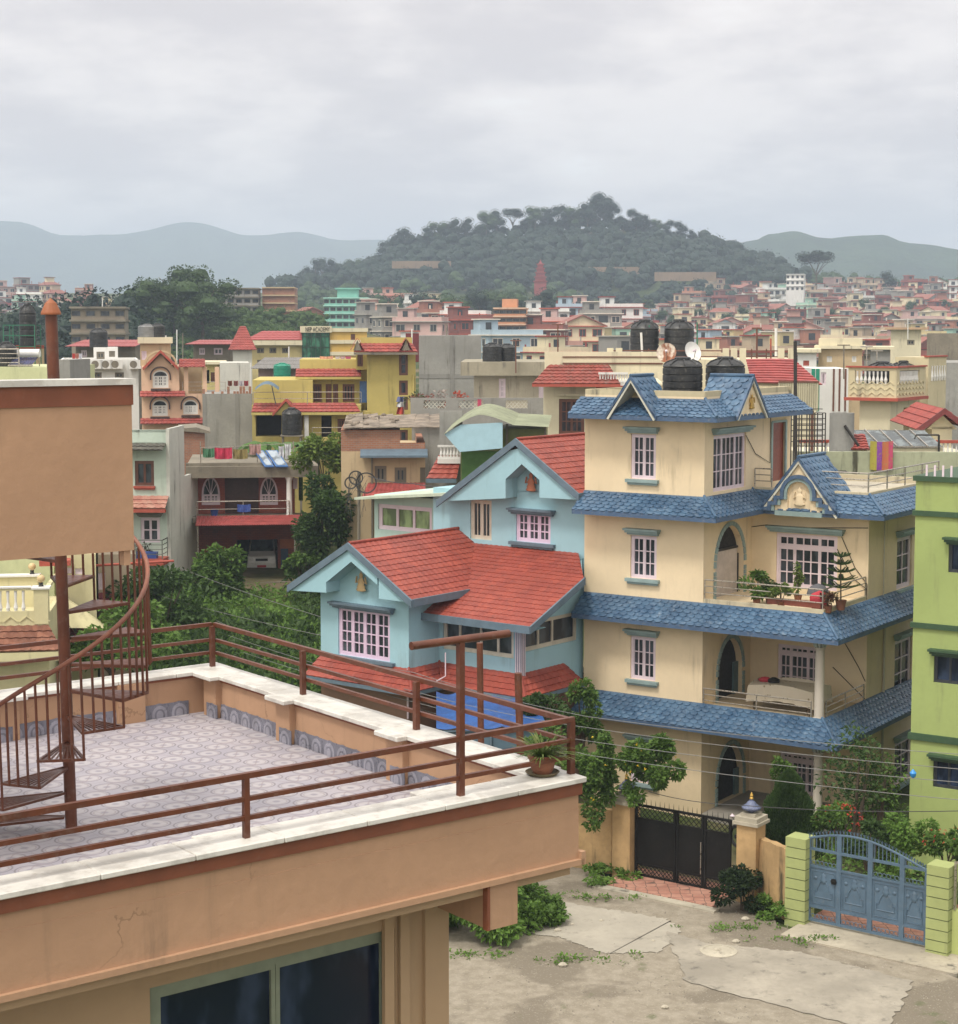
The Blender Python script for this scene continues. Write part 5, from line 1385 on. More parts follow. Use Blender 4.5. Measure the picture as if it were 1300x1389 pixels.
for li,(a,b) in enumerate(zip(div,div[1:])):
    if li==3: b=u1
    mb=MB(E)
    mb.box(a,a+.06,-.03,.03,zbase,archz(a)); mb.box(b-.06,b-.0,-.028,.028,zbase,archz(b-.03))
    for zz0,zz1 in ((zbase,zbase+.06),(.50,.55),(zpan,zpan+.05),(zrail,zrail+.06)): mb.box(a+.06,b-.06,-.03,.03,zz0,zz1)
    k=10
    for i in range(k):
        x0_=a+(b-a)*i/k; x1_=a+(b-a)*(i+1)/k; mb.tube([(x0_,0,archz(x0_)),(x1_,0,archz(x1_))],.03,6)
    n=7
    for i in range(1,n+1):
        x=a+(b-a)*(i-.0)/(n+1); mb.tube([(x,0,zrail),(x,0,archz(x))],.014,4)
    for i in range(n+2):
        x=a+(b-a)*(i+.2)/(n+2); z=archz(x); mb.tube([(x,0,z),(x,0,z+.10),(x+.02,-.03,z+.14)],[.01,.018,.002],5)
        mb.tube([(x,0,z+.05),(x-.05,-.02,z+.14)],.008,4,r2=.002)
    # scroll lattice
    for q0,q1 in ((zbase+.06,.50),(zpan+.05,zrail)):
        if q0>1 : hh=min(q1-q0,.14); q1=q0+hh if li in(0,2,3) else q0
        if q1>q0: 
            m_=int((b-a)/.12)
            for i in range(m_):
                x=a+.08+(b-a-.16)*(i+.5)/m_; r=.055
                mb.tube([(x+r*math.cos(2*pi*j/8),0,(q0+min(q1,q0+.14))/2+r*math.sin(2*pi*j/8)) for j in range(8)],.009,4,closed=True)
    lf=mb.build('gate_leaf',M_bgate,gt)
    mb=MB(E); mb.box(a+.06,b-.06,-.006,.006,.55,zpan); 
    mb.build('sheet_panel',M_bgate,lf)
    mb=MB(E); c=(a+b)/2; w=(b-a)*.28; z0_,z1_=.78,zpan-.45
    arch=[(c-w,z0_),(c-w,z1_-.12),(c-w*.75,z1_-.12),(c-w*.6,z1_),(c-w*.3,z1_+.12),(c,z1_+.17),(c+w*.3,z1_+.12),(c+w*.6,z1_),(c+w*.75,z1_-.12),(c+w,z1_-.12),(c+w,z0_)]
    mb.tube([(x,-.012,z) for x,z in arch],.014,5,closed=True)
    mb.tube([(a+.11,-.012,.62),(a+.11,-.012,zpan-.08),(b-.11,-.012,zpan-.08),(b-.11,-.012,.62)],.010,5,closed=True)
    for s in (-1,1): mb.lathe(c+s*w*.95,-.012,zpan-.25,[(0,-.05),(.05,-.02),(.05,.02),(0,.05)],8,1,.4)
    mb.lathe(c,-.012,1.25,[(.0,-.14),(.05,-.10),(.09,-.02),(.05,.03),(.07,.08),(.03,.13),(0,.16)],10,1,.4)
    mb.build('embossed_moulding',M_bgate,lf,smooth=True)
mb=MB(E); mb.lathe(div[1]-.12,-.05,1.25,[(.06,-.06),(.08,0),(.06,.06)],10,1,.6); mb.build('latch',M_blkgate,gt)
mb=MB(E); mb.box(-.1,EL+1.2,-1.2,.35,-.2,.10); tag(mb.build('kerb',plaster('gate_ramp',(.36,.32,.25),dirt=.6,var=.2,fine=.6)),kind='structure')
mb=MB(E); mb.box(-.1,EL+.5,.352,3.5,-.2,.09); tag(mb.build('paving',M_pav),kind='structure')
# low lime wall right of the blue gate
w0=E.w(lb_[0]+.27,0,0); w1=E.w(lb_[0]+4,0,0); boundary((w0[0],w0[1]),(w1[0],w1[1]),1.15,1.15,'low lime green wall at the right edge, beyond the blue gate',plaster('lime_wall',(.45,.50,.19),dirt=.25,var=.08))
mb=MB(E); x0_=lb_[0]+.3
mb.box(x0_,x0_+.05,-.02,.03,1.15,2.3); 
for k in range(12): mb.box(x0_+.2*k+.2,x0_+.2*k+.22,.0,.02,1.15,2.25)
mb.box(x0_,x0_+2.6,-.01,.03,2.25,2.30); tag(mb.build('steel_railing',M_steel,loc=E.w(x0_,0,1.15)),'thin grey railing on the low lime green wall at the right edge','railing')
# ---------------------------------------------------------------- lime green house at the right edge
GH=frame_at(1243,46.5,33)
M_lg=plaster('lime_house_wall',(.30,.365,.13),dirt=.25,var=.06)
M_dg=paint('dark_green_band',(.03,.07,.03),rough=.6)
gh=thing('lime_green_house','lime green house with dark green bands cut by the right edge of the view','house',GH.w(3,3,0))
def gwin(px0,y0,y1): return dict(hole(GH,'f',0,px0,1330,y0,y1),mat=paint('dark_window_frame',(.03,.035,.04),rough=.4),glass=GLASSB,panels=[(1,1,1),(1,1,1),(1,1,1)],fw=.05,sf=.03,lintel=M_dg,lup=.03,linte=.1)
gws=[gwin(1287,734,778),gwin(1267,887,929),gwin(1266,1030,1072)]
gws[1]['a1']=gws[2]['a1']=GH.fu(1330,900,0)[0]
ztop=GH.fu(1243,648,0)[1]
block(gh,GH,0,8,0,9,-.3,ztop,M_lg,front=gws)
for (a,b) in ((645,652),(692,699),(844,851),(994,1003)):
    zz0=GH.fu(1243,b,0)[1]; zz1=GH.fu(1243,a,0)[1]; mb=MB(GH); mb.box(-.06,8.06,-.07,9.05,zz0,zz1); mb.build('band',M_dg,gh)
mb=MB(GH)
for k in range(32): mb.box(.25+k*.22,.30+k*.22,.02,.05,ztop,ztop+.35)
mb.build('roof_railing',M_wfrm,gh)
# ---------------------------------------------------------------- buildings of the middle distance
def fr_(px,Y,az,w=0): return frame_at(px,Y,az)
def zf(fr,px,py,v=0): return fr.fu(px,py,v)[1]
def uf(fr,px,py=500,v=0): return fr.fu(px,py,v)[0]
def WN(fr,c,px0,px1,py0,py1,mat=None,panels=None,**kw):
    d=hole(fr,'f',c,px0,px1,py0,py1); d.update(mat=mat or M_wfrm,panels=panels or [(1,1,1),(1,1,1)],fw=.09,sf=.05,mw=.05); d.update(kw); return d
def bx(root,fr,nm,mat,u0,u1,v0,v1,z0,z1,label=None): mb=MB(fr); mb.box(u0,u1,v0,v1,z0,z1); return mb.build(nm,mat,root,label=label)
def tiled(root,fr,pts,mat,nm='roof_slope',course=.35,wave=.3): mb=MB(fr); coursed(mb,pts,course,wave,.045,.03,4); return mb.build(nm,mat,root)
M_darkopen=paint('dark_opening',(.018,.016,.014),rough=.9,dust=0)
M_brownf=paint('brown_window_frame',(.13,.05,.03),rough=.6)
M_dirtyw=plaster('dirty_white_wall',(.53,.53,.475),dirt=.6,var=.10,dark=(.11,.11,.095))
M_mintw=plaster('mint_wall',(.46,.54,.46),dirt=.3,var=.08)
M_redb=brick('red_brick_painted',(.25,.055,.035),(.30,.075,.045),(.16,.05,.035))
M_brick=brick('bare_brick',(.28,.11,.06),(.34,.15,.085),(.25,.20,.16))
M_dcon=plaster('stained_concrete',(.20,.175,.135),dirt=.7,var=.2,fine=.6)
M_gcon=plaster('grey_cement_wall',(.27,.265,.245),dirt=.45,var=.14,fine=.6)
M_yel=plaster('yellow_house_wall',(.47,.385,.13),dirt=.35,var=.08,dark=(.14,.12,.05))
M_beige=plaster('beige_wall',(.47,.36,.22),dirt=.4,var=.08)
M_peachw=plaster('pale_peach_wall',(.62,.42,.29),dirt=.2,var=.06)
M_redtrim=paint('red_trim',(.34,.065,.04),rough=.6)
M_redroof=tilemat('red_sheet_roof',(.26,.05,.04),(.32,.065,.05),rough=.6)
M_redtin=paint('red_tin',(.28,.05,.045),rough=.5,dust=.25,var=.2)
M_white=plaster('white_wall',(.66,.65,.62),dirt=.25,var=.06)
M_crm=plaster('pale_cream_wall',(.62,.56,.40),dirt=.35,var=.07)
# --- mint building
F1=fr_(226,80,3); t_=thing('mint_building','pale mint building with tall stained white side wall left of the red brick house','building',F1.w(-3,2,2))
zt=zf(F1,226,583); vb=F1.fv(247,700,0)[0]; vc_=F1.fv(268,700,0)[0]; zl=F1.fv(257,642,0)[1]
w=[WN(F1,0,183,209,625,659,M_brownf,[(1,1,1),(1,1,1)],sill=M_redtrim,sille=.05),WN(F1,0,191,217,702,736,M_wfrm,[(1,1,2),(1,1,2)],lintel=M_dcon)]
mb=MB(F1); wall_face(mb,'f',0,-6,0,1.5,zt,w); mb.poly([(-6,0,zt-.9),(0,0,zt-.9),(0,vb,zt-.9),(-6,vb,zt-.9)]); mb.build('wall',M_mintw,t_)
for h in w: window(t_,F1,'f',0,h)
mb=MB(F1); mb.box(.0,.15,-.02,vb,1.2,zt+.05); mb.box(.0,.15,vb+.001,vc_,1.2,zl); mb.box(-.2,0,vb,vc_,1.2,zl-.2); mb.build('side_wall',M_dirtyw,t_)
mb=MB(F1)
zb_=zf(F1,200,600)
for k in range(26): mb.box(-5.8+k*.22,-5.7+k*.22,.02,.1,zb_,zt-.12)
mb.box(-6,0,0,.14,zt-.12,zt); mb.box(-6,0,.0,.14,zb_-.1,zb_); mb.build('balustrade',M_mintw,t_)
tiled(t_,F1,[(-6,-.75,zf(F1,200,611,-.7)),(0,-.75,zf(F1,200,611,-.7)),(0,0,zb_-.05),(-6,0,zb_-.05)],tilemat('dark_mossy_tile',(.06,.055,.045),(.10,.09,.07)),'tile_canopy')
z1_=zf(F1,200,690,-.8); tiled(t_,F1,[(-6,-.8,z1_),(.1,-.8,z1_),(.1,0,z1_+.5),(-6,0,z1_+.5)],tilemat('pink_tile',(.38,.16,.12),(.45,.24,.18)),'tile_canopy'); bx(t_,F1,'canopy_edge',M_redtrim,-6,.1,-.82,-.6,z1_-.18,z1_-.02)
z2_=zf(F1,200,758,-1); bx(t_,F1,'balcony_slab',M_redtrim,-6,.05,-1.1,0,z2_-.3,z2_)
railing(t_,F1,[(-6,-1.05,z2_),(0,-1.05,z2_),(0,0,z2_)],.85,4,paint('grey_green_rail',(.12,.13,.11)),post=1.1,r=.03,rr=.02,square=True)
leafy('balcony_plant','small purple-leaved plant in a blue planter on the mint building balcony',F1.w(-1.1,-.6,z2_),.5,.7,160,.10,leafmat('leaf_purple',(.05,.02,.03),(.05,.06,.03)),31,stem=False,cat='plant')
bx(None,F1,'blue_planter',paint('blue_plastic',(.03,.07,.28)),-1.5,-.3,-.95,-.55,z2_,z2_+.28) and tag(bpy.context.scene.objects['blue_planter'],'small blue plastic planter on the balcony of the mint building','planter')
# --- red brick house with garage
F2=fr_(268,86,-7); t_=thing('red_brick_house','two-storey red brick house with arched white windows, red awning and open garage','house',F2.w(3,3,3))
zr=zf(F2,300,645); z0=2.6; W2=uf(F2,400,670); zbal=zf(F2,300,697); 
wk=dict(mat=M_wfrm,fan=True,sf=.06,mw=.05,fw=.08)
ws=[]
for a,b in ((273.5,298.5),(352.5,377)):
    h=WN(F2,0,a,b,647,685,panels=[(1,2,3),(1,2,3)],arch=.9); h['rays']=(45,75,105,135); ws.append(h)
ws.append(dict(hole(F2,'f',0,305,351,648,697),skip=True,rev=.5))
gar=dict(hole(F2,'f',0,321,377,732,778),skip=True,rev=4.5); gar['z0']=z0
mb=MB(F2); wall_face(mb,'f',0,0,W2,z0-.5,zr,ws+[gar]); wall_face(mb,'r',W2,0,7,z0-.5,zr,()); wall_face(mb,'l',0,0,7,z0-.5,zr,()); wall_face(mb,'b',7,0,W2,z0-.5,zr,()); mb.build('wall',M_redb,t_)
for h in ws[:2]: window(t_,F2,'f',0,h)
bx(t_,F2,'shutter',paint('dark_brown_slats',(.06,.022,.013)),ws[2]['a0'],ws[2]['a1'],.45,.5,ws[2]['z0'],ws[2]['z1'])
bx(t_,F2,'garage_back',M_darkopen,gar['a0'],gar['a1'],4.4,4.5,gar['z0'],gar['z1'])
bx(t_,F2,'garage_floor',M_dcon,gar['a0']-1,gar['a1']+1.5,-3.0,4.4,z0-.2,z0+.02)
mb=MB(F2); mb.box(-.5,uf(F2,425,640)+.2,-1.5,7.2,zr,zr+.55); mb.box(-.5,uf(F2,400,640),-1.2,-.9,zr+.55,zr+.7); mb.build('roof_slab',M_dcon,t_)
bx(t_,F2,'balcony_slab',M_dcon,-.2,uf(F2,424,697),-1.6,0,zbal-.25,zbal)
railing(t_,F2,[(0,-1.5,zbal),(uf(F2,392,690),-1.5,zbal)],.75,2,M_steel,post=2.5,r=.03)
mb=MB(F2); cu=uf(F2,392.5,670,-1.3); mb.lathe(cu,-1.3,zbal,[(.2,0),(.14,.1),(.13,zr-zbal-.2),(.2,zr-zbal)],12); mb.build('column',M_white,t_,smooth=True)
mb=MB(F2); za_=zf(F2,300,700,-1.6); zb2=zf(F2,300,713,-3.4)
coursed(mb,[(-.0,-3.4,zb2),(uf(F2,403,713,-3.4),-3.4,zb2),(uf(F2,427,696,-1.6)+.6,-1.6,za_),(-.0,-1.6,za_)],.9,.15,.01,.03,4); mb.build('awning',M_redtin,t_)
mb=MB(F2)
for a in (.1,uf(F2,400,720,-3.3)): mb.tube([(a,-3.3,zb2),(a,-3.3,z0)],.04,6)
mb.build('awning_post',M_steel,t_)
orx=uf(F2,377,736); bx(t_,F2,'orange_panel',paint('orange_panel',(.36,.09,.02)),orx+.1,uf(F2,400,736),-.05,-.01,zf(F2,390,744),zf(F2,390,731))
bx(t_,F2,'side_door',paint('navy_door',(.03,.06,.14)),uf(F2,381,760),uf(F2,391,760),-.06,-.01,z0,zf(F2,386,744))
w_=WN(F2,0,398,404,648,663); window(t_,F2,'f',-.12,w_)
# minivan
vf=fr_(354,86.6,-5); vt=thing('minivan','white minivan with red number plate parked nose-out in the brick house garage','minivan',vf.w(0,1.8,z0))
M_vw=paint('white_car_paint',(.60,.60,.58),rough=.22,dust=.2,var=.03); M_vg=glass('windscreen',(.02,.03,.03),.04); M_rub=paint('black_rubber',(.012,.012,.012),rough=.7)
w2=.70; z=z0+.02
vprof=[(0.0,.30),(0,.62),(.10,.86),(.55,1.02),(1.15,1.68),(1.5,1.78),(3.2,1.80),(3.4,1.6),(3.45,.35)]
mb=MB(vf)
L_=[(-w2+(.05 if p[1]>1 else 0)+(.07 if p[1]>1.6 else 0),p[0],z+p[1]) for p in vprof]; R_=[(-q[0],q[1],q[2]) for q in L_]
mb.add(L_+R_,[tuple(range(len(L_)))[::-1],tuple(range(len(L_),2*len(L_)))]+[(i,(i+1)%len(L_),len(L_)+(i+1)%len(L_),len(L_)+i) for i in range(len(L_))])
vb_=mb.build('body',M_vw,vt,smooth=True); bvm=vb_.modifiers.new('bevel','BEVEL'); bvm.width=.05; bvm.segments=3; bvm.limit_method='ANGLE'
mb=MB(vf); mb.prism([(-.58,.57,z+1.04),(.58,.57,z+1.04),(.53,1.13,z+1.66),(-.53,1.13,z+1.66)],(0,-.03,.015)); mb.build('windscreen',M_vg,vt)
mb=MB(vf); mb.box(-w2-.01,w2+.01,-.07,.06,z+.28,z+.50); mb.build('bumper',M_vw,vt)
for s in (-1,1):
    mb=MB(vf); mb.prism([(s*.40,-.02,z+.64),(s*.66,.0,z+.66),(s*.66,.03,z+.84),(s*.44,.02,z+.80)],(0,-.03,0)); mb.build('headlight',paint('lamp_glass',(.55,.55,.52),rough=.1),vt)
    mb=MB(vf); mb.box(s*(w2+.0),s*(w2+.14),.75,.80,z+1.05,z+1.22); mb.build('mirror',M_rub,vt)
    for vv in (.65,2.8):
        mb=MB(vf); mb.tube([(s*(w2-.16),vv,z+.28),(s*(w2+.01),vv,z+.28)],.28,20); wl_=mb.build('wheel',M_rub,vt)
mb=MB(vf); mb.box(-.30,.30,-.035,-.01,z+.62,z+.74); mb.build('grille',M_rub,vt)
mb=MB(vf); mb.box(-.22,.22,-.10,-.075,z+.31,z+.42); mb.build('number_plate',paint('red_plate',(.40,.02,.02)),vt)
mb=MB(vf); mb.tube([(-.45,.50,z+1.06),(.0,.70,z+1.30)],.01,4); mb.tube([(.05,.50,z+1.06),(.45,.68,z+1.28)],.01,4); mb.build('wiper',M_rub,vt)
# laundry helper: each cloth its own object
def cloth_at(fr,v,px0,px1,py0,py1,mat,label,nm='hanging_cloth',cat='laundry',group=None,wv=.06):
    u0,z1_=fr.fu(px0,py0,v); u1,_=fr.fu(px1,py0,v); z0_=fr.fu((px0+px1)/2,py1,v)[1]; mb=MB(fr)
    def f(s,t): 
        return (u0+(u1-u0)*s,v+wv*math.sin(s*11+t*2)*t+wv*.5*math.sin(s*23),z0_+(z1_-z0_)*(1-t)-.03*math.sin(s*pi)*1)
    mb.grid(f,18,8); o=mb.build(nm,mat,loc=fr.w((u0+u1)/2,v,z0_),smooth=True); return tag(o,label,cat,group)
P_=lambda n,c:paint(n,c,rough=.9,var=.25,dust=.05)
cloth_at(F2,-1.0,275,291,608,620,P_('cloth_green',(.06,.17,.09)),'dull green cloth drying on the red brick house roof, leftmost on the line')
cloth_at(F2,-1.02,291,315,607,622,P_('cloth_crimson',(.45,.03,.07)),'crimson patterned cloth drying beside the green one on the brick house roof')
cloth_at(F2,-.98,316,336,609,622,P_('cloth_khaki',(.22,.17,.06)),'khaki cloth drying right of the crimson cloth on the brick house roof')
cloth_at(F2,-.7,338,354,602,616,P_('cloth_rose',(.38,.22,.20)),'pale rose cloth drying behind the solar panels of the brick house')
cloth_at(F2,-.9,378,385,605,624,P_('cloth_white',(.62,.62,.66)),'white shirt hanging right of the solar panels on the brick house roof')
cloth_at(F2,-.86,386,395,602,622,P_('cloth_white2',(.60,.60,.62)),'white trousers hanging beside the white shirt on the brick house roof')
lp=MB(F2); ua,zz1=F2.fu(272,607,-1); ub_,zz2=F2.fu(398,601,-1); 
lp.tube([(ua,-1,zz1),((ua+ub_)/2,-1,(zz1+zz2)/2-.03),(ub_,-1,zz2)],.012,5)
for a in (ua,ub_): lp.tube([(a,-1,zr+.5),(a,-1,max(zz1,zz2)+.1)],.03,6)
tag(lp.build('clothesline',M_steel,loc=F2.w(ua,-1,zr+.55)),'wire clothesline on two posts over the red brick house roof','clothesline')
for i,(a,b,lab) in enumerate(((349,362,'left one of two blue-framed solar panels tilted on the brick house roof'),(364,381,'right one of two blue-framed solar panels tilted on the brick house roof'))):
    u0_=uf(F2,a,620,-1.2); u1_=uf(F2,b,620,-1.2); sp_=thing('solar_collector',lab,'solar panel',F2.w(u0_,-1.2,zr+.55),'solar panels on the brick house')
    za1=zf(F2,a,632,-1.7); zb1=zf(F2,a,612,-.3)
    mb=MB(F2); mb.prism([(u0_+.35,-1.7,zr+.56),(u1_+.35,-1.7,zr+.56),(u1_-.15,-.4,zr+1.25),(u0_-.15,-.4,zr+1.25)],(0,0,-.05)); mb.build('panel_frame',paint('blue_frame',(.03,.10,.26)),sp_)
    mb=MB(F2); mb.prism([(u0_+.42,-1.62,zr+.615),(u1_+.25,-1.62,zr+.615),(u1_-.2,-.48,zr+1.225),(u0_-.05,-.48,zr+1.225)],(0,0,.01)); mb.build('panel_glass',glass('grey_panel_glass',(.12,.14,.16),.1),sp_)
    mb=MB(F2); mb.tube([(u0_,-.4,zr+1.2),(u0_,-.4,zr+.55)],.025,5); mb.tube([(u1_-.2,-.4,zr+1.2),(u1_-.2,-.4,zr+.55)],.025,5); mb.build('panel_leg',M_steel,sp_)
cloth_at(F2,-1.58,322,340,684,694,paint('blue_plastic',(.03,.07,.28)),'blue cloth over the balcony rail of the red brick house',wv=.02)
c=F2.w(uf(F2,291,693,-1.3),-1.3,zbal); mb=MB(); mb.lathe(c[0],c[1],c[2],[(.14,0),(.2,.35),(.21,.36)],14); tag(mb.build('bucket',paint('blue_plastic',(.03,.07,.28)),loc=c,smooth=True),'blue bucket on the balcony floor of the red brick house','bucket')
# --- house with arched windows
F3=fr_(194,115,-9.5); t_=thing('arched_window_house','pale peach house with red trim, arched white windows and a gabled top','house',F3.w(3,3,5))
W3=uf(F3,275,550); Wt=uf(F3,243,500); zb_=4.4; zs=zf(F3,230,535); zt=zf(F3,230,497)
wk=dict(mat=M_white,panels=[(1,2,3),(1.2,2,3),(1,2,3)],fw=.10,sf=.07,mw=.05,arch=.38,fan=False,rays=())
lw=[dict(hole(F3,'f',0,206.5,227.5,542,564),**wk),dict(hole(F3,'f',0,248.5,268.5,542,562),**wk)]; tw=[dict(hole(F3,'f',0,207,228.5,502,526),**wk)]
block(t_,F3,0,W3,0,8,zb_,zs,M_peachw,front=lw); block(t_,F3,0,Wt,0,8,zs,zt,M_peachw,front=tw)
for h in lw+tw:
    mb=MB(F3); n=12; ac=(h['a0']+h['a1'])/2; rw=(h['a1']-h['a0'])/2+.12; zz=h['z1']-h['arch']
    mb.tube([(ac-rw,-.06,zz-.25)]+[(ac-rw*math.cos(pi*k/n),-.06,zz+(h['arch']+.2)*math.sin(pi*k/n)) for k in range(n+1)]+[(ac+rw,-.06,zz-.25)],.06,4); mb.box(ac-rw,ac+rw,-.15,0,h['z0']-.18,h['z0']-.04); mb.build('window_hood',paint('dark_trim',(.06,.03,.025)),t_)
for (a,b,c_) in ((-.1,uf(F3,251,535),535),(-.1,W3+.1,572)):
    zc=zf(F3,230,c_,-.6); tiled(t_,F3,[(a,-.6,zc-.15),(b,-.6,zc-.15),(b,0,zc+.2),(a,0,zc+.2)],M_redroof,'trim_band')
GW=MB(F3); ap=zf(F3,219,477,-.5); gl_=uf(F3,194,497,-.5); gr_=uf(F3,242,497,-.5); gc=(gl_+gr_)/2; zg_=zt-.05
GW.prism([(gl_+.3,-.05,zg_),(gr_-.3,-.05,zg_),(gc,-.05,ap-.2)],(0,.3,0)); GW.build('gable_wall',M_peachw,t_)
mb=MB(F3); n=10; mb.tube([(gc-1.0*math.cos(pi*k/n),-.1,zg_+.15+.9*math.sin(pi*k/n)) for k in range(n+1)],.09,4); mb.build('gable_arch',M_beige,t_)
for s,e in ((-1,gl_),(1,gr_)):
    tiled(t_,F3,[(e,-.5,zg_-.1),(e,5,zg_-.1),(gc,5,ap),(gc,-.5,ap)],M_redroof); mb=MB(F3); mb.prism([(e,-.55,zg_-.2),(gc,-.55,ap-.08),(gc,-.55,ap+.12),(e,-.55,zg_+.02)],(0,.08,0)); mb.build('verge_board',M_redtrim,t_)
zc=zf(F3,260,498,-.4); tiled(t_,F3,[(Wt,-.4,zc),(W3+.2,-.4,zc),(W3+.2,1.2,zc+.5),(Wt,1.2,zc+.5)],M_redroof); 
for a in (Wt+.3,Wt+1.5,Wt+2.3): bx(t_,F3,'pillar',M_peachw,a,a+.28,.0,.28,zs,zc)
bx(t_,F3,'balcony_wall',M_beige,Wt,W3,1.6,1.8,zs,zc+.3); railing(t_,F3,[(Wt+.2,.05,zs),(W3+1.5,.05,zs)],.8,3,M_steel,post=1.2)
zt2=zf(F3,210,466); block(t_,F3,uf(F3,189,480),uf(F3,231,480),2.5,7,zt,zt2,M_beige,front=[WN(F3,2.5,192,199,476,488)],name='roof_room'); bx(t_,F3,'roof_room_slab',M_crm,uf(F3,187,470,2.5),uf(F3,234,470,2.5),2.2,7.2,zt2,zt2+.4)
tp_=F3.w(uf(F3,200,462,4),4,zt2+.4); make_tank('steel_water_tank','short grey steel tank on the roof room of the arched-window house',.62,.7,tp_,paint('zinc',(.20,.20,.20),metal=.4),dome=.1)
dup(tk1,F3.w(uf(F3,214,462,4),4,zt2+.4),0,'black tank beside the short steel tank over the arched-window house',scale=.8)
# --- cement wall block, brick hut, small yellow house
F4=fr_(276,112,-8); t_=thing('cement_building','bare grey cement building wall with ragged brick top right of the arched-window house','building',F4.w(3,2,4))
Wb=uf(F4,342,560); zt=zf(F4,300,534); block(t_,F4,0,Wb,0,7,3.5,zt,M_gcon)
mb=MB(F4); rg=random.Random(5)
for k in range(16):
    a=Wb*k/16; 
    if rg.random()<.75: mb.box(a,a+Wb/16-.03,.02,.22,zt,zt+rg.choice((.15,.3,.3,.45)))
mb.build('brick_course',M_brick,t_)
mb=MB(F4); 
for a in (.0,Wb*.66,Wb-.02): mb.box(a,a+.25,-.03,.0,3.5,zt)
mb.build('column_strip',plaster('darker_cement',(.22,.215,.20),dirt=.6),t_)
for i,(a,c_,lab) in enumerate(((309,(.16,.05,.03),'rust-red cloth, leftmost of the washing above the grey cement wall'),(317,(.2,.07,.06),'brown cloth second in the washing above the grey cement wall'),(324,(.45,.42,.45),'whitish cloth in the washing above the grey cement wall'),(331,(.28,.05,.06),'dark red cloth, rightmost of the washing above the grey cement wall'))):
    cloth_at(F4,.9,a,a+6,516,523,P_('washing_%d'%i,c_),lab)
F5=fr_(247,95,-9); zt=zf(F5,260,584); t_=thing('brick_hut','small bare orange brick building between the mint building and the cement wall','building',F5.w(1,1,3)); block(t_,F5,0,uf(F5,278,600),0,4,2.8,zt,M_brick)
mb=MB(F5); mb.prism([(-.2,-.2,zt),(uf(F5,278,600)+.3,-.2,zt-.15),(uf(F5,278,600)+.3,-.2,zt-.05),(.8,-.2,zt+.18),(-.2,-.2,zt+.12)],(0,4.2,0)); mb.build('roof_sheet',M_dcon,t_)
F=fr_(272,135,-8); t_=thing('small_yellow_house','small pale yellow house behind the arched-window house, beside a stained white wall','house',F.w(1,2,5)); W_=uf(F,302,510); zt=zf(F,285,494)
block(t_,F,0,W_,0,6,4,zt,plaster('pale_yellow',(.58,.50,.22),dirt=.2),front=[WN(F,0,286,293,505,518,M_brownf),dict(hole(F,'f',0,280,284,502,520),skip=True)]); bx(t_,F,'roof_slab',M_crm,-.3,W_+.3,-.6,6,zt,zt+.2)
F=fr_(300,130,-8); t_=thing('white_stained_building','low white stained building wall with dark runs between small yellow house and cement wall','building',F.w(1,2,5)); block(t_,F,0,uf(F,338,510),0,6,4,zf(F,320,492),M_dirtyw)
# --- yellow complex with tower
F6=fr_(343,103,-4); t_=thing('yellow_house','mustard yellow house with red skirt roofs and a tall stair tower','house',F6.w(4,3,4))
zc1=zf(F6,380,546,0); zf1=zf(F6,450,556); Wl=uf(F6,424,530); Wm=uf(F6,490,530)
zt=zf(F6,380,516); 
block(t_,F6,0,Wl,.6,9,zf1-.2,zt,M_yel)  # left terrace wall
uw_=[WN(F6,2.2,421.5,436.5,521,545,M_brownf,[(1,1,1)]*3),WN(F6,2.2,442,450,521,546,M_brownf,[(1,1,1)],glass=M_reddoor),WN(F6,2.2,452,459,521,546,M_brownf,[(1,1,1)]),WN(F6,2.2,465,481,521,545,M_brownf,[(1,1,1)]*3)]
zt2=zf(F6,450,508,2.2)
block(t_,F6,Wl-.8,Wm+.3,2.2,9,zf1-.2,zt2+.9,M_yel,front=uw_)
zc=zf(F6,450,511,1.2); a_=uf(F6,401,511,1.2); b_=uf(F6,490,511,1.2); tiled(t_,F6,[(a_,1.2,zc),(b_,1.2,zc),(b_,2.2,zc+.45),(a_,2.2,zc+.45)],M_redroof,'tile_skirt'); bx(t_,F6,'skirt_edge',M_yel,a_,b_,1.2,1.3,zc-.15,zc-.01)
zc=zf(F6,450,559,-.9)
for (a,b) in ((341,489),):
    a_=uf(F6,a,556,-.9); b_=uf(F6,b,556,-.9); tiled(t_,F6,[(a_,-.9,zc),(b_,-.9,zc),(b_-.3,0,zc+.5),(a_+.1,0,zc+.5)],M_redroof,'tile_skirt'); bx(t_,F6,'skirt_edge',M_yel,a_,b_,-.92,-.8,zc-.16,zc-.01)
ga,gb_,gt_=uf(F6,370,559,-1),uf(F6,406,559,-1),zf(F6,388,542,-1); gm=(ga+gb_)/2
mb=MB(F6); mb.prism([(ga+.15,-.95,zc-.1),(gb_-.15,-.95,zc-.1),(gm,-.95,gt_-.15)],(0,.2,0)); mb.build('gable_wall',M_yel,t_)
for e in (ga,gb_): tiled(t_,F6,[(e,-1.1,zc-.12),(e,.6,zc-.12),(gm,.6,gt_),(gm,-1.1,gt_)],M_redroof); mb=MB(F6); mb.prism([(e,-1.15,zc-.22),(gm,-1.15,gt_-.1),(gm,-1.15,gt_+.06),(e,-1.15,zc-.05)],(0,.06,0)); mb.build('verge_board',M_redtrim,t_)
railing(t_,F6,[(.1,-.2,zf1+.3),(Wm,-.2,zf1+.3)],.75,2,M_steel,post=3)
bx(t_,F6,'terrace_slab',M_yel,0,Wm,-.3,2.2,zf1-.1,zf1+.3)
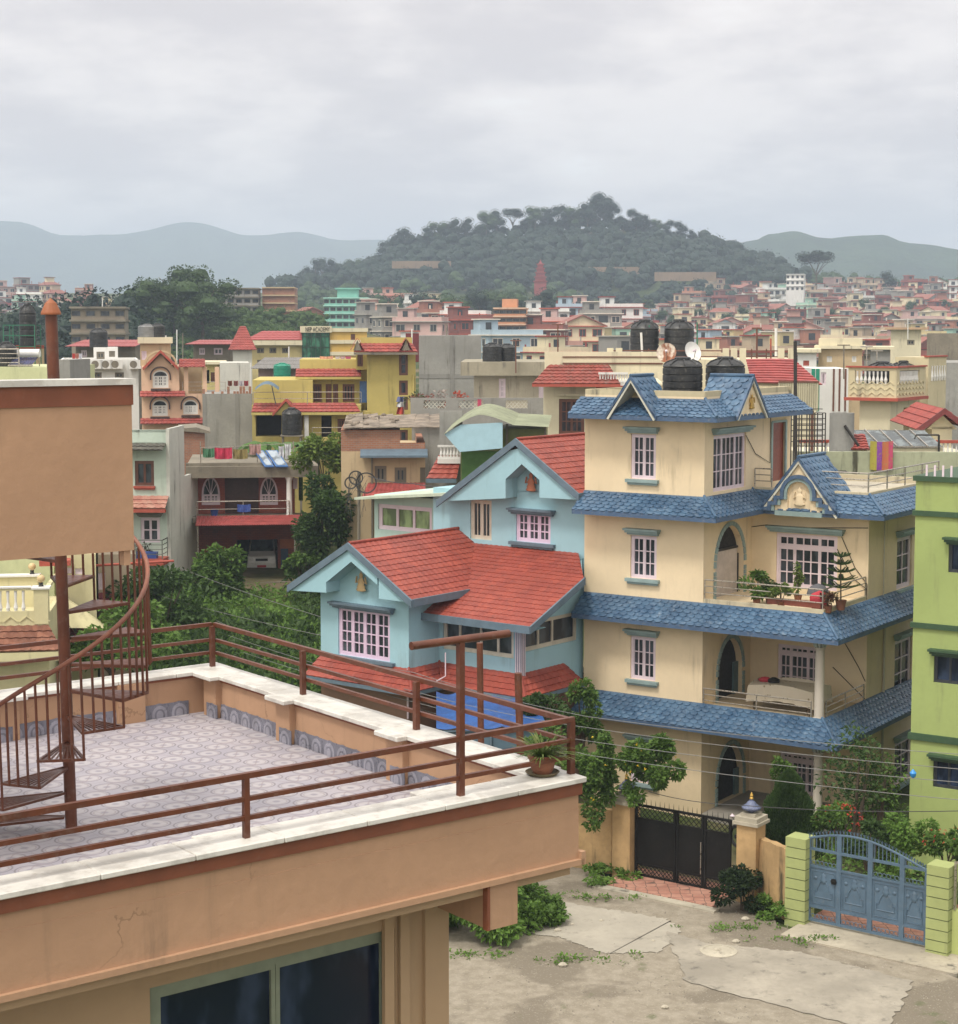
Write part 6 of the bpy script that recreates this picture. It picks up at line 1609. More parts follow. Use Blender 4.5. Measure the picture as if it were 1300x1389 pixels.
lw_=[dict(hole(F6,'f',.0,347,382,563,592),skip=True,rev=1.6),dict(hole(F6,'f',.0,404,411,564,584),mat=M_brownf,panels=[(1,1,1)]*2,fw=.08),dict(hole(F6,'f',0,436,450,564,594),skip=True,rev=.5),dict(hole(F6,'f',0,458,468,568,586),mat=M_brownf,panels=[(1,1,1)]*2,fw=.08)]
block(t_,F6,0,Wm+.5,0,9,3.0,zf1-.1,M_yel,front=lw_); 
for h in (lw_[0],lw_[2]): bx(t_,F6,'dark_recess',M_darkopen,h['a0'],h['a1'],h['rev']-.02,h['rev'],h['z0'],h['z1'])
zc=zf(F6,445,600,-1.2); bx(t_,F6,'balcony_band',M_redtrim,uf(F6,424,600,-1.2),Wm,-1.2,0,zc-.3,zc+.0); bx(t_,F6,'balcony_slab',M_yel,uf(F6,424,600,-1.2),Wm,-1.15,0,zc,zc+.25); railing(t_,F6,[(uf(F6,424,600,-1.2),-1.1,zc+.25),(Wm,-1.1,zc+.25)],.6,2,M_steel,post=2)
mb=MB(F6); cu=uf(F6,416,580,-.7); mb.box(cu-.12,cu+.12,-.7,-.46,zc,zf1-.1); mb.build('pillar',M_white,t_)
# tower
T0=uf(F6,498,530,.2); T1=uf(F6,564,530,.2); ztw=zf(F6,530,475,.2)
tw_=[WN(F6,.2,541.5,553.5,479,509,M_brownf,[(1,1,2)]),WN(F6,.2,541.5,553.5,516,536,M_brownf,[(1,1,1)]),WN(F6,.2,541.5,553.5,538,556,M_brownf,[(1,1,1)]),WN(F6,.2,541.5,553.5,583,600,M_brownf,[(1,1,1)])]
block(t_,F6,T0,T1,.2,9,3,ztw,M_yel,front=tw_,name='tower_wall')
block(t_,F6,uf(F6,483,490,1.5),T0+.05,1.5,8.8,zt2+.3,ztw,M_yel,front=[WN(F6,1.5,485,492.5,480,497,M_brownf,[(1,1,1)])],name='tower_wall')
bd=dict(hole(F6,'f',1.5,488,500.5,517,546)); bx(t_,F6,'blue_door',paint('blue_door',(.03,.08,.2)),bd['a0'],bd['a1'],1.42,1.5,bd['z0'],bd['z1'])
sa=uf(F6,480,475,-.6); sb=uf(F6,567,475,-.6)
tiled(t_,F6,[(sa,-.6,ztw-.1),(sb,-.6,ztw-.1),(sb-.3,.2,ztw+.4),(sa+.3,.2,ztw+.4)],M_redroof,'tile_skirt'); bx(t_,F6,'skirt_edge',M_dcon,sa,sb,-.62,-.5,ztw-.25,ztw-.12); bx(t_,F6,'tower_parapet',M_yel,sa+.4,sb-.3,.2,.4,ztw,ztw+.75)
for cpx in (485,551):
    ca=uf(F6,cpx-8,475,-.7); cb_=uf(F6,cpx+8,475,-.7); cm_=(ca+cb_)/2; ct=zf(F6,cpx,459,-.7)
    for e in (ca,cb_): tiled(t_,F6,[(e,-.7,ztw),(e,1.2,ztw),(cm_,1.2,ct),(cm_,-.7,ct)],M_redroof)
    mb=MB(F6); mb.prism([(ca+.1,-.6,ztw),(cb_-.1,-.6,ztw),(cm_,-.6,ct-.1)],(0,.1,0)); mb.build('gable_wall',M_dcon,t_)
mb=MB(F6); mb.tube([(uf(F6,561,520,.1),.1,zf(F6,561,508,.1)),(uf(F6,561,520,.1),.1,3)],.06,6); mb.build('drainpipe',M_yel,t_)
# awning, green tank and flag
mb=MB(F6); ax0,ax1=uf(F6,347,521,-.1),uf(F6,379,521,-.1); zz=zf(F6,363,525,-.1)
mb.grid(lambda s,t:(ax0+(ax1-ax0)*s,-.1-1.0*t,zz+.35*math.sin(pi*s)-.15*t),14,3); mb.tube([(ax1-.4,-.9,zz+.1),(ax1-.2,-.2,zf1+.3)],.03,5); tag(mb.build('awning',paint('grey_blue_sheet',(.07,.12,.16)),loc=F6.w(ax0,-.1,zz),smooth=True),'curved grey-blue sheet awning on the left terrace of the yellow house','awning')
dup(tk1,F6.w(uf(F6,396,588,-2),-2,zf(F6,396,590,-2)),0,'big black tank on a stand in front of the yellow house lower storey',scale=(.95,.95,1.35))
st=MB(F6); cu=uf(F6,396,588,-2); zc=zf(F6,396,590,-2)
for a in (-.5,.5):
    for b in (-2.6,-1.5): st.box(cu+a-.05,cu+a+.05,b-.05,b+.05,3,zc-.06)
st.box(cu-.65,cu+.65,-2.7,-1.35,zc-.06,zc); tag(st.build('tank_stand',M_dcon,loc=F6.w(cu,-2,3)),'dark stand under the big black tank by the yellow house','stand')
c=F6.w(uf(F6,383,515,3),3,zt2-.4)
F13=fr_(352,128,-6); zt13=zf(F13,400,497); t_=thing('pink_grey_roof_house','low pinkish building with a grey sheet roof behind the yellow house','building',F13.w(3,2,5))
block(t_,F13,0,uf(F13,441,505),0,7,4,zt13,plaster('dusty_pink_wall',(.38,.28,.28),dirt=.4),front=[WN(F13,0,370,378,507,516)])
mb=MB(F13); coursed(mb,[(-.6,-.8,zt13-.15),(uf(F13,445,497),-.8,zt13-.15),(uf(F13,436,492),3,zt13+.6),(.4,3,zt13+.6)],1.2,.2,.02,.03,4); mb.build('roof_sheet',paint('grey_sheet',(.17,.16,.15),rough=.7,dust=.4),t_)
gtk=make_tank('green_water_tank','green plastic water tank on the yellow house terrace roof',.62,.95,F13.w(uf(F13,383,514,-1.5),-1.5,zf(F13,383,514,-1.5)),paint('green_plastic',(.01,.22,.14),rough=.4),dome=.12)
fp=MB(F6); fu_=uf(F6,548,550,-.6); fp.tube([(fu_,-.6,zf(F6,548,575,-.6)),(fu_-.0,-.6,zf(F6,548,537,-.6))],.03,5); fp.tube([(fu_,-.6,zf(F6,548,575,-.6)),(fu_,.2,zf(F6,548,578,-.6))],.03,5)
flg=thing('flag','limp red, white and blue flag on a short pole at the yellow tower','flag',F6.w(fu_,-.6,zf(F6,548,575,-.6))); fp.build('pole',M_steel,flg)
for i,(za,zb3_,cc) in enumerate(((538,545,(.10,.12,.25)),(545,552,(.55,.55,.55)),(552,562,(.45,.06,.04)))):
    mb=MB(F6); z1q,z0q=zf(F6,548,za,-.6),zf(F6,548,zb3_,-.6); mb.grid(lambda s,t:(fu_-.35*s-.1*(1-t)*s,-.6+.12*math.sin(s*8+i),z0q+(z1q-z0q)*t),8,3); mb.build('flag_stripe',P_('flag_%d'%i,cc),flg,smooth=True)
for i,(a,b,cc,lab) in enumerate(((434,452,(.55,.28,.20),'large peach blanket drying on the yellow house roof'),(455,461,(.55,.50,.52),'pale cloth drying right of the peach blanket'),(462,468,(.5,.35,.42),'lilac cloth in the washing on the yellow house roof'),(469,476,(.45,.10,.22),'magenta cloth, rightmost washing on the yellow house roof'))):
    cloth_at(F6,4,a,b,483,499,P_('roofwash_%d'%i,cc),lab)
def house(name,label,px0,px1,pyt,Y,az,depth,mat,zb,wins=(),slab_=None,cat='building',over=.3,side=None,rmat=None,extra=None,rwins=()):
    f=fr_(px0,Y,math.degrees(math.atan(((px0+px1)/2-650)/2400))); W_=uf(f,px1,pyt+10); zt=zf(f,(px0+px1)/2,pyt); t_=thing(name,label,cat,f.w(W_/2,depth/2,zb))
    ws=[WN(f,0,*w[:4],*(w[4:] if len(w)>4 else ())) for w in wins]
    block(t_,f,0,W_,0,depth,zb,zt,mat,front=ws,right=[])
    if slab_ is not None: bx(t_,f,'roof_slab',slab_,-over,W_+over,-over,depth+over,zt,zt+.22)
    return t_,f,W_,zt
def parapet(root,f,W_,d,z,h,mat,v0=0,u0=0,th=.15,nm='parapet'):
    mb=MB(f); mb.box(u0,W_,v0,v0+th,z,z+h); mb.box(u0,W_,d-th,d,z,z+h); mb.box(u0,u0+th,v0+th,d-th,z,z+h-.002); mb.box(W_-th,W_,v0+th,d-th,z,z+h-.002); return mb.build(nm,mat,root)
# --- beige house with brick top
t_,F7,W7,zt=house('beige_brick_house','beige house with bare brick parapets and stone-weighted roof sheets behind the blue house',463,577,612,80,5,8,M_beige,1.5,[(508.5,524.5,632,654,M_dcon,[(1,1,1),(1,1,1)]),(535.5,551.5,634,655,M_dcon,[(1,1,1),(1,1,1)]),(570,577,634,655,M_dcon,[(1,1,1)])])
zb1=zf(F7,500,583); u1=uf(F7,543,600); mb=MB(F7); mb.box(0,u1,.01,5,zt,zb1); mb.build('brick_room',M_brick,t_)
z2=zf(F7,550,601); mb=MB(F7); mb.box(u1,W7,.02,.3,zt,z2); mb.box(W7-.3,W7,.3,8,zt,z2); mb.build('brick_parapet',M_brick,t_)
mb=MB(F7); c0=uf(F7,489,616); mb.prism([(c0,-.7,zt-.25),(W7+.1,-.7,zt-.25),(W7+.1,0,zt),(c0,0,zt)],(0,0,.1)); mb.build('canopy',M_slate,t_)
mb=MB(F7); rg=random.Random(8)
for k in range(6):
    x=.1+k*.75; mb.prism([(x,-.2,zb1+.06+.01*k),(x+.9,-.2,zb1+.10),(x+.95+rg.uniform(-.2,.2),4.6,zb1+.45+rg.uniform(0,.1)),(x+.05,4.6,zb1+.4)],(0,0,.04))
for k in range(26):
    x,y=rg.uniform(.2,u1),rg.uniform(.2,4.4); mb.lathe(x,y,zb1+.12+y*.07,[(.05,0),(.13,.05),(.1,.12),(0,.15)],6)
mb.build('roof_sheet',plaster('rusty_scrap_sheet',(.22,.18,.14),dirt=.6,var=.4,sc=3),t_)
zr_=zf(F7,530,676,-1.6); mb=MB(F7); a0=uf(F7,490,670,-1.6); coursed(mb,[(a0,-1.6,zr_),(W7,-1.6,zr_),(W7,0,zr_+.55),(a0+.3,0,zr_+.55)],.9,.2,.02,.03,4); mb.build('awning',M_redtin,t_)
mb=MB(F7); mb.tube([(1.4,-.06,zt),(1.4,-.06,1.5)],.05,6); mb.build('drainpipe',M_dcon,t_)
# --- cement wall building
t_,F8,W8,zt=house('tall_cement_wall','tall windowless grey cement building behind the tower of the yellow house',569,653,455,120,8,9,M_gcon,4)
mb=MB(F8); 
for a in (2.1,): mb.box(a,a+.3,-.04,0,4,zt)
mb.box(0,W8,-.03,0,zt-2.9,zt-2.6); mb.build('column_strip',_mc['darker_cement'],t_)
bx(t_,F8,'wine_panel',paint('wine_red',(.14,.02,.025)),-.9,.0,.2,.4,zf(F8,566,491),zf(F8,566,452))
# --- lattice-balustrade terrace house
t_,F9,W9,zt=house('lattice_terrace_house','grey cement house with crossed lattice panels in its terrace parapet behind the blue house',559,738,567,88,4,9,M_gcon,1.5)
z1_=zf(F9,650,541,-.3)
pan=[dict(hole(F9,'f',-.3,a,b,543,554),skip=True,rev=.15) for a,b in ((575,605),(622.5,656),(686.5,716))]
mb=MB(F9); wall_face(mb,'f',-.3,-.05,W9+.05,zt-.3,z1_,pan,rev=.15); wall_face(mb,'f',-.15,-.05,W9+.05,zt-.3,z1_,pan,rev=0.001); mb.box(-.05,W9+.05,-.299,-.151,z1_,z1_+.05); mb.build('parapet',M_gcon,t_)
for p in pan:
    mb=MB(F9); n=3; w=(p['a1']-p['a0'])/n
    for k in range(n): 
        a=p['a0']+w*k
        for q in ((p['z0'],p['z1']),(p['z1'],p['z0'])): mb.tube([(a,-.22,q[0]),(a+w,-.22,q[1])],.022,4)
        mb.tube([(a,-.22,(p['z0']+p['z1'])/2),(a+w*.5,-.22,p['z1']),(a+w,-.22,(p['z0']+p['z1'])/2),(a+w*.5,-.22,p['z0'])],.02,4,closed=True)
    mb.build('lattice_panel',M_soffit,t_)
block(t_,F9,uf(F9,578,600,1.0),W9-.3,1.0,8.5,1.5,zt-.3,plaster('grey_wall_lower',(.24,.225,.19),dirt=.4),name='lower_wall')
for k,(a,cc) in enumerate(((566,(.10,.12,.05)),(575,(.28,.10,.08)),(598,(.42,.36,.32)),(620,(.45,.10,.06)))):
    pl=F9.w(uf(F9,a,538,.8),.8,zt+.2)
    leafy('terrace_plant',['green pot plant, leftmost behind the lattice parapet','reddish pot plant second from left behind the lattice parapet','pale dry pot plant behind the middle of the lattice parapet','red-flowered pot plant behind the lattice parapet'][k],pl,.5,.75,90,.12,leafmat('terrace_leaf_%d'%k,cc,tuple(x*.6 for x in cc)),60+k,pot=.2)
cloth_at(F9,-.36,648,653,541,554,P_('pink_cloth',(.5,.08,.15)),'small pink cloth hung on the lattice parapet',wv=.02)
# olive extension with sheet canopy and pale blue tarpaulin
Fo=fr_(625,72,4); t_=thing('olive_shed','olive green lean-to with curved sheet canopy behind the blue gabled house','shed',Fo.w(2,1,3))
zt=zf(Fo,680,578); Wo=uf(Fo,740,600); block(t_,Fo,0,Wo,0,3,3.5,zt-.1,paint('olive_sheet',(.17,.19,.06),rough=.6)); bx(t_,Fo,'green_net',paint('green_mesh',(.07,.16,.035),rough=.8),.05,uf(Fo,688,620),-.06,-.02,3.5,zf(Fo,650,612))
mb=MB(Fo); ua,ub_=uf(Fo,603,590,-1.2),uf(Fo,745,575,-.6)
mb.grid(lambda s,t:(ua+(ub_-ua)*s,-1.4+4.8*t,zt-.9*max(0,.35-s)**1.2*2.0+.25+.35*math.sin(pi*min(1,s*1.5))-.2*s+.25*t),24,6); mb.build('canopy_sheet',plaster('weathered_green_sheet',(.24,.26,.17),dirt=.6,var=.2),t_)
mb=MB(Fo)
for a in (uf(Fo,688,600,-.1),Wo): mb.tube([(a,-.1,zt+.1),(a,-.1,3.5)],.05,5)
mb.build('post',M_dcon,t_)
mb=MB(Fo); P2=[(Fo.fu(a,b,-1.3)) for a,b in ((603,589),(625,576),(682,573),(682,608),(624,613))]; P2=[(u,-1.3,z) for u,z in P2]; mb.prism(P2,(0,.04,0))
tag(mb.build('tarpaulin',paint('pale_blue_sheet',(.34,.52,.60),rough=.6,var=.04,dust=.05),loc=Fo.w(P2[3][0],-1.3,P2[3][2])),'pale blue sheet hanging under the olive canopy above the blue house','tarpaulin')
# small balustraded balcony with red tiles, left of the olive shed
Fb=fr_(594,74,4); t_=thing('tiled_balcony_house','narrow white balustraded balcony over a little red tiled roof left of the olive shed','building',Fb.w(1,1,3))
Wb_=uf(Fb,625,610); zt=zf(Fb,610,604); z0=zf(Fb,610,622); block(t_,Fb,0,Wb_,.8,4,3,z0,M_gcon)
mb=MB(Fb); mb.box(0,Wb_,-.05,.1,zt-.08,zt); mb.box(0,Wb_,-.05,.1,z0,z0+.08)
for k in range(7): mb.lathe(.15+k*Wb_/7,.02,z0+.08,[(.05,0),(.07,.1),(.035,.25),(.05,zt-z0-.16)],8)
mb.build('balustrade',M_white,t_); bx(t_,Fb,'balcony_slab',M_white,0,Wb_,-.1,.8,z0-.2,z0)
zc=zf(Fb,600,650,-.9); tiled(t_,Fb,[(-.4,-.9,zc),(Wb_-.1,-.9,zc),(Wb_,.6,zc+.9),(.0,.6,zc+.9)],M_rtile); bx(t_,Fb,'eave_board',M_slate,-.4,Wb_-.1,-.93,-.88,zc-.15,zc+.02)
w_=WN(Fb,.8,597,612,586,603,M_wfrm); window(t_,Fb,'f',.78,w_); bx(t_,Fb,'rear_wall',M_gcon,0,Wb_,.82,1.0,z0,zt+1.4)
# --- grey-cream house with tanks
t_,F10,W10,zt=house('stained_cream_house','stained grey-cream flat-roofed house with two black tanks, right of the tall cement wall',643,738,509,97,4,9,plaster('stained_greycream',(.38,.34,.26),dirt=.5,var=.12),3,[(677,686,513.5,541,M_wfrm,[(1,2,3)]),(731,738,521,541,M_wfrm,[(1,1,3)])])
z1_=zf(F10,680,491,-.7); bx(t_,F10,'roof_slab',plaster('stained_slab',(.30,.27,.20),dirt=.7,var=.15),uf(F10,625,500,-.7),W10+.3,-.7,9.3,zt,z1_)
tkA=F10.w(uf(F10,668,498,1),1,z1_); dup(tk1,tkA,.4,'black tank, left of the pair on the stained cream house',scale=.9); dup(tk1,F10.w(uf(F10,688,498,1.6),1.6,z1_),.9,'black tank, right of the pair on the stained cream house',scale=.85)
# --- cream house with red tiled eave
t_,F11,W11,zt=house('red_tiled_eave_house','cream house with a long red tiled eave and white balustrade behind the blue-tiled house',737,900,520,78,3,9,M_crm,2,[(758.5,793,541,589,M_brownf,[(1,2,3),(1,2,3)])])
zr0=zf(F11,780,521,-1); zr1=zf(F11,780,495,.8); a0=uf(F11,722,520,-1); a1=uf(F11,745,495,.8); b0=uf(F11,842,520,-1); tiled(t_,F11,[(a0,-1,zr0),(b0,-1,zr0),(b0-.5,.8,zr1),(a1,.8,zr1)],tilemat('old_red_tile',(.20,.045,.03),(.27,.06,.045),rough=.6,amt=.7))
bx(t_,F11,'eave_board',M_redtrim,a0,b0,-1.02,-.95,zr0-.12,zr0); bx(t_,F11,'eave_soffit',M_crm,uf(F11,758,540),W11*.36,-.2,0,zf(F11,770,537),zf(F11,770,534))
zp=zf(F11,790,477,1.2); bx(t_,F11,'upper_parapet',M_crm,a1-.2,W11,.82,1.0,zr1-.3,zp); bx(t_,F11,'upper_rail',M_brownf,a1+.6,W11,.78,.815,zp-.55,zp-.48); bx(t_,F11,'upper_rail',M_brownf,a1+.6,W11,.78,.815,zp-.25,zp-.2)
mb=MB(F11); q0,q1=uf(F11,812,510,-.6),uf(F11,852,510,-.6); zz0,zz1=zf(F11,830,523,-.6),zf(F11,830,505,-.6); mb.box(q0,q1,-.7,-.55,zz1-.09,zz1); mb.box(q0,q1,-.7,-.55,zz0,zz0+.08)
for k in range(11): mb.lathe(q0+.08+k*(q1-q0)/11,-.62,zz0+.08,[(.04,0),(.06,.08),(.03,.22),(.045,zz1-zz0-.17)],8)
mb.build('balustrade',M_white,t_); bx(t_,F11,'balustrade_kerb',M_redtrim,q0-.1,q1+.1,-.75,-.5,zz0-.15,zz0)
# --- big tanks and brown-railed terrace behind the blue-tiled house
t_,F23,W23,zt=house('railed_terrace_house','cream house with brown terrace rails and two tall black tanks behind the blue-tiled house',828,1078,488,88,3,9,M_crm,3)
zt0=zt; z1_=zf(F23,950,473)
for px in (828,840,985,996,1008,1060,1074): a=uf(F23,px,480); bx(t_,F23,'rail_post_block',M_crm,a-.16,a+.16,0,.2,zt,z1_+.03)
for za in (zt+.15,z1_-.1): bx(t_,F23,'terrace_rail',M_brownf,0,W23,.06,.12,za-.03,za+.03)
for px in (880,915,950,1020,1040): a=uf(F23,px,480); bx(t_,F23,'rail_upright',M_brownf,a-.03,a+.03,.06,.12,zt,z1_)
dup(tk1,F23.w(uf(F23,874.5,487,1.5),1.5,zt),0,'tall black tank, left of the big pair above the blue-tiled house',scale=(1.2,1.2,1.72)); dup(tk1,F23.w(uf(F23,921.5,487,1.5),1.5,zt),.7,'tall black tank, right of the big pair above the blue-tiled house',scale=(1.25,1.25,1.72))
M_gpipe=paint('green_pipe',(.02,.14,.08))
def pole(fr,v,px0,py0,px1,py1,r,mat,label,nm='pole',cat='pole',cross=None):
    u0,z0=fr.fu(px0,py0,v); u1,z1=fr.fu(px1,py1,v); mb=MB(fr); mb.tube([(u0,v,z0),(u1,v,z1)],r,8)
    if cross: mb.tube([(u1-cross,v,z1),(u1+cross,v,z1)],r*.8,6)
    return tag(mb.build(nm,mat,loc=fr.w(u0,v,z0),smooth=True),label,cat)
pole(F23,.9,881,490,881,441,.035,M_gpipe,'green pipe standing before the left big black tank','pipe'); pole(F23,.9,946,490,946,437,.035,M_gpipe,'green pipe right of the right big black tank','pipe')
pole(F23,.6,872,491,870,451,.06,M_white,'white pipe leaning on the left big black tank','pipe'); pole(F23,.4,1027,486,1027,445,.05,M_brownf,'brown T-shaped post on the railed terrace','post',cross=.25); pole(F23,.3,1046,486,1046,459,.04,M_redtrim,'short red post on the railed terrace','post'); pole(F23,2.4,1053,484,1053,445,.07,M_white,'white pipe post behind the railed terrace','post')
# red corrugated roof right of the blue-tiled house
Fr_=fr_(1018,80,2); t_=thing('red_tin_roof_building','low cream building under a red corrugated roof right of the rooftop tanks','building',Fr_.w(2,2,5))
zr0=zf(Fr_,1050,519); Wr=uf(Fr_,1110,520); block(t_,Fr_,.1,Wr,.4,5,2.5,zr0,M_crm); zr1=zf(Fr_,1040,487,2)
tiled(t_,Fr_,[(0,0,zr0),(Wr+.2,0,zr0-.1),(uf(Fr_,1078,487,2),2.4,zr1),(0,2.4,zr1)],M_redtin,course=.28,wave=3)
# ribbed cream fence panel and steel stair
Fs=fr_(1055,64,4); Ws=uf(Fs,1111,540); zt=zf(Fs,1085,519); z0=zf(Fs,1085,557); t_=thing('ribbed_fence_panel','cream ribbed sheet panel wall right of the blue-tiled roof gable','fence',Fs.w(1,.2,z0))
mb=MB(Fs); n=18
mb.box(0,Ws,.05,.12,z0,zt)
for k in range(n): a=Ws*k/n; mb.box(a,a+Ws/n*.55,-.0,.05,z0,zt)
mb.build('sheet',plaster('ribbed_cream',(.52,.48,.34),dirt=.4),t_); bx(t_,Fs,'top_rail',M_brownf,0,Ws,-.02,.14,zt,zt+.06); mb=MB(Fs)
for a in (.3,Ws-.2): mb.box(a-.05,a+.05,.13,.2,zf(Fs,1080,650),z0)
mb.build('support_post',M_brownf,t_)
M_blk=paint('black_steel',(.02,.017,.015),rough=.6)
Fst=fr_(1076,60,4); t_=thing('steel_stair','black steel open stair frame between the blue-tiled house and the grey tank','staircase',Fst.w(.6,.5,6)); mb=MB(Fst); W_=uf(Fst,1120,580)
for k in range(7):
    z=zf(Fst,1090,605)+(zf(Fst,1090,560)-zf(Fst,1090,605))*k/6; mb.tube([(0,0,z),(W_,0,z)],.02,4); mb.tube([(0,.8,z+.1),(W_,.8,z+.1)],.02,4)
for k in range(5): a=W_*k/4; mb.tube([(a,0,6.8),(a,0,zf(Fst,1090,560))],.025,4); mb.tube([(a,.8,6.8),(a,.8,zf(Fst,1090,562))],.025,4)
mb.build('rails',M_blk,t_); mb=MB(Fst)
for k in range(8): z=7.4+k*.33; mb.box(.2+k*.16,.75+k*.16,.05,.75,z,z+.04)
mb.build('treads',M_blk,t_)
pole(Fst,-.2,1080,640,1079,463,.06,M_blk,'tall black steel pole beside the cream stair tower door','pole')
# green-grey stained wall, shawl, balustrade strip
Fw=fr_(1083,61,3); Ww=uf(Fw,1320,640); zt=zf(Fw,1180,613); t_=thing('stained_terrace_wall','long pale green stained terrace wall behind the blue-tiled house with a shawl over it','wall',Fw.w(Ww/2,.1,8)); block(t_,Fw,0,Ww,0,.25,6.0,zt,plaster('green_grey_stained',(.33,.35,.24),dirt=1.0,var=.15,dark=(.07,.07,.045)))
bx(t_,Fw,'terrace_floor',M_dcon,0,Ww,-4,0,zf(Fw,1150,655)-.2,zf(Fw,1150,655))
for k,(a,b,cc,lab) in enumerate(((1181,1190,(.34,.30,.05),'mustard'),(1190,1197,(.20,.05,.28),'purple'),(1197,1205,(.42,.14,.08),'orange-brown'),(1205,1212,(.42,.08,.14),'rose'))):
    pass
def shawl():
    m,t,b=nt('striped_shawl'); g=t.nodes.new('ShaderNodeTexCoord').outputs['Object']; s=t.nodes.new('ShaderNodeSeparateXYZ'); t.links.new(g,s.inputs[0])
    r=t.nodes.new('ShaderNodeValToRGB'); mr=t.nodes.new('ShaderNodeMapRange'); t.links.new(s.outputs[0],mr.inputs[0]); mr.inputs[1].default_value=-.4; mr.inputs[2].default_value=.4; t.links.new(mr.outputs[0],r.inputs[0]); r.color_ramp.interpolation='CONSTANT'
    e=r.color_ramp.elements; e[0].color=(.33,.30,.05,1); e[1].position=.30; e[1].color=(.20,.05,.28,1)
    for p,c in ((.52,(.42,.13,.06,1)),(.80,(.42,.06,.13,1))): x=e.new(p); x.color=c
    n=noise(t,14,g,3); c=mixc(t,ramp(t,n,.55,.62,0,.7),r.outputs[0],(.30,.20,.06)); t.links.new(c,b.inputs['Base Color']); b.inputs['Roughness'].default_value=.95; return m
cloth_at(Fw,-.08,1181,1212,598,637,shawl(),'long shawl striped mustard, purple and rose hung over the stained green wall',nm='shawl',cat='shawl',wv=.03)
Fz=fr_(1083,66,3); Wz=uf(Fz,1320,610); z0=zf(Fz,1200,616); zt=zf(Fz,1200,599); t_=thing('balustraded_terrace_house','terrace with white balustrade strips under red coping behind the stained green wall','building',Fz.w(Wz/2,2,6)); block(t_,Fz,0,Wz,0,4,5,z0,M_crm)
mb=MB(Fz); n=int(Wz/.16)
for k in range(n): a=k*.16; mb.lathe(a+.08,.05,z0,[(.03,0),(.05,.1),(.03,.25),(.04,zt-z0-.05)],6)
mb.build('balustrade',M_white,t_); bx(t_,Fz,'coping',M_redtrim,0,Wz,-.03,.15,zt-.05,zt+.06)
# zinc tank
c=Fz.w(uf(Fz,1142,597,-2),-2,zf(Fz,1142,600,-2)); tq=thing('cement_tank','plain grey cylindrical cement tank behind the terrace wall','water tank',c); mb=MB(); zz=zf(Fz,1142,560,-2)-c[2]; mb.lathe(c[0],c[1],c[2]-1.5,[(.44,0),(.44,zz+1.5),(.39,zz+1.5),(.39,zz+1.4),(0,zz+1.4)],28); mb.build('drum',M_gcon,tq,smooth=True)
mb=MB(); mb.tube([(c[0],c[1]-.5,c[2]+zz*.6),(c[0]+.5,c[1]-.6,c[2]-.1)],.05,6); mb.build('pipe',M_blk,tq)
# glazed skylight
Fk=fr_(1155,64,3); t_=thing('skylight_roof','low sloping skylight of dark glass panes in pale frames','skylight',Fk.w(1,1,9)); zl=zf(Fk,1200,606); zh=zf(Fk,1200,584,1.8); xs=[uf(Fk,1154+21*k,605) for k in range(7)]; sh_=uf(Fk,1130,584,1.8)-uf(Fk,1154,605)
for k in range(6):
    a,b=xs[k],xs[k+1]; mb=MB(Fk); o=-.9
    mb.prism([(a+.03,0,zl),(b-.03,0,zl),(b-.03+o*.35,1.8,zh),(a+.03+o*.35,1.8,zh)],(0,0,.02)); mb.build('pane',glass('skylight_glass',(.05,.06,.06),.12),t_)
    mb=MB(Fk); mb.tube([(a,0,zl+.03),(a+o*.35,1.8,zh+.04)],.03,4); mb.build('glazing_bar',M_steel,t_)
mb=MB(Fk); mb.tube([(xs[0],0,zl),(xs[-1],0,zl)],.035,4); mb.tube([(xs[0]-.3,1.8,zh),(xs[-1]-.3,1.8,zh)],.035,4); mb.build('frame',M_steel,t_); bx(t_,Fk,'base_wall',M_crm,xs[0],xs[-1],.05,1.9,6,zl-.05)
zq=zf(Fk,1165,610,-.4); t2=thing('small_red_roof','small bright red tiled roof corner left of the shawl','roof',Fk.w(0,-.4,zq)); tiled(t2,Fk,[(-.1,-.4,zq),(uf(Fk,1180,610,-.4),-.4,zq),(uf(Fk,1172,594,.8),.6,zq+.5),(-.25,.6,zq+.5)],M_redroof,course=.2); bx(t2,Fk,'kerb_wall',M_crm,-.1,uf(Fk,1178,610,-.4),-.3,.5,6,zq-.02)
pole(Fk,-1,1274,640,1274,590,.04,M_blk,'black bent pipe with a horizontal arm above the lime green house','pipe')
mb=MB(Fk); u_,z_=Fk.fu(1274,590,-1); u2_,_=Fk.fu(1243,589,-1); mb.tube([(u_,-1,z_),(u2_,-1,z_+.0),(u2_-.05,-1,z_-.15)],.03,6); tag(mb.build('shower_arm',M_blk,loc=Fk.w(u_,-1,z_)),'horizontal arm of the bent pipe above the lime green house','pipe')
# red gabled house, right edge
Fg=fr_(1256,70,5); Wg=8; t_=thing('red_gabled_house','cream house with dark red gable verges at the right edge','house',Fg.w(3,2,6)); za=zf(Fg,1282,555,-.5); ua_=uf(Fg,1282,555,-.5); ul=uf(Fg,1243,583,-.5); zl=zf(Fg,1243,583,-.5)
mb=MB(Fg); ur=ua_*2-ul; mb.box(ul+.7,ur-.7,0,6,5.5,zl+.1); mb.prism([(ul+.5,0,zl),(ur-.5,0,zl),(ua_,0,za-.25)],(0,6,0)); mb.build('wall',M_crm,t_)
for e in (ul,ur): tiled(t_,Fg,[(e,-.5,zl),(e,6.5,zl),(ua_,6.5,za),(ua_,-.5,za)],M_redroof); mb=MB(Fg); mb.prism([(e,-.55,zl-.22),(ua_,-.55,za-.2),(ua_,-.55,za+.05),(e,-.55,zl+.04)],(0,.1,0)); mb.build('verge_board',paint('dark_red_verge',(.14,.025,.025)),t_)
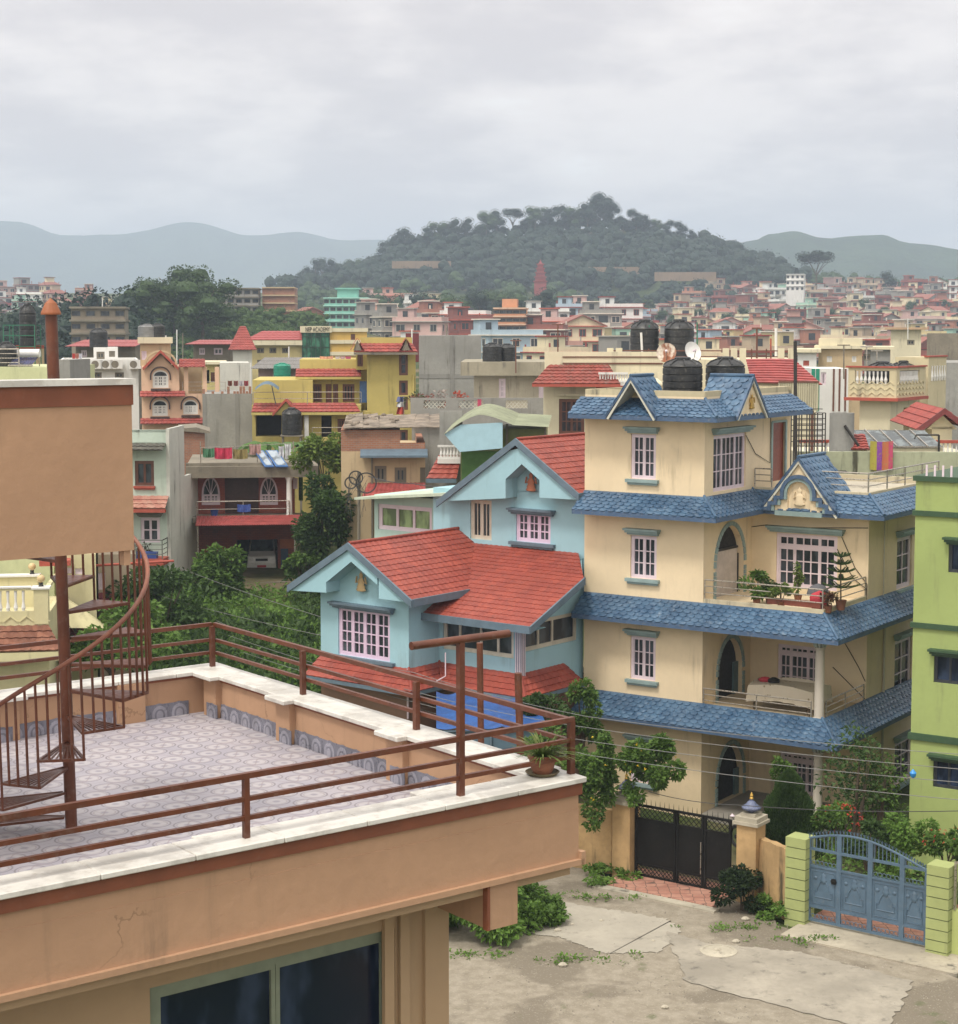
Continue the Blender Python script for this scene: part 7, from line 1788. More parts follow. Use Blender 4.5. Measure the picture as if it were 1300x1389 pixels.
# balustraded cream house
Fq=frame_at(1214,78,34); q0=-(0)
ul=uf(Fq,1151,520); vr=Fq.fv(1256,520,0)[0]; t_=thing('baluster_parapet_house','cream house with chevron-moulded parapet, white balusters and open bay at the right','house',Fq.w(-3,3,6))
zt=zf(Fq,1214,499); zm=zf(Fq,1214,540); zba,zbb=zf(Fq,1214,503),zf(Fq,1214,521)
M_chev=plaster('chevron_cream',(.55,.48,.31),dirt=.3,var=.08)
u1h=dict(a0=uf(Fq,1160,510),a1=uf(Fq,1207,510),z0=zbb,z1=zba,skip=True); v1h=dict(a0=Fq.fv(1221,510,0)[0],a1=Fq.fv(1248,510,0)[0],z0=zbb,z1=zba,skip=True)
mb=MB(Fq); wall_face(mb,'f',0,ul,0,zm,zt,[u1h],rev=.12); wall_face(mb,'r',0,0,vr,zm,zt,[v1h],rev=.12)
mb.box(ul,-.12,.12,vr,zm-.1,zm+.02)
def chev(fm,a0,a1,z0,rows):
    n=int((a1-a0)/.42)
    for r in range(rows):
        for k in range(n):
            a=a0+.42*k+.05; z=z0+r*.24
            for p,q in (((a,z),(a+.18,z+.14)),((a+.18,z+.14),(a+.36,z))): mb.tube([fm(p[0],p[1],-.015),fm(q[0],q[1],-.015)],.022,4)
chev(fmap('f',0),ul+.05,-.05,zm+.1,3); chev(fmap('r',0),.05,vr-.05,zm+.1,3)
mb.build('parapet',M_chev,t_)
mb=MB(Fq)
for h,ax in ((u1h,'f'),(v1h,'r')):
    n=int((h['a1']-h['a0'])/.19)
    for k in range(n):
        a=h['a0']+.1+k*(h['a1']-h['a0']-.1)/n; p=(a,.06) if ax=='f' else (-.06,a)
        mb.lathe(p[0],p[1],zbb,[(.045,0),(.05,.06),(.08,.16),(.035,.34),(.05,zba-zbb-.03)],8)
    mb.build('balustrade',M_white,t_); mb=MB(Fq)
mb=MB(Fq); mb.box(ul-.1,.08,-.08,.14,zt,zt+.07); mb.box(-.14,.08,.14,vr,zt,zt+.07); mb.box(ul-.15,.12,-.12,.0,zm-.14,zm); mb.box(-.0,.12,.0,vr+.1,zm-.14,zm); mb.build('coping',M_redtrim,t_)
op=dict(hole(Fq,'r',-.4,1226,1268,551,590),skip=True,rev=1.5); op['z0']=6.0
block(t_,Fq,ul+.4,-.4,.4,vr+1.2,5,zm-.12,M_crm,right=[op]); bx(t_,Fq,'bay_back',M_beige,-1.95,-1.9,op['a0'],op['a1'],6,op['z1'])
tu=thing('turret_parapet','narrow cream balustraded turret at the right of the chevron parapet','building',Fq.w(0,vr+1,8)); v0_,v1_=Fq.fv(1260,500,0)[0],Fq.fv(1284,500,0)[0]; zz1=zf(Fq,1214,489); mb=MB(Fq); mb.box(-1.6,0,v0_,v1_,5,zz1+.1); mb.build('wall',M_chev,tu); bx(tu,Fq,'coping',M_redtrim,-.2,.06,v0_-.05,v1_+.05,zz1+.1,zz1+.17)
mb=MB(Fq)
for k in range(6): mb.lathe(.02,v0_+.4+k*(v1_-v0_-.7)/5,zz1-1.0,[(.05,0),(.08,.2),(.04,.5),(.05,.7)],8)
mb.build('balustrade',M_white,tu)
zt_=zm+.02
for px,lab in ((1197,'wide black water tank, left of two domes above the chevron parapet'),(1237,'wide black water tank, right of two domes above the chevron parapet')):
    u_,_=Fq.fu(px,495,1.6 if px<1210 else 1.6); dup(tk1,Fq.w(max(ul+1,min(u_,-.9)) if px<1210 else -1.2,1.5 if px<1210 else 4.2,zt_),0,lab,scale=(1.25,1.25,1.35))
# houses between
Fv=fr_(1100,100,3); t_=thing('striped_sheet_wall','white wall with green and white vertical striped sheets left of the chevron parapet','building',Fv.w(1,1,6)); zt=zf(Fv,1125,500); W_=uf(Fv,1152,520); block(t_,Fv,0,W_,0,5,4,zt,M_white,front=[WN(Fv,0,1114,1121,505,522,M_wfrm)]); 
for k,a in enumerate((1101,1107,1130,1138,1146)): x=uf(Fv,a,520); bx(t_,Fv,'stripe',_mc['green_plastic'] if k<2 else M_brownf,x,x+(.2 if k<2 else .1),-.03,-.005,zt-2.4,zt)
t_,f_,w_,z_=house('cream_parapet_house','cream flat-roofed house with small white windows above the red tin roof',1108,1170,473,125,3,8,M_beige,5,[(1122,1129,483,491,M_white),(1156,1162,483,491,M_white)],M_crm); parapet(t_,f_,w_,8,z_+.22,.5,M_crm)
t_,f_,w_,z_=house('pale_green_flat_house','greyish-white flat-roofed house left of the cream parapet house',1080,1108,478,120,3,8,M_white,5,[(1090,1098,489,496,M_redtrim)],M_crm)
t_,f_,w_,z_=house('grey_white_house','small grey-white house with a dark window behind the chevron parapet',1170,1208,474,135,3,8,M_gcon,6,[(1159+12,1181,480,489,M_dcon)],M_crm)
t_,f_,w_,z_=house('cream_slab_house','plain cream house with overhanging orange-edged slab right of centre of the far terraces',1205,1250,447,180,4,9,M_crm,7,[(1231,1241,461,468,M_dcon)],paint('orange_edge',(.42,.28,.17)),over=.6)
t_,f_,w_,z_=house('long_grey_wall','long dark grey cement wall building at the right edge',1254,1330,452,150,4,9,M_dcon,6)
t_,f_,w_,z_=house('dim_grey_terrace','grey stained flat building behind the turret at the right edge',1262,1330,492,95,4,9,M_gcon,4)
# --- academy
t_,Fa,Wa,zt=house('school_building','yellow school with a red hipped roof, banded wing and green glass front signed academy',343,410,461,170,3,12,plaster('school_cream',(.62,.52,.26),dirt=.15,var=.05),6,[(348.7,358.4,471.5,479,M_dcon),(365.6,375,471.5,479,M_dcon),(382.6,391.5,471.5,479,M_dcon),(349,358,488,496,M_dcon)])
ub_,uc_=uf(Fa,447,470),uf(Fa,498,470)
z1_=zf(Fa,380,449,5); mb=MB(Fa); u2_=uf(Fa,356,449,5); tiled(t_,Fa,[(-.6,-.6,zt),(Wa,-.6,zt),(Wa,5,z1_),(u2_,5,z1_)],paint('red_hip_roof',(.30,.05,.045),rough=.6),course=1.5,wave=.6)
bx(t_,Fa,'eave_band',M_crm,-.7,Wa,-.7,-.5,zt-.5,zt-.05)
zg=zf(Fa,430,451); mb=MB(Fa); mb.box(Wa,ub_,-.3,6,6,zg); gl_=mb.build('glass_front',glass('green_curtain_glass',(.012,.06,.035),.15),t_)
mb=MB(Fa)
for k in range(7): a=Wa+(ub_-Wa)*k/6; mb.box(a-.03,a+.03,-.34,-.3,6,zg)
for k in range(6): z=zg-1.0*k-.4; mb.box(Wa,ub_,-.345,-.3,z-.03,z+.03)
mb.build('mullion_grid',paint('dark_green_mullion',(.01,.035,.02)),t_)
bx(t_,Fa,'sign_board',M_crm,Wa-.1,uf(Fa,450,450),-.5,6,zg,zg+.62)
cu=bpy.data.curves.new('academy_lettering','FONT'); cu.body='NEP ACADEMY'; cu.size=.62; cu.extrude=.02; cu.space_character=1.05
to=bpy.data.objects.new('lettering_curve',cu); COL.objects.link(to); bpy.context.view_layer.update()
dg=bpy.context.evaluated_depsgraph_get(); me=bpy.data.meshes.new_from_object(to.evaluated_get(dg)); bpy.data.objects.remove(to)
xs_=[v.co.x for v in me.vertices]; wtxt=max(xs_)-min(xs_); tgt=(uf(Fa,445,449)-uf(Fa,412,449)); 
for v in me.vertices:
    p=Fa.w(Wa+.3+v.co.x*tgt/wtxt,-.53-v.co.z,zg+.10+v.co.y); v.co=Vector(p)-OFF[t_.name]
me.materials.append(M_blk); lo=bpy.data.objects.new('lettering',me); COL.objects.link(lo); lo.parent=t_; OFF[lo.name]=OFF[t_.name]
zw=zf(Fa,470,446); M_sy=plaster('school_yellow',(.55,.36,.10),dirt=.15); block(t_,Fa,ub_,uc_,-.1,9,6,zw,M_sy,name='wing_wall',front=[WN(Fa,-.1,476,482,453,461,M_brownf)])
for (a,b) in ((445,450),(461,466),(477,482)): bx(t_,Fa,'white_band',M_crm,ub_,uc_+.1,-.25,-.1,zf(Fa,470,b),zf(Fa,470,a))
# --- white building with air conditioners, tin roofs behind
t_,Fc,Wc,zt=house('white_ac_building','white building with a row of air-conditioner units behind the peach balcony',85,188,498,125,3,9,M_white,5,[(124,138,505,513,M_dcon,[(1,1,1)]*2),(156,168,505,513,M_dcon)])
parapet(t_,Fc,Wc,9,zt,.55,M_white)
for k,px in enumerate((131,145,158,183)):
    a=uf(Fc,px,496,-.3); z=zf(Fc,px,500,-.3); ac=thing('air_conditioner',['white air conditioner, leftmost of the row on the white building','white air conditioner second from left on the white building','white air conditioner third from left on the white building','white air conditioner at the right corner of the white building'][k],'air conditioner',Fc.w(a,-.3,z),'air conditioners on the white building')
    bx(ac,Fc,'casing',M_white,a-.42,a+.42,-.5,-.15,z,z+.62); mb=MB(Fc); mb.tube([(a-.1,-.505,z+.31),(a-.1,-.50,z+.31)],.26,18); mb.build('fan_grille',M_dcon,ac); bx(ac,Fc,'bracket',M_dcon,a-.3,a+.3,-.5,-.0,z-.06,z-.004)
zt2=zf(Fc,143,471,3); block(t_,Fc,uf(Fc,127,480,3),uf(Fc,160,480,3),3,7,zt,zt2,M_white,front=[WN(Fc,3,131,142,477,487,M_dcon),WN(Fc,3,148,156,476,484,M_dcon)],name='roof_room')
dup(tk1,Fc.w(uf(Fc,134,470,4),4,zt2),0,'black tank on the small white roof room behind the peach balcony',scale=(1.1,1.1,1.2))
for k,(px,cc,lab) in enumerate(((100,(.5,.06,.05),'red shirt hanging left on the white building roof'),(104.5,(.45,.2,.15),'salmon cloth on the line of the white building roof'),(109,(.55,.55,.6),'white shirt right end of the line on the white building roof'))):
    cloth_at(Fc,1.5,px-2,px+2,479,488,P_('acwash_%d'%k,cc),lab)
for (p0,p1,y0,y1,Y_,lab,nm_) in ((96,188,461,470,150,'long low building with a red tin roof left, below the unfinished grey block','tin_roof_left_building'),(256,320,461,467,165,'long low building with a red tin roof right of the arched-window house','tin_roof_right_building')):
    f=fr_(p0,Y_,3); W_=uf(f,p1,480); z_=zf(f,150,y1,-1); t_=thing('tin_roof_building',lab,'building',f.w(2,2,5)); block(t_,f,.5,W_-.4,.5,7,6,z_+.1,M_dcon,front=[WN(f,.5,p0+14,p0+22,y1+5,y1+14),WN(f,.5,p0+34,p0+46,y1+5,y1+14)]); mb=MB(f); coursed(mb,[(0,-1,z_),(W_,-1,z_),(W_,3.5,zf(f,150,y0,3.5)),(0.4,3.5,zf(f,150,y0,3.5))],3,.3,.03,.03,4); mb.build('roof_sheet',M_redtin,t_)
t_,f_,w_,z_=house('red_roof_shed','small building with steep red sheet roof left of the school',318,342,473,150,3,7,M_dirtyw,6); tiled(t_,f_,[(-.4,-.4,z_-.1),(w_+.4,-.4,z_-.1),(w_-.5,4,z_+1.9),(.6,4,z_+1.9)],M_redroof)
# --- left foreground rooftops: heater roof
Fl=fr_(-40,64,3); Wl=uf(Fl,68,510); zt=zf(Fl,30,498); t_=thing('pale_yellow_roof_building','pale yellow building roof with grey rails, tank and solar heater at the left edge','building',Fl.w(1,2,6)); block(t_,Fl,0,Wl,0,6,1,zt,plaster('pale_lime_wall',(.50,.52,.30),dirt=.3))
block(t_,Fl,uf(Fl,70,510),uf(Fl,92,510),.3,3,1,zf(Fl,80,488,.3),M_gcon,name='cement_pier')
railing(t_,Fl,[(0,.05,zt),(Wl*.62,.05,zt)],.65,4,M_steel,post=1.2,r=.025)
dup(tk1,Fl.w(uf(Fl,9,497,1.2),1.2,zt),.3,'black water tank behind grey rails at the left edge',scale=(.62,.62,.78))
ht=thing('solar_water_heater','solar water heater with white drum over dark evacuated tubes at the left edge','water heater',Fl.w(uf(Fl,38,498,1),1,zt)); a0,a1=uf(Fl,21,480,1.4),uf(Fl,54,480,1.4); zd=zf(Fl,38,479,1.4); mb=MB(Fl); mb.tube([(a0,1.4,zd),(a1,1.4,zd)],.15,18); mb.build('drum',paint('white_drum',(.62,.62,.62),rough=.3),ht,smooth=True)
mb=MB(Fl); n=16
for k in range(n): a=a0+.05+(a1-a0-.1)*k/(n-1); mb.tube([(a,1.3,zd-.15),(a,.5,zt+.08)],.018,6)
mb.build('tube_row',glass('tube_glass',(.015,.02,.07),.1),ht); mb=MB(Fl); mb.tube([(a0,.5,zt+.05),(a1,.5,zt+.05)],.03,6)
for a in (a0+.05,a1-.05): mb.tube([(a,1.45,zd-.1),(a,1.5,zt)],.02,5); mb.tube([(a,.5,zt),(a,.5,zt+.1)],.02,5)
mb.build('stand',M_steel,ht)
Fm_=fr_(42,90,3); dup(tk1,Fm_.w(0,0,zf(Fm_,45,470)),0,'tall black tank partly hidden by the pole at the left edge',scale=(.7,.7,1.9)); t_=thing('green_tank_frame','rusty green steel tank frame left of the pole cap','frame',Fm_.w(-1,0,8)); mb=MB(Fm_)
for a in (-1.1,-.6,.5):
    for b in (-.5,.5): mb.tube([(a,b,zf(Fm_,45,500)-3),(a,b,zf(Fm_,45,441))],.03,4)
for z in (zf(Fm_,45,441),zf(Fm_,45,455),zf(Fm_,45,470)): mb.tube([(-1.1,-.5,z),(.5,-.5,z)],.03,4); mb.tube([(-1.1,.5,z),(.5,.5,z)],.03,4)
mb.build('frame',M_gpipe,t_); t_,f_,w_,z_=house('red_parapet_building','long low building with reddish parapet behind the heater roof at the left edge',-40,60,473,90,3,8,M_beige,3); bx(t_,f_,'parapet',M_redtrim,0,w_,0,.15,z_,z_+.18)
# --- left: balustraded cream house, pale yellow house, beige house
Fn=frame_at(62,56,-8); t_=thing('balustraded_cream_house','cream house at left edge with white balustrades, chevron moulding and mossy red tiles','house',Fn.w(-3,3,1))
ztn=zf(Fn,30,797); z0=zf(Fn,30,829); M_yc=plaster('butter_wall',(.55,.50,.30),dirt=.35,var=.08)
z_b=zf(Fn,20,847); block(t_,Fn,-9,0,0,4.5,0,z_b,M_yc)
mb=MB(Fn); mb.box(-9,-.0,0,.14,z_b,z_b+.35); mb.box(-.45,.0,-.03,.4,z_b,ztn-.06); mb.box(-9,-.45,.0,.14,ztn-.1,ztn-.02); mb.box(-.14,0,.4,4.5,z_b,z_b+.3); mb.box(-.14,0,.4,4.5,ztn-.12,ztn-.04); mb.box(-9,-.45,0,.14,z_b+.35,z_b+.42)
for k in range(18):
    for r in range(1):
        a=-8.9+k*.5
        for p,q in (((a,z_b+.08),(a+.22,z_b+.26)),((a+.22,z_b+.26),(a+.44,z_b+.08))): mb.tube([(p[0],-.015,p[1]),(q[0],-.015,q[1])],.025,4)
mb.build('parapet',M_yc,t_); mb=MB(Fn); mb.box(-.52,.06,-.09,.46,ztn-.06,ztn+.0); mb.box(-9,-.52,-.03,.18,ztn-.02,ztn+.03); mb.build('coping',M_white,t_)
mb=MB(Fn)
for k in range(34): mb.lathe(-8.7+k*.24,.07,z_b+.42,[(.045,0),(.07,.1),(.035,.28),(.05,ztn-z_b-.52)],8)
mb.build('balustrade',M_white,t_)
def globe(u,v,z,r=.13):
    mb=MB(Fn); mb.lathe(u,v,z,[(.09,0),(.06,.06),(.07,.12)],10); g_=mb.build('lamp_base',M_blk,t_); mb=MB(Fn); mb.lathe(u,v,z+.12+r,[(r*math.sin(pi*k/10)+1e-5,-r*math.cos(pi*k/10)) for k in range(11)],14); mb.build('globe_lamp',paint('cream_globe',(.55,.40,.20),rough=.4),t_,smooth=True)
globe(-.23,.18,ztn); globe(-.9,3.8,zf(Fn,22,779,3.8)); mb=MB(Fn); zz=zf(Fn,20,779,3.8); mb.box(-4,-.7,3.6,3.9,z_b,zz-.06); mb.build('rear_parapet',M_yc,t_); bx(t_,Fn,'rear_coping',M_white,-4,-.62,3.52,3.98,zz-.06,zz)
zc=zf(Fn,30,884,-.9); tiled(t_,Fn,[(-9,-.9,zc),(.5,-.9,zc),(-.0,0,z_b-.05),(-9,0,z_b-.05)],tilemat('mossy_red_tile',(.16,.06,.035),(.24,.10,.06),rough=.7,dirt=(.05,.045,.03),amt=.9),'tile_skirt',.3,.28)
bx(t_,Fn,'skirt_edge',M_yc,-9,.4,-.92,-.75,zc-.3,zc-.03); window(t_,Fn,'f',0,WN(Fn,-.08,2,20,915,936,M_wfrm,[(1,2,2),(1,2,2)]))
# tiled roof behind it
Fp=frame_at(0,64,-8); t_=thing('scallop_tiled_roof_house','house under a large brown-red scalloped tile roof behind the balustrades at left','house',Fp.w(0,2,2)); zl=zf(Fp,60,860); zh=zf(Fp,10,755,4); P4=[(uf(Fp,-60,860),0,zl),(uf(Fp,92,860),0,zl),(uf(Fp,52,755,4),4,zh),(uf(Fp,-60,755,4),4,zh)]
mb=MB(Fp); fish(mb,P4,.34,.34); mb.build('roof_slope',tilemat('brown_red_tile',(.20,.085,.05),(.28,.13,.08),rough=.7,dirt=(.08,.06,.04),amt=.7),t_); block(t_,Fp,P4[0][0],P4[1][0]-.4,.4,8,0,zl-.1,M_yc)
t_,Fx,Wx,zt=house('butter_yellow_house','pale butter-yellow plain house seen through the spiral stair',76,130,752,60,-4,9,M_yc,0,[(84,98,770,778,M_wfrm),(102,114,771,779,M_wfrm)])
w2_=[WN(Fx,0,97,112,860,871,M_white)]
bx(t_,Fx,'red_canopy',M_redtrim,-.6,uf(Fx,96,760),-.7,0,zf(Fx,85,764),zf(Fx,85,757)); mb=MB(Fx); zz=zf(Fx,100,850,-1.2); mb.prism([(-.5,-1.2,zz),(1.6,-1.2,zz-.1),(.2,-.6,zz+.9),(-.5,-.6,zz+.9)],(0,.5,0)); mb.build('chevron_gable',M_yc,t_)
mb=MB(Fx); coursed(mb,[(.0,-.8,zf(Fx,105,872)),(Wx,-.8,zf(Fx,105,872)),(Wx,0,zf(Fx,105,866)+.4),(.0,0,zf(Fx,105,866)+.4)],.3,.3,.03); mb.build('tile_skirt',M_redroof,t_)
t_,Fy,Wy,zt=house('beige_shuttered_house','beige house with wine-red tile skirt and tall window behind the spiral stair',131,184,752,66,-4,9,plaster('beige_grey_wall',(.40,.33,.24),dirt=.3),0,[(133,143,777,800,M_wfrm,[(1,2,3)]),(164,174,846,866,M_wfrm,[(1,1,2)]*2)])
z1_=zf(Fy,160,828,-.8); tiled(t_,Fy,[(0,-.8,z1_),(Wy+.6,-.8,z1_),(Wy,0,z1_+.55),(0,0,z1_+.55)],paint('wine_tile',(.16,.03,.04)),'tile_skirt'); mb=MB(Fy); mb.tube([(-.6,-.9,zf(Fy,120,768,-.9)),(Wy+1.4,-.9,zf(Fy,190,762,-.9))],.05,8); mb.build('handrail',M_redtrim,t_)
# ---------------------------------------------------------------- far town
TW=[('salmon',A(205,150,130)),('pale pink',A(208,168,158)),('brick-orange',A(185,120,90)),('cream',A(228,212,170)),('white',A(228,228,222)),('grey cement',A(150,146,138)),('butter-yellow',A(212,192,130)),('brick-red',A(145,82,68)),('pale blue',A(165,190,205)),('mint-green',A(160,205,180)),('beige',A(196,172,140)),('terracotta',A(165,105,82))]
TW=[(n,tuple(x*.80+.2*(c[0]+c[1]+c[2])/3*.95 for x in c)) for n,c in TW]
TWM={n:plaster('far_'+n.replace(' ','_').replace('-','_'),c,dirt=.35,var=.10,fine=0,sc=.5) for n,c in TW}
TT=[plaster('far_trim_%d'%i,c,dirt=.2,fine=0) for i,c in enumerate((A(225,215,200),A(185,95,75),A(150,60,50),A(170,165,155)))]
FG=paint('far_window',(.03,.033,.035),rough=.3,dust=0); FR=paint('far_red_roof',(.24,.085,.06),rough=.7)
def far_proto(i,w,d,st,roof,rng):
    mb=MB(); h=2.8
    mb.cur=0; mb.box(-w/2,w/2,0,d,-7,st*h)
    for s in range(st):
        z=s*h; mb.cur=1; mb.box(-w/2-.35,w/2+.35,-.5,d+.3,z+h-.18,z+h)
        n=max(2,int(w/2.4))
        rec=rng.random()<.4
        for k in range(n):
            x=-w/2+w*(k+.5)/n; ww=rng.choice((.55,.7,.8))
            if rec and k==n//2: mb.cur=2; mb.box(x-1.0,x+1.0,-.04,.02,z+.15,z+2.3); mb.cur=1; mb.box(x-1.3,x+1.3,-.9,-.0,z-.08,z+.08); mb.box(x-1.3,x+1.3,-.9,-.82,z+.08,z+.8); continue
            mb.cur=1; mb.box(x-ww-.12,x+ww+.12,-.05,.02,z+.78,z+2.22)
            mb.cur=2; mb.box(x-ww,x-.05,-.08,.02,z+.9,z+2.1); mb.box(x+.05,x+ww,-.08,.02,z+.9,z+2.1)
        for sd in (-1,1):
            for k in range(2):
                y=d*(k+.5)/2; mb.cur=1; mb.box(sd*w/2,sd*(w/2+.05),y-.75,y+.75,z+.8,z+2.2); mb.cur=2; mb.box(sd*w/2,sd*(w/2+.08),y-.6,y+.6,z+.95,z+2.05)
    z=st*h
    if i%3==1:
        mb.cur=4; mb.box(w/2,w/2+.09,.1,d-.1,-7,z-.2); mb.box(-w/2-.09,-w/2,.1,d-.1,-7,z-.2)
    mb.cur=1
    if i%2==0:
        for (a,b) in ((-w/2+.2,.2),(w/2-.4,.2),(-w/2+.2,d-.4),(w/2-.4,d-.4)): mb.box(a,a+.2,b,b+.2,z,z+rng.uniform(1,1.9))
    if roof=='flat':
        mb.cur=0; 
        for b in ((-w/2,w/2,0,.15),(-w/2,w/2,d-.15,d),(-w/2,-w/2+.15,.15,d-.15),(w/2-.15,w/2,.15,d-.15)): mb.box(*b,z,z+.8)
        x0=rng.choice((-w/2+.2,w/2-3.4)); y0=rng.uniform(.2,d-3.6); mb.box(x0,x0+3.2,y0,y0+3.2,z,z+2.4); mb.cur=1; mb.box(x0-.3,x0+3.5,y0-.3,y0+3.5,z+2.4,z+2.6); mb.cur=2; mb.box(x0+1,x0+2,y0-.04,y0,z+.2,z+2)
    elif roof=='cap':
        mb.cur=3; mb.add([(-w/2-.5,-.6,z),(w/2+.5,-.6,z),(w/2+.5,d+.4,z),(-w/2-.5,d+.4,z),(-w/2+1.2,1.4,z+1.3),(w/2-1.2,1.4,z+1.3),(w/2-1.2,d-1.5,z+1.3),(-w/2+1.2,d-1.5,z+1.3)],[(0,1,5,4),(1,2,6,5),(2,3,7,6),(3,0,4,7),(4,5,6,7),(0,1,2,3)])
        mb.cur=0; mb.box(-w/4,w/4,1.8,d-2,z+1.2,z+3.2); mb.cur=3; mb.box(-w/4-.4,w/4+.4,1.4,d-1.6,z+3.2,z+3.4)
    elif roof=='gable':
        mb.cur=0; mb.prism([(-w/2,0,z),(w/2,0,z),(0,0,z+w*.22)],(0,d,0)); mb.cur=3
        for s in (-1,1): mb.prism([(s*(w/2+.5),-.5,z-.2),(0,-.5,z+w*.22+.05),(0,-.5,z+w*.22+.25),(s*(w/2+.5),-.5,z+.02)],(0,d+1,0))
    else:  # stepped terraces
        mb.cur=0; mb.box(-w/2,w*.1,d*.3,d,z,z+h); mb.cur=1; mb.box(-w/2-.3,w*.1+.3,d*.3-.3,d+.3,z+h,z+h+.18); mb.cur=3; mb.box(-w/2-.3,w/2+.3,-.7,-.3,z-.1,z+.25); mb.cur=2; mb.box(-w*.35,-w*.1,d*.3-.05,d*.3,z+.7,z+2.1)
    me_o=mb.build('town_house',[TWM['cream'],TT[0],FG,FR,M_brick if i%2 else M_gcon])
    return me_o
prng=random.Random(11); PROTO=[]
for i in range(14):
    PROTO.append((far_proto(i,prng.uniform(5.8,9.6),prng.uniform(6,9),(2,3,3,4,3,2,4,3,3,5,2,4,3,3)[i],('flat','flat','cap','flat','step','gable','flat','flat','step','flat','flat','gable','flat','step')[i],prng),(2,3,3,4,3,2,4,3,3,5,2,4,3,3)[i]))
NUM=['','one','two','three','four','five','six']
ROOFN={0:'flat-roofed',1:'flat-roofed',2:'red-capped',3:'flat-roofed',4:'stepped',5:'gabled',6:'flat-roofed',7:'flat-roofed',8:'stepped',9:'tall',10:'flat-roofed',11:'gabled',12:'flat-roofed',13:'stepped'}
ORD=['leftmost','second','third','fourth','fifth','sixth','seventh','eighth','ninth','tenth','eleventh','twelfth','thirteenth','fourteenth','fifteenth']
def proj(x,Y,z):
    c,s=math.cos(PITCH),math.sin(PITCH); f=Y*c-(z-H)*s; u=Y*s+(z-H)*c
    return 650+FPX*x/f, 650-FPX*u/f
entries=[]; trng=random.Random(23)
def put_house(x,Y,pi_,colour,rot,ztop):
    o,st=PROTO[pi_]; hgt=st*2.8+.8; z=min(ztop-hgt,gz(x,Y)+.5); 
    c=o.copy(); COL.objects.link(c); c.location=(x,Y,z); c.rotation_euler=(0,0,rot); 
    c.material_slots[0].link='OBJECT'; c.material_slots[0].material=TWM[colour]
    c.material_slots[1].link='OBJECT'; c.material_slots[1].material=trng.choice(TT)
    px,py=proj(x,Y,z+hgt); entries.append([c,colour,ROOFN[pi_]+' '+NUM[st]+'-storey house',px,py,Y]); c['category']='house'
    return c
W_C=['salmon']*4+['pale pink']*3+['brick-orange']*2+['cream']*6+['white']*4+['grey cement']*8+['butter-yellow']*2+['brick-red']*4+['pale blue']*2+['mint-green']+['beige']*5+['terracotta']*2
def ytarget(Y):
    P=[(185,484),(260,474),(330,464),(372,457),(400,452),(455,444),(520,431),(610,414),(700,396),(785,380)]
    for (a,ya),(b,yb) in zip(P,P[1:]):
        if Y<=b: return ya+(yb-ya)*(Y-a)/(b-a)
    return P[-1][1]
def field(Ys,pxr,prob=1.0,gap=(1.0,6.0),excl=None):
    for Y in Ys:
        a,b=pxr(Y) if callable(pxr) else pxr
        x=(a-650)/FPX*Y; xe=(b-650)/FPX*Y
        while x<xe:
            i=trng.randrange(14); w=8.2
            YY=Y+trng.uniform(-7,7); px=650+FPX*x/YY
            if trng.random()<prob and not (excl and excl(px,YY)):
                yt=ytarget(YY)+trng.uniform(-5,7); put_house(x,YY,i,trng.choice(W_C),R(trng.choice((-12,4,15,34,34,-50))+trng.uniform(-5,5)),H+(450-yt)*YY/FPX)
            x+=w+trng.uniform(*gap)
TG=(.2,2.6)
field([225],(830,1330),.6,(2,7)); field([285,330],(770,1330),.8,(1,5))
field([372,400,428,455,482],lambda Y:(795,1330),.93,TG)
field([510,538,566,594,622,650,680],lambda Y:(812+(Y-510)*.75,1330),.90,TG)
field([712,742,772],lambda Y:(985,1330),.9,TG); field([800],(1150,1330),.8,TG)
field([265,320],(575,790),.75,(2,7)); field([370,405,440],(430,800),.55,(2,9),excl=lambda px,Y:425<px<515)
field([490,530,570,610],(500,840),.5,(3,12)); field([640],(1,150),.95,(.5,3)); field([690,740],(-20,130),.95,(.5,3))
for (px,yt,Y_,pi_,cc) in ((508,416,385,6,'salmon'),(527,421,370,3,'grey cement'),(546,424,350,9,'grey cement'),(566,430,340,3,'pale pink'),(589,414,400,11,'brick-orange'),(606,419,375,6,'terracotta'),(628,421,365,3,'white'),(648,428,350,6,'brick-red'),(575,404,470,3,'white'),(602,406,480,6,'cream'),(541,392,560,3,'salmon'),(510,390,560,6,'pale pink'),(700,447,290,3,'pale blue'),(733,440,300,6,'brick-red'),(762,430,340,3,'pale pink'),(790,436,330,11,'cream'),(775,412,430,6,'pale blue'),(800,410,440,3,'pale pink'),(818,420,380,9,'grey cement'),(845,412,430,3,'white'),(425,424,400,11,'terracotta'),(745,418,420,3,'white')):
    put_house((px-650)/FPX*Y_,Y_,pi_,cc,R(trng.choice((-8,6,20))),H+(450-yt)*Y_/FPX)
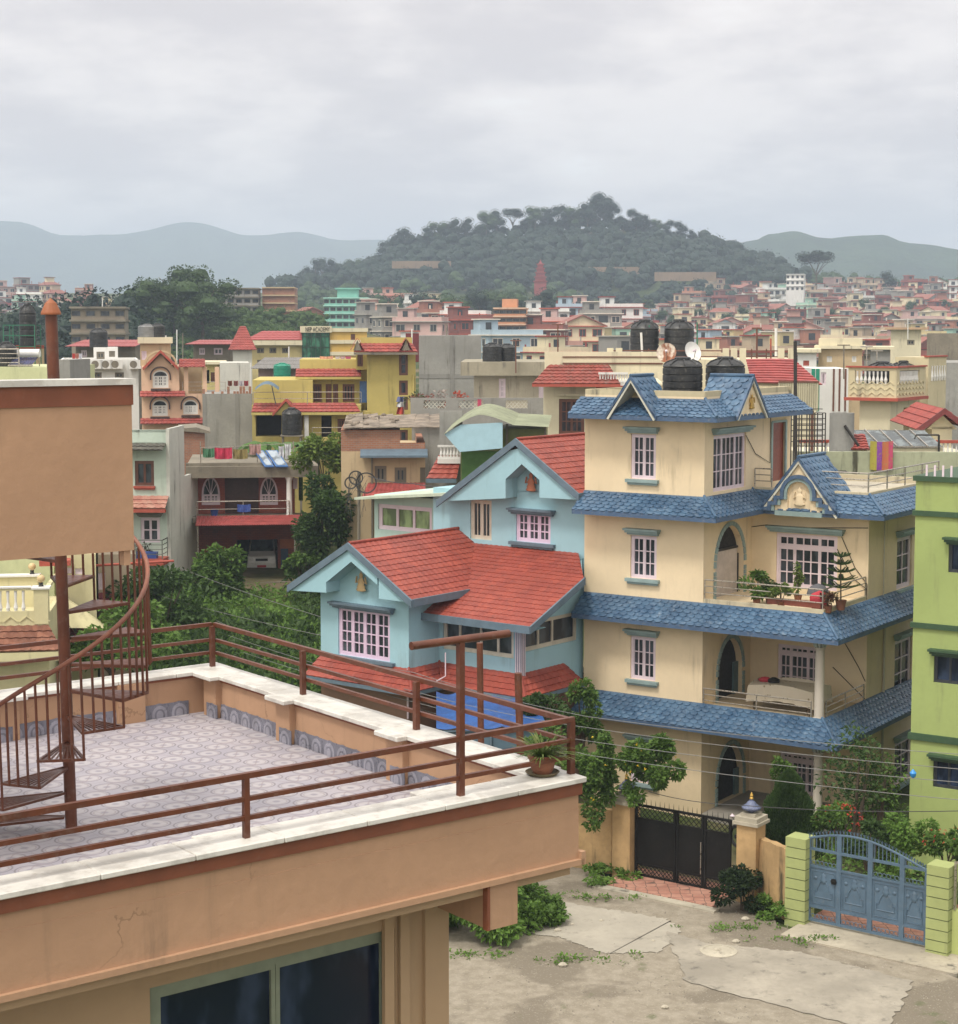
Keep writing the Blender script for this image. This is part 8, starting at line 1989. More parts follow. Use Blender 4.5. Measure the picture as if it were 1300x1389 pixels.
if len(entries)>290:
    entries.sort(key=lambda e:-e[5]); extra=entries[:len(entries)-290]; entries=entries[len(entries)-290:]
    V_=[];F_=[];MI=[];mats=[]
    for e in extra:
        o=e[0]; b0=len(V_); M4=Matrix.Translation(o.location)@Matrix.Rotation(o.rotation_euler.z,4,'Z')
        V_+=[tuple(M4@v.co) for v in o.data.vertices]
        idx=[]
        for sl in o.material_slots:
            if sl.material not in mats: mats.append(sl.material)
            idx.append(mats.index(sl.material))
        for p in o.data.polygons: F_.append(tuple(b0+i for i in p.vertices)); MI.append(idx[p.material_index])
        bpy.data.objects.remove(o)
    me=bpy.data.meshes.new('distant_town'); me.from_pydata(V_,[],F_)
    for m_ in mats: me.materials.append(m_)
    me.polygons.foreach_set('material_index',MI); oo=bpy.data.objects.new('distant_town',me); COL.objects.link(oo); tag(oo,kind='stuff'); print('merged',len(extra))
for o,_ in PROTO: bpy.data.objects.remove(o)
print('far houses',len(entries))
def zone(px,Y):
    a='at the far left edge' if px<150 else 'left of the tall cement wall' if px<560 else 'behind the tall cement wall' if px<655 else 'left of the big rooftop tanks' if px<845 else 'behind the big rooftop tanks' if px<960 else 'between tanks and lone hilltop tree' if px<1085 else 'under the lone tree' if px<1150 else 'near the right edge'
    b='front rows' if Y<330 else 'middle rows' if Y<540 else 'back rows'
    return b+' '+a
def ordinal_labels(ents,noun=None):
    g={}
    for e in ents: g.setdefault((e[1],e[2],zone(e[3],e[5])),[]).append(e)
    for (c,k,zn),L in g.items():
        L.sort(key=lambda e:e[3])
        for i,e in enumerate(L):
            e[0]['label']=f"{c} {k}, {zn}" if len(L)==1 else f"{ORD[min(i,14)]} of the {c} {k}s, {zn}"
ordinal_labels(entries)
for e in entries: e[0]['group']='houses of the far town'
# ---- named far buildings
def unfinished(px0,px1,pyt,pyb,Y,label,mat,st,wins,cat='building',slabm=None,d=9,name='unfinished_building',ov=.2,wz=.6):
    f=frame_at(px0,Y,math.degrees(math.atan(((px0+px1)/2-650)/2400))+4); W_=uf(f,px1,pyt); zt=zf(f,px0,pyt); zb=zf(f,px0,pyb); t_=thing(name,label,cat,f.w(W_/2,3,zb)); h=(zt-zb)/st
    for s in range(st):
        z0=zb+h*s; ws=[]
        for k in range(wins): a=W_*(k+.5)/wins; ws.append(dict(a0=a-wz,a1=a+wz,z0=z0+h*.3,z1=z0+h*.8,mat=M_dcon,panels=[(1,1,1)],fw=.08,sf=.03))
        block(t_,f,.3,W_-.3,.3,d,z0-(5 if s==0 else 0),z0+h,mat,front=ws); bx(t_,f,'floor_slab',slabm or M_dcon,.3-ov,W_-.3+ov,-ov,d+ov,z0+h-.12,z0+h+.12)
    return t_,f,W_,zt
t_,f,w_,zt=unfinished(97,172,417,470,215,'unfinished brown cement house with jutting slabs, left of the wooded knoll',plaster('raw_cement',(.25,.21,.16),dirt=.5),3,4,name='unfinished_house')
pole(f,0,139,416,139,404,.06,M_white,'thin white pole on top of the unfinished brown cement house')
t_,f,w_,zt=unfinished(288,352,391,438,330,'grey cement apartment block with rows of openings on the mound, left of the brick block',plaster('raw_grey',(.30,.29,.27),dirt=.4),4,6)
t_,f,w_,zt=unfinished(356,402,390,432,335,'bare orange brick block with pale floor bands on the mound',M_brick,4,0,slabm=M_beige,name='brick_block',ov=.03)
M_teal=plaster('teal_wall',A(130,185,170),dirt=.15); t_,f,w_,zt=unfinished(440,500,404,446,400,'turquoise stepped house with white window bands, tallest left of centre',M_teal,4,7,slabm=plaster('pale_teal',A(165,215,200),dirt=.2),name='turquoise_house'); bx(t_,f,'top_room',M_teal,w_*.3,w_*.75,2,7,zt,zt+2); bx(t_,f,'top_slab',M_teal,w_*.25,w_*.8,1.5,7.5,zt+2,zt+2.3)
M_or=plaster('peach_orange_wall',A(200,145,112),dirt=.25); t_,f,w_,zt=unfinished(668,714,418,462,300,'orange-peach four-storey house with cream window bays, right of the tall cement wall',M_or,4,5,slabm=M_peachw,name='peach_apartment_house'); bx(t_,f,'roof_room',M_or,1.5,4,2,6,zt,zt+1.6)
t_,f,w_,zt=unfinished(1062,1092,372,396,640,'white stepped villa with dark window rows, high on the slope below the lone tree',M_white,3,4,slabm=M_white,name='white_villa',ov=.15,wz=.45)
f=frame_at(725,640,2); t_=thing('pagoda','narrow red tiered tower before the wooded hill','tower',f.w(2,2,30)); mb=MB(f); zb=zf(f,732,386); zt=zf(f,732,357); n=5
for k in range(n):
    w=2.2*(1-.13*k); z0=zb+(zt-zb)*k/n; z1=zb+(zt-zb)*(k+1)/n; mb.box(2-w,2+w,2-w,2+w,z0-(4 if k==0 else 0),z1-.3); mb.box(2-w-.35,2+w+.35,2-w-.35,2+w+.35,z1-.45,z1-.1)
mb.lathe(2,2,zt-.1,[(.8,0),(.3,.8),(.05,1.6)],8); mb.build('tower_body',plaster('red_ochre',A(150,80,78),fine=0,dirt=.2),t_)
M_ret=plaster('ochre_retaining',A(140,120,98),dirt=.4,fine=0,sc=.4)
for a,b,yt,yb,Y_,lab in ((533,612,354,361,800,'long low ochre retaining wall at the left foot of the wooded hill'),(775,868,362,370,790,'long low ochre retaining wall at the middle foot of the wooded hill'),(886,972,369,378,770,'terraced ochre earth wall at the right foot of the wooded hill')):
    f=frame_at(a,Y_,2); W_=uf(f,b,yt); mb=MB(f); z1=zf(f,a,yt); z0=zf(f,a,yb)
    if yb-yt>12: mb.box(0,W_,0,2,z0-3,z0+(z1-z0)*.45); mb.box(.5,W_-2,3,5,z0-2,z1)
    else: mb.box(0,W_,0,1,z0-1,z1)
    tag(mb.build('retaining_wall',M_ret,loc=f.w(0,0,z0)),lab,'wall')
# ---------------------------------------------------------------- trees of the far ground
LF1=leafmat('forest_leaf_dark',(.006,.017,.011),(.013,.032,.018),(.024,.048,.025),trans=.15)
LF2=leafmat('forest_leaf_mid',(.022,.045,.012),(.040,.075,.020),(.065,.11,.032),trans=.2)
def tree_proto(i,h,r,kind,mat,rng,n=3000,leafs=.26):
    t_=thing('tree','','tree',(0,0,0)); mb=MB(); lean=rng.uniform(-.05,.05)*h
    tr=h*.5 if kind!='cone' else h*.9
    mb.tube([(0,0,-2),(lean*.5,0,tr*.5),(lean,0,tr)],h*.03,7,r2=h*.014)
    for k in range(6):
        a=2*pi*k/6+rng.random(); z0=h*rng.uniform(.3,.5); e=(lean+r*.7*math.cos(a),r*.7*math.sin(a),h*rng.uniform(.6,.85))
        if kind!='cone': mb.tube([(lean*.6,0,z0),((lean+e[0])/2,e[1]/2,(z0+e[2])/2+h*.04),e],h*.012,5,r2=h*.004)
    mb.build('trunk',M_bark,t_)
    mb=MB()
    if kind=='cone':
        for k in range(n):
            f=rng.random()**.75; z=h*(.12+.86*f); rr=r*(1-f)**.8*rng.uniform(.45,1.05)+.05; a=rng.uniform(0,2*pi)
            leaf(mb,Vector((rr*math.cos(a),rr*math.sin(a),z)),Vector((math.cos(a),math.sin(a),.5)).normalized()*leafs*1.2,leafs*.6,Vector((rng.gauss(0,.5),rng.gauss(0,.5),1)),rng)
    else:
        m=rng.randint(8,12) if kind!='umbrella' else 8
        for k in range(m):
            a=2*pi*k/m+rng.uniform(-.4,.4); q=rng.uniform(.25,.75) if k else 0
            zc=h*(rng.uniform(.34,.88) if kind!='umbrella' else rng.uniform(.74,.88)); rc=r*rng.uniform(.30,.52)
            core(mb,(lean+r*q*math.cos(a),r*q*math.sin(a),zc),rc*.72,rng,.7 if kind!='umbrella' else .45); leaf_cloud(mb,(lean+r*q*math.cos(a),r*q*math.sin(a),zc),(rc,rc,rc*(.8 if kind!='umbrella' else .52)),n//m,leafs,rng,hollow=.72,elong=1.2)
    mb.build('crown',mat,t_); return t_
rt=random.Random(5)
TP=[tree_proto(0,12,4.8,'round',LF1,rt),tree_proto(1,13,4.2,'round',LF1,rt),tree_proto(2,12,5.4,'umbrella',LF1,rt),tree_proto(3,9,4.4,'round',LF2,rt),tree_proto(4,11,2.6,'cone',LF1,rt,2200),tree_proto(5,8,3.8,'round',LF2,rt)]
TN=['dark round-crowned tree','dark tall ragged tree','dark umbrella-crowned tree','mid-green bushy tree','narrow dark conical tree','small mid-green tree']
tents=[]
def put_tree(px,pyt,Y,k,s=1.0,lab=None,grp=None,zone_=None):
    p=atY(px,pyt,Y); hh={0:12,1:13,2:12,3:9,4:11,5:8}[k]; g=gz(p[0],Y); h=p[2]-g; 
    sc=max(.5,min(1.45,(h/hh)*1.02)) if h>2 else .7
    o=dup(TP[k],(p[0],Y,p[2]-hh*sc*.97),rt.uniform(0,6.28),lab,scale=(sc*s,sc*s,sc),group=grp)
    tents.append([o,zone_,TN[k],px,Y,lab]); return o
hill=[(404,372,1),(414,362,0),(428,356,4),(437,346,1),(452,352,0),(466,358,3),(480,352,5),(494,354,1),(508,350,0),(524,322,1),(540,312,0),(553,310,0),(568,318,4),(582,308,0),(598,302,2),(614,297,0),(632,296,2),(648,302,1),(660,288,2),(674,285,2),(696,282,2),(712,292,1),(726,281,2),(742,283,2),(757,274,1),(770,284,0),(781,282,2),(797,276,0),(808,262,2),(819,258,1),(828,268,0),(846,290,1),(864,280,1),(876,292,0),(890,298,2),(905,296,1),(924,297,1),(940,312,0),(955,318,1),(970,323,0),(988,325,2),(1006,330,0),(1022,338,1)]
for q_,(px,py,k) in enumerate(hill): k=(0,1,3,0)[q_%4] if k==2 and q_%5 else k; put_tree(px,py,880+rt.uniform(-15,15),k,1.05,zone_='on the skyline of the wooded hill')
knoll=[(152,405,1),(168,402,0),(183,398,1),(196,390,3),(210,386,0),(224,380,3),(236,376,1),(248,364,3),(262,362,1),(274,380,3),(284,394,3),(176,425,3),(200,418,5),(128,402,4)]
for px,py,k in knoll: put_tree(px,py,298+rt.uniform(-14,14),k,1.1,zone_='on the wooded knoll left of the grey block')
low=[(12,428),(30,434),(52,430),(75,436),(95,430),(118,436),(20,446),(64,448),(104,450),(140,440)]
for i,(px,py) in enumerate(low): put_tree(px,py,395+rt.uniform(-20,20),(3,1,5)[i%3],1.0,zone_='in the hollow at the left edge')
town=[(545,408,3),(562,398,0),(580,392,1),(598,404,3),(640,394,0),(655,388,1),(670,396,3),(686,402,0),(700,398,3),(722,396,1),(738,392,0),(752,404,3),(770,410,5),(790,415,3),(812,412,0),(828,418,3),(880,404,3),(898,410,5),(915,406,3),(948,416,5),(968,402,3),(1010,402,5),(1040,398,3),(1052,408,5),(1172,404,5),(1200,408,3),(1236,402,5),(1282,398,3),(470,420,5),(530,402,5),(620,402,5),(1125,420,5),(860,420,3),(985,428,5),(520,392,3),(505,396,5),(1155,436,5),(1090,440,3)]
for px,py,k in town:
    Y_=trng.uniform(430,600)
    if px>800: Y_=trng.uniform(520,640); py=max(py,ytarget(Y_)-3)
    o=put_tree(px,py,Y_,k,1.0,zone_='among the far town roofs')
    if px>800: o.scale=tuple(q*.62 for q in o.scale); o.location.z+=3
lt=put_tree(1108,339,740,2,1.0); lt['label']='lone spreading tree standing against the hazy hills above the far town'
l2=put_tree(1207,364,740,1,.8); l2['label']='small lone round tree on the far town ridge near the right edge'
put_tree(1081,364,730,4,1.0)['label']='short dark tree between the white villa and the lone spreading tree'
gg={}
for e in tents:
    if e[1]: gg.setdefault((e[1],e[2]),[]).append(e)
ORD+=['sixteenth','seventeenth','eighteenth','nineteenth','twentieth','twenty-first','twenty-second','twenty-third']
for (zn,k),L in gg.items():
    L.sort(key=lambda e:e[3])
    for i,e in enumerate(L): e[0]['label']=(f"{k} {zn}" if len(L)==1 else f"{ORD[i]} of the {k}s {zn}"); e[0]['group']='trees '+zn
for t_ in TP:
    for ch in list(t_.children): bpy.data.objects.remove(ch)
    bpy.data.objects.remove(t_)
# forest masses: one object of countless crowns
def forest(name,region,n,size,per,mat,seed,lab=None):
    rng=random.Random(seed); mb=MB(); c=0
    while c<n:
        x,Y=region(rng)
        if x is None: continue
        c+=1; z=gz(x,Y); s=size*rng.choice((.6,.75,.9,1.0,1.2,1.5,1.75)); s=min(s,3.8) if name=='hill_forest' and gz(x,Y)-prof(Y)>21 else s
        for q in range(3):
            cc_=(x+rng.gauss(0,.30)*s,Y+rng.gauss(0,.30)*s,z+s*rng.uniform(.45,1.05)); core(mb,cc_,s*(.40 if Y>500 else .30),rng); leaf_cloud(mb,cc_,(s*.47,s*.47,s*.45),per//3,max(.16,s*.085),rng,hollow=.8,elong=1.2)
    o=mb.build(name,mat); tag(o,kind='stuff'); return o
def hillreg(rng):
    x=rng.uniform(-95,150); Y=rng.uniform(775,905); px=650+FPX*x/Y
    hgt=gz(x,Y)-prof(Y)
    if hgt<2.5 and rng.random()>.25: return None,None
    if Y<800 and 880<px<985: return None,None
    return x,Y
forest('hill_forest',hillreg,1600,4.6,57,LF1,1)
def midreg(rng):
    px=rng.uniform(400,770); Y=rng.uniform(600,780); x=(px-650)/FPX*Y
    if rng.random()<.25: return None,None
    return x,Y
forest('woodland',midreg,120,4.0,75,LF2,2)
def bank(rng):
    px=rng.uniform(215,440); Y=rng.uniform(262,335); return ((px-650)/FPX*Y,Y)
forest('hillside_shrubs',bank,900,1.3,90,leafmat('bank_green',(.035,.075,.015),(.06,.11,.025),(.10,.16,.04)),3)
def hollow(rng):
    px=rng.uniform(-20,215); Y=rng.uniform(240,460); return ((px-650)/FPX*Y,Y)
forest('hollow_woodland',hollow,300,4.4,330,LF1,4)
def foot(rng):
    px=rng.uniform(735,990); Y=rng.uniform(690,830); return ((px-650)/FPX*Y,Y)
forest('hillfoot_shrubs',foot,260,3.0,60,LF1,8)
def ridgewood(rng):
    px=rng.uniform(1030,1330); Y=rng.uniform(800,900); return ((px-650)/FPX*Y,Y)
forest('ridge_woodland',ridgewood,150,3.6,60,LF2,6)
# small black tanks on far roofs
cnt=0
for e in sorted(entries,key=lambda e:e[5]):
    if 'flat' in e[2] and cnt<42 and trng.random()<.6:
        o=e[0]; zt=o.location.z+{'two':2,'three':3,'four':4}.get(e[2].split()[1].split('-')[0],3)*2.8
        a=o.rotation_euler.z; lx,ly=trng.uniform(-1.5,1.5),trng.uniform(3,5)
        p=(o.location.x+lx*math.cos(a)-ly*math.sin(a),o.location.y+lx*math.sin(a)+ly*math.cos(a),zt)
        c=bpy.data.objects.new('roof_tank',bpy.data.objects[tk1.children[0].name].data); COL.objects.link(c); c.location=p; c.scale=(1.1,1.1,1.3)
        tag(c,'small black water tank on a flat roof of the far town','water tank','black tanks on far town roofs'); cnt+=1
# ---------------------------------------------------------------- near vegetation
def bush(name,label,px,pyb,Y,r,h,n,size,mat,seed,cat='bush',z=None,clumps=9,stem=True,hollow=.45,flowers=None):
    p=atY(px,pyb,Y); z0=p[2] if z is None else z; t_=thing(name,label,cat,(p[0],Y,z0)); rg=random.Random(seed); mb=MB()
    leaf_cloud(mb,(p[0],Y,z0+h*.52),(r,r,h*.5),n,size,rg,clumps=clumps,hollow=hollow,ground=z0); mb.build('foliage',mat,t_)
    if stem:
        m=MB()
        for k in range(5): m.tube([(p[0]+rg.uniform(-.1,.1),Y,z0-.3),(p[0]+rg.uniform(-.5,.5)*r,Y+rg.uniform(-.5,.5)*r,z0+h*.75)],.02+.012*h,5,r2=.008)
        m.build('stem',M_bark,t_)
    if flowers:
        m=MB(); fm,fn,fs=flowers
        for k in range(fn):
            a,b=rg.uniform(0,2*pi),rg.uniform(-.3,1); q=math.sqrt(max(0,1-b*b)); c=Vector((p[0]+r*q*math.cos(a),Y+r*q*math.sin(a)*.9,z0+h*.52+h*.5*b))
            for j in range(5): leaf(m,c,Vector((rg.gauss(0,1),rg.gauss(0,1),rg.gauss(.3,1))).normalized()*fs,fs*.7,Vector((0,0,1)),rg)
        m.build('flower',fm,t_)
    return t_
M_fy=paint('yellow_petal',(.65,.45,.02),rough=.7,dust=0); M_fr=paint('red_petal',(.42,.035,.02),rough=.7,dust=0)
LW=leafmat('weed_green',(.07,.14,.022),(.13,.235,.042),(.20,.33,.07)); LX=leafmat('deep_shrub',(.010,.022,.007),(.020,.040,.012),(.04,.07,.02))
# creeper on the cream house wall and the ochre wall
bush('creeper','leafy creeper with yellow flowers climbing the cream wall above the left gate pillar',884,1078,45.2,.72,1.4,3400,.10,LG,11,'climber',flowers=(M_fy,14,.05),clumps=14,stem=False)
bush('creeper','creeper draped over the ochre wall left of the black gate',812,1132,45.7,.45,2.7,3600,.085,LG,12,'climber',flowers=(M_fy,12,.05),clumps=16,stem=False,hollow=.25)
bush('creeper','thin strand of creeper crossing onto the cream house wall beside the ochre pillar',858,1096,45.4,.3,.8,420,.08,LW,13,'climber',clumps=5,stem=False)
bush('shrub','leafy shrub between the terrace and the corner of the blue house',733,1000,48.6,.7,1.2,1600,.11,LD,14,clumps=10)
bush('shrub','dark leafy shrub against the lower left edge of the cream house',790,1008,49.4,.55,1.7,1300,.10,LG,15,clumps=8)
bush('shrub','shrub low behind the potted plant of the terrace corner',748,1060,46,.9,1.3,1500,.10,LG,16,clumps=8)
# cypress bush
p=atY(1070,1150,44.7); t_=thing('cypress_bush','dense dark green conical cypress behind the ochre wall between the two gates','bush',(p[0],p[1],p[2])); rg=random.Random(3); mb=MB(); hh=2.15; rr=.86
for k in range(15000):
    f=rg.random()**.85; z=p[2]-.2+hh*f; q=min(1,(1-f)**.62*1.05)*(1 if f>.18 else .85+f*.8); rad_=rr*q*rg.uniform(.60,1.02)*(1+.12*math.sin(f*23)+.10*math.sin(rg.random()*6)); a=rg.uniform(0,2*pi)
    leaf(mb,Vector((p[0]+rad_*math.cos(a),p[1]+rad_*math.sin(a),z)),Vector((math.cos(a)*.6,math.sin(a)*.6,1)).normalized()*.13,.05,Vector((rg.gauss(0,1),rg.gauss(0,1),.3)),rg)
mb.build('foliage',LX if False else LD,t_); mb=MB(); mb.tube([(p[0],p[1],-.2),(p[0],p[1],p[2]+1.2)],.06,6,r2=.02); mb.build('stem',M_bark,t_)
bush('shrub','upright pale sapling rising just behind the conical cypress',1063,1065,45.0,.22,.75,420,.08,LG,17,stem=False,clumps=4)
bush('flowering_shrub','shrub with red flowers behind the left end of the blue gate',1138,1142,44.2,.62,.95,1700,.085,LG,18,flowers=(M_fr,70,.045),clumps=9)
bush('tall_shrub','tall open shrub with sparse dark leaves beside the side wall of the cream house',1160,1120,46.2,.8,2.6,700,.10,LD,19,clumps=16,hollow=.3)
bush('shrub','loose leafy shrub right of the tall open shrub, below the cables',1193,1120,46.8,.6,2.2,650,.09,LG,20,clumps=12)
bush('shrub','green shrub behind the middle of the blue gate arch',1180,1165,43.4,.6,.9,1100,.09,LD,21,clumps=8)
bush('shrub','low green shrubs behind the right end of the blue gate',1228,1160,43.2,.7,1.0,1300,.09,LW,22,clumps=8)
bush('flowering_shrub','shrub with red flowers at the foot of the lime green house',1285,1170,42.5,.6,.85,1200,.09,LG,23,flowers=(M_fr,45,.045),clumps=8)
bush('shrub','dark bush growing at the foot of the ochre wall between the gates',1008,1262,43.3,.62,1.05,2600,.075,LX,24,clumps=10,z=-.02)
bush('weeds','bright weeds beside the lime pillar at the foot of the ochre wall',1048,1272,42.9,.55,.5,1400,.07,LW,25,'weeds',clumps=8,z=-.02,stem=False)
bush('weeds','low weeds at the foot of the ochre wall left of the black gate',820,1215,45.8,.75,.35,1300,.07,LW,26,'weeds',clumps=8,z=0,stem=False)
bush('bush','large bright green bush under the terrace bracket at the bottom',650,1310,42.0,1.5,1.6,4200,.12,LW,27,clumps=16,z=-.1)
bush('bush','smaller green bush right of the rusty pipe under the terrace',725,1290,42.4,.85,.9,2000,.10,LG,28,clumps=10,z=-.1)
bush('weeds','tuft of weeds at the bottom left of the lane beside the green bushes',690,1265,43.6,.8,.7,1300,.09,LW,29,'weeds',clumps=8,z=-.05,stem=False)
# brick house surroundings
bush('shrub','dark feathery shrub at the right foot of the stained white wall',297,835,80,1.15,3.1,3600,.15,LG,41,clumps=16)
bush('tree','tall dense dark tree between the red brick house and the beige house',440,765,80,1.2,3.9,4200,.18,LD,42,'tree',clumps=22)
bush('tree','yellow-green topped tree behind the dark tree, right of the brick house roof',441,665,84,1.3,2.6,1600,.18,LY,43,'tree',clumps=10)
bush('shrub','shrub at the right of the garage below the dark tree',412,792,79,.9,1.3,1100,.16,LG,44,clumps=9)
bush('shrub','shrub left of the minivan at the garage mouth',318,792,81,.55,.9,800,.13,LG,45,clumps=8)
bush('bush','bush behind the spiral stair foot of the terrace',150,905,60,2.6,2.2,4200,.15,LG,46,clumps=16)
bush('bush','bush left of the rail corner post beyond the terrace',222,850,66,1.7,2.2,3000,.15,LD,47,clumps=14)
def banana(px,py,Y,s,label,seed):
    p=atY(px,py,Y); t_=thing('banana_plant',label,'banana plant',p); rg=random.Random(seed); mb=MB()
    for k in range(9):
        a=2*pi*k/9+rg.uniform(-.2,.2); L=s*rg.uniform(1.5,2.2); pts=[]
        for j in range(9):
            f=j/8; r_=L*f*.8; z=1.2*s+L*.75*f-L*.85*f*f; pts.append(Vector((p[0]+r_*math.cos(a),p[1]+r_*math.sin(a),p[2]+z)))
        sd2=Vector((-math.sin(a),math.cos(a),0)); b0=len(mb.v)
        for j,q in enumerate(pts): w=.28*s*math.sin(pi*min(1,(j+.6)/9))**.6; mb.v+=[tuple(q-sd2*w+Vector((0,0,-.1*w))),tuple(q+Vector((0,0,.05))),tuple(q+sd2*w+Vector((0,0,-.1*w)))]
        for j in range(8):
            for c in (0,1): mb.f.append((b0+3*j+c,b0+3*j+c+1,b0+3*j+c+4,b0+3*j+c+3)); mb.m.append(0)
    mb.build('leaves',leafmat('banana_leaf',(.05,.12,.025),(.09,.18,.04),(.16,.26,.08)),t_); mb=MB(); mb.tube([(p[0],p[1],p[2]-1.5),(p[0],p[1],p[2]+1.4*s)],.12*s,8); mb.build('stem',LG,t_)
banana(355,640,92,1.0,'banana plant left of the blue box, behind the brick house roof',1); banana(408,640,92,1.0,'banana plant right of the big black tank by the yellow house',2); banana(430,655,90,1.25,'big banana plant with drooping leaves above the dark tree',3)
# undergrowth on the slope: countless weeds
def weedfield(name,reg,n,size,mat,seed,hh,w=.55,k=16):
    rng=random.Random(seed); mb=MB()
    for i in range(n):
        x,Y=reg(rng); z=gz(x,Y); s=rng.uniform(.5,1.2)
        leaf_cloud(mb,(x,Y,z+hh*s*.4),(w*s,w*s,hh*s*.55),k,size*s,rng,hollow=.3,droop=-.1)
    tag(mb.build(name,mat),kind='stuff')
def slope_reg(rng):
    px=rng.uniform(190,445); Y=rng.uniform(56,75 if px>285 else 80); return ((px-650)/FPX*Y,Y)
weedfield('undergrowth',slope_reg,2600,.17,LW,1,.9)
def slope_reg3(rng):
    px=rng.uniform(190,470); Y=rng.uniform(58,74 if 285<px<400 else 82); return ((px-650)/FPX*Y,Y)
weedfield('dark_undergrowth',slope_reg3,900,.22,LD,7,1.25)
def slope_reg4(rng):
    px=rng.uniform(285,450); Y=rng.uniform(71,81.5); return ((px-650)/FPX*Y,Y)
weedfield('slope_grass',slope_reg4,700,.12,LW,12,.5)
def garden_reg(rng):
    while True:
        px,py=rng.uniform(1095,1300),rng.uniform(1110,1190); p=atZ(px,py,.1)
        v_=(p[0]-E.x)*E.V[0]+(p[1]-E.y)*E.V[1]
        if v_>3.7: return p[0],p[1]
weedfield('garden_grass',garden_reg,260,.09,LW,2,.35)
def verge(rng):
    a=[gpt(1000,1262),gpt(1090,1278),gpt(815,1222),gpt(700,1215),gpt(640,1300),gpt(770,1305)]; q=rng.choice(a); return q[0]+rng.gauss(0,.55),q[1]+rng.gauss(0,.13)
weedfield('verge_grass',verge,150,.05,LW,3,.16,.16,22)
# shattered light things: rubble and stones on the lane
rg=random.Random(9); 
for k in range(16):
    px,py=rg.uniform(720,1080),rg.uniform(1215,1380); p=atZ(px,py,.07); mb=MB(); r=rg.uniform(.03,.09)
    mb.lathe(p[0],p[1],p[2],[(r,0),(r*1.1,r*.4),(r*.6,r*.9),(0,r)],7,1.2,.8); tag(mb.build('stone',M_cap,loc=p),'small loose stone lying on the dirt lane','stone','loose stones on the lane')
mb=MB()
for k in range(2600):
    px,py=rg.uniform(660,1290),rg.uniform(1205,1389); q=atZ(px,py,.07)
    if math.sin(q[0]*2.1+q[1]*1.3)+math.sin(q[0]*.9-q[1]*2.7)+rg.uniform(-1,1)<.4: continue
    r=rg.uniform(.008,.028); b0=len(mb.v); mb.v+=[(q[0]+r,q[1],.06),(q[0]-r*.5,q[1]+r,.06),(q[0]-r*.6,q[1]-r,.06),(q[0],q[1],.06+r*1.2)]; mb.f+=[(b0,b0+1,b0+3),(b0+1,b0+2,b0+3),(b0+2,b0,b0+3)]; mb.m+=[0,0,0]
tag(mb.build('gravel',plaster('gravel_grey',(.30,.27,.22),dirt=0,var=.4,sc=6)),kind='stuff')
p=atZ(975,1290,.08); mb=MB(); mb.lathe(p[0],p[1],.06,[(.44,0),(.44,.03),(.36,.035),(.36,.028),(0,.028)],26); tag(mb.build('manhole_cover',M_cap,loc=(p[0],p[1],.06)),'round cement manhole cover in the lane before the blue gate','manhole cover')
# parked motorcycle in the porch
mf=frame_at(1026,47.2,60); u_,z_=0,.36; t_=thing('motorcycle','dark motorcycle parked in the ground-floor porch behind the right ochre pillar','motorcycle',mf.w(0,0,.36))
for a in (-.62,.62): mb=MB(mf); mb.tube([(a+.28*math.cos(2*pi*k/20),0,.65+.28*math.sin(2*pi*k/20)) for k in range(20)],.05,6,closed=True); mb.tube([(a,-.06,.65),(a,.06,.65)],.06,8); mb.build('wheel',M_rub,t_)
mb=MB(mf); mb.lathe(-.1,0,.95,[(.05,-.12),(.17,-.05),(.16,.08),(.05,.14)],12,1.5,.8); mb.box(-.25,.25,-.10,.10,.62,.85); mb.build('engine_tank',M_blkgate,t_,smooth=True); mb=MB(mf); mb.box(.1,.72,-.11,.11,.98,1.07); mb.build('seat',M_rub,t_)
mb=MB(mf); mb.tube([(-.62,0,.65),(-.42,0,1.2)],.03,6); mb.tube([(-.38,-.33,1.25),(-.42,0,1.2),(-.38,.33,1.25)],.018,6); mb.build('handlebar',M_steel,t_); mb=MB(mf); mb.lathe(-.36,-.38,1.34,[(0,-.07),(.07,0),(0,.07)],10); mb.build('mirror',M_wfrm,t_)
# ---------------------------------------------------------------- cables, cable pole
def wire(pts,r,label,mat=None,sag=.25):
    P3=[Vector(atY(*p)) for p in pts]; path=[]
    for a,b in zip(P3,P3[1:]):
        for k in range(10): f=k/10; q=a.lerp(b,f); q.z-=sag*4*f*(1-f)*.3; path.append(tuple(q))
    path.append(tuple(P3[-1])); mb=MB(); mb.tube(path,r,5); return tag(mb.build('power_cable',mat or M_wire,loc=path[0],smooth=True),label,'cable')
M_wire=paint('weathered_cable',(.17,.17,.165),rough=.6)
M_wired=paint('dark_cable',(.05,.05,.05),rough=.6)
wire([(233,766,77),(436,837,63),(600,868,54.5),(640,877,53.4)],.0095,'overhead cable from the stained white wall to the blue house, uppermost')
wire([(198,803,72),(436,862,61),(560,876,53.5)],.0095,'overhead cable crossing the undergrowth to the blue house, second from the top')
wire([(294,842,66),(380,872,60),(560,912,50),(796,972,46.0),(1310,1024,38)],.0085,'highest of the four long cables crossing before the cream house porch')
wire([(310,862,66),(573,941,50),(796,987,46.0),(1310,1044,38)],.0085,'second of the four long cables before the cream house porch')
wire([(330,885,64),(580,957,50),(796,1005,45.6),(1310,1062,38)],.0085,'third of the four long cables before the cream house porch')
wire([(470,930,56),(796,1024,45.4),(1310,1086,38)],.0085,'lowest of the four long cables before the cream house porch')
wire([(880,1074,45.2),(1000,1092,44),(1310,1100,38)],.010,'thin dark cable hanging just above the gates',M_wired)
wire([(500,646,74),(560,656,70),(640,660,60)],.018,'dark cable from the coiled bundle to the blue house gable',M_wired)
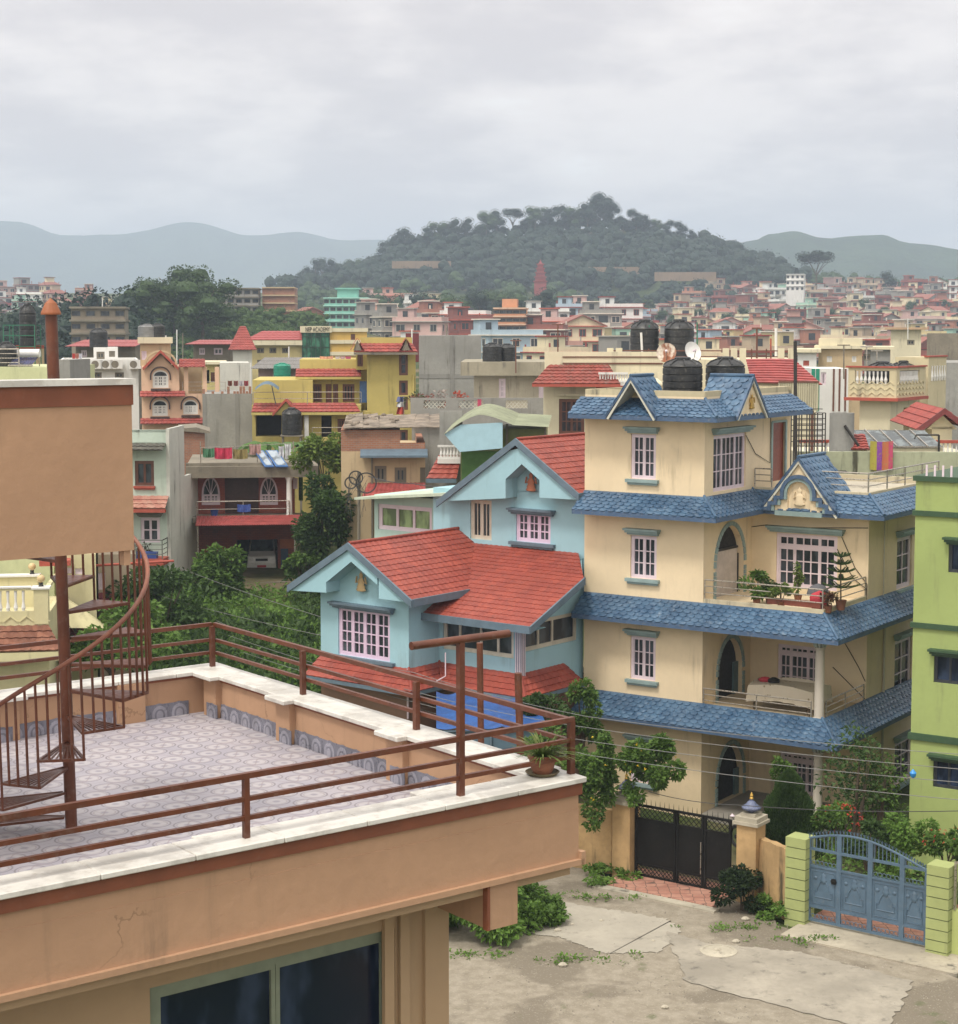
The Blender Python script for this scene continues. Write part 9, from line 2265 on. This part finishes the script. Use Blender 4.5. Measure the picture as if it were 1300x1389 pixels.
pc_=atY(487,722,74); t_=thing('cable_pole','slim pole with coiled black cables in front of the beige house','utility pole',pc_); mb=MB(); mb.tube([pc_,atY(487,640,74)],.07,8); mb.tube([atY(487,722,74),(pc_[0],pc_[1],gz(pc_[0],74)-.5)],.07,8); mb.build('pole',M_dcon,t_)
for k,(px,py,r) in enumerate(((483,648,.26),(497,655,.40),(476,655,.22))):
    c=atY(px,py,73.8); mb=MB(); 
    for q in range(3): mb.tube([(c[0]+(r+.02*q)*math.cos(2*pi*j/22),c[1]-.03*q,c[2]+(r+.02*q)*math.sin(2*pi*j/22)) for j in range(22)],.014,4,closed=True)
    mb.build('cable_coil',M_wired,t_)
rg=random.Random(77); mb=MB()
for k in range(14):
    a=atY(487+rg.uniform(-14,14),645+rg.uniform(-4,10),73.9); b=atY(487+rg.uniform(-22,10),690+rg.uniform(-30,15),73.9); m_=tuple((a[i]+b[i])/2+(rg.uniform(-.3,.3) if i!=1 else 0) for i in range(3)); mb.tube([a,m_,b],.010,4)
mb.build('loose_cable',M_wired,t_)
c=atY(1239,1048,43); mb=MB(); mb.lathe(c[0],c[1],c[2]-.14,[(.02,0),(.07,.05),(.085,.13),(.03,.2),(.015,.22)],10); tag(mb.build('blue_bag',paint('sky_blue_plastic',(.03,.22,.55)),loc=c,smooth=True),'small blue plastic bag hanging on a cable before the lime green house','bag')

# thin posts and aerials standing on the middle-distance roofs
for i,(px,y0,y1,Y_,mt,lab) in enumerate(((225,492,455,120,M_white,'short white post beside the steel tank of the arched-window house'),(240,486,447,150,M_white,'slim white post left of the long red tin roof'),(248,486,452,150,M_dcon,'grey post right of the slim white post near the red tin roof'),(340,520,492,126,M_white,'slim pale post on the stained white building'),(392,500,470,132,M_white,'white post on the grey sheet roof before the school'),(559,470,446,118,M_white,'thin white post at the left end of the tall cement wall'),(606,458,440,124,M_dcon,'thin grey post above the tall cement wall'),(700,492,462,96,M_brownf,'brown aerial on the stained cream house'),(757,478,440,90,M_brownf,'brown T-shaped aerial left of the big rooftop tanks'),(1145,500,468,84,M_dcon,'grey aerial pole behind the striped sheet wall'),(1176,500,470,88,M_steel,'thin steel aerial above the chevron parapet'),(1190,500,476,90,M_steel,'second thin steel aerial above the chevron parapet'),(1232,446,432,178,M_white,'white post on the cream slab house at the right'),(560,640,605,86,M_white,'white striped post beside the yellow tower foot'))):
    pole(frame_at(px,Y_,0),0,px,y0+14,px,y1,.035 if Y_<100 else .05,mt,lab,nm='aerial' if 'aerial' in lab else 'post',cross=.3 if ('aerial' in lab) else None)
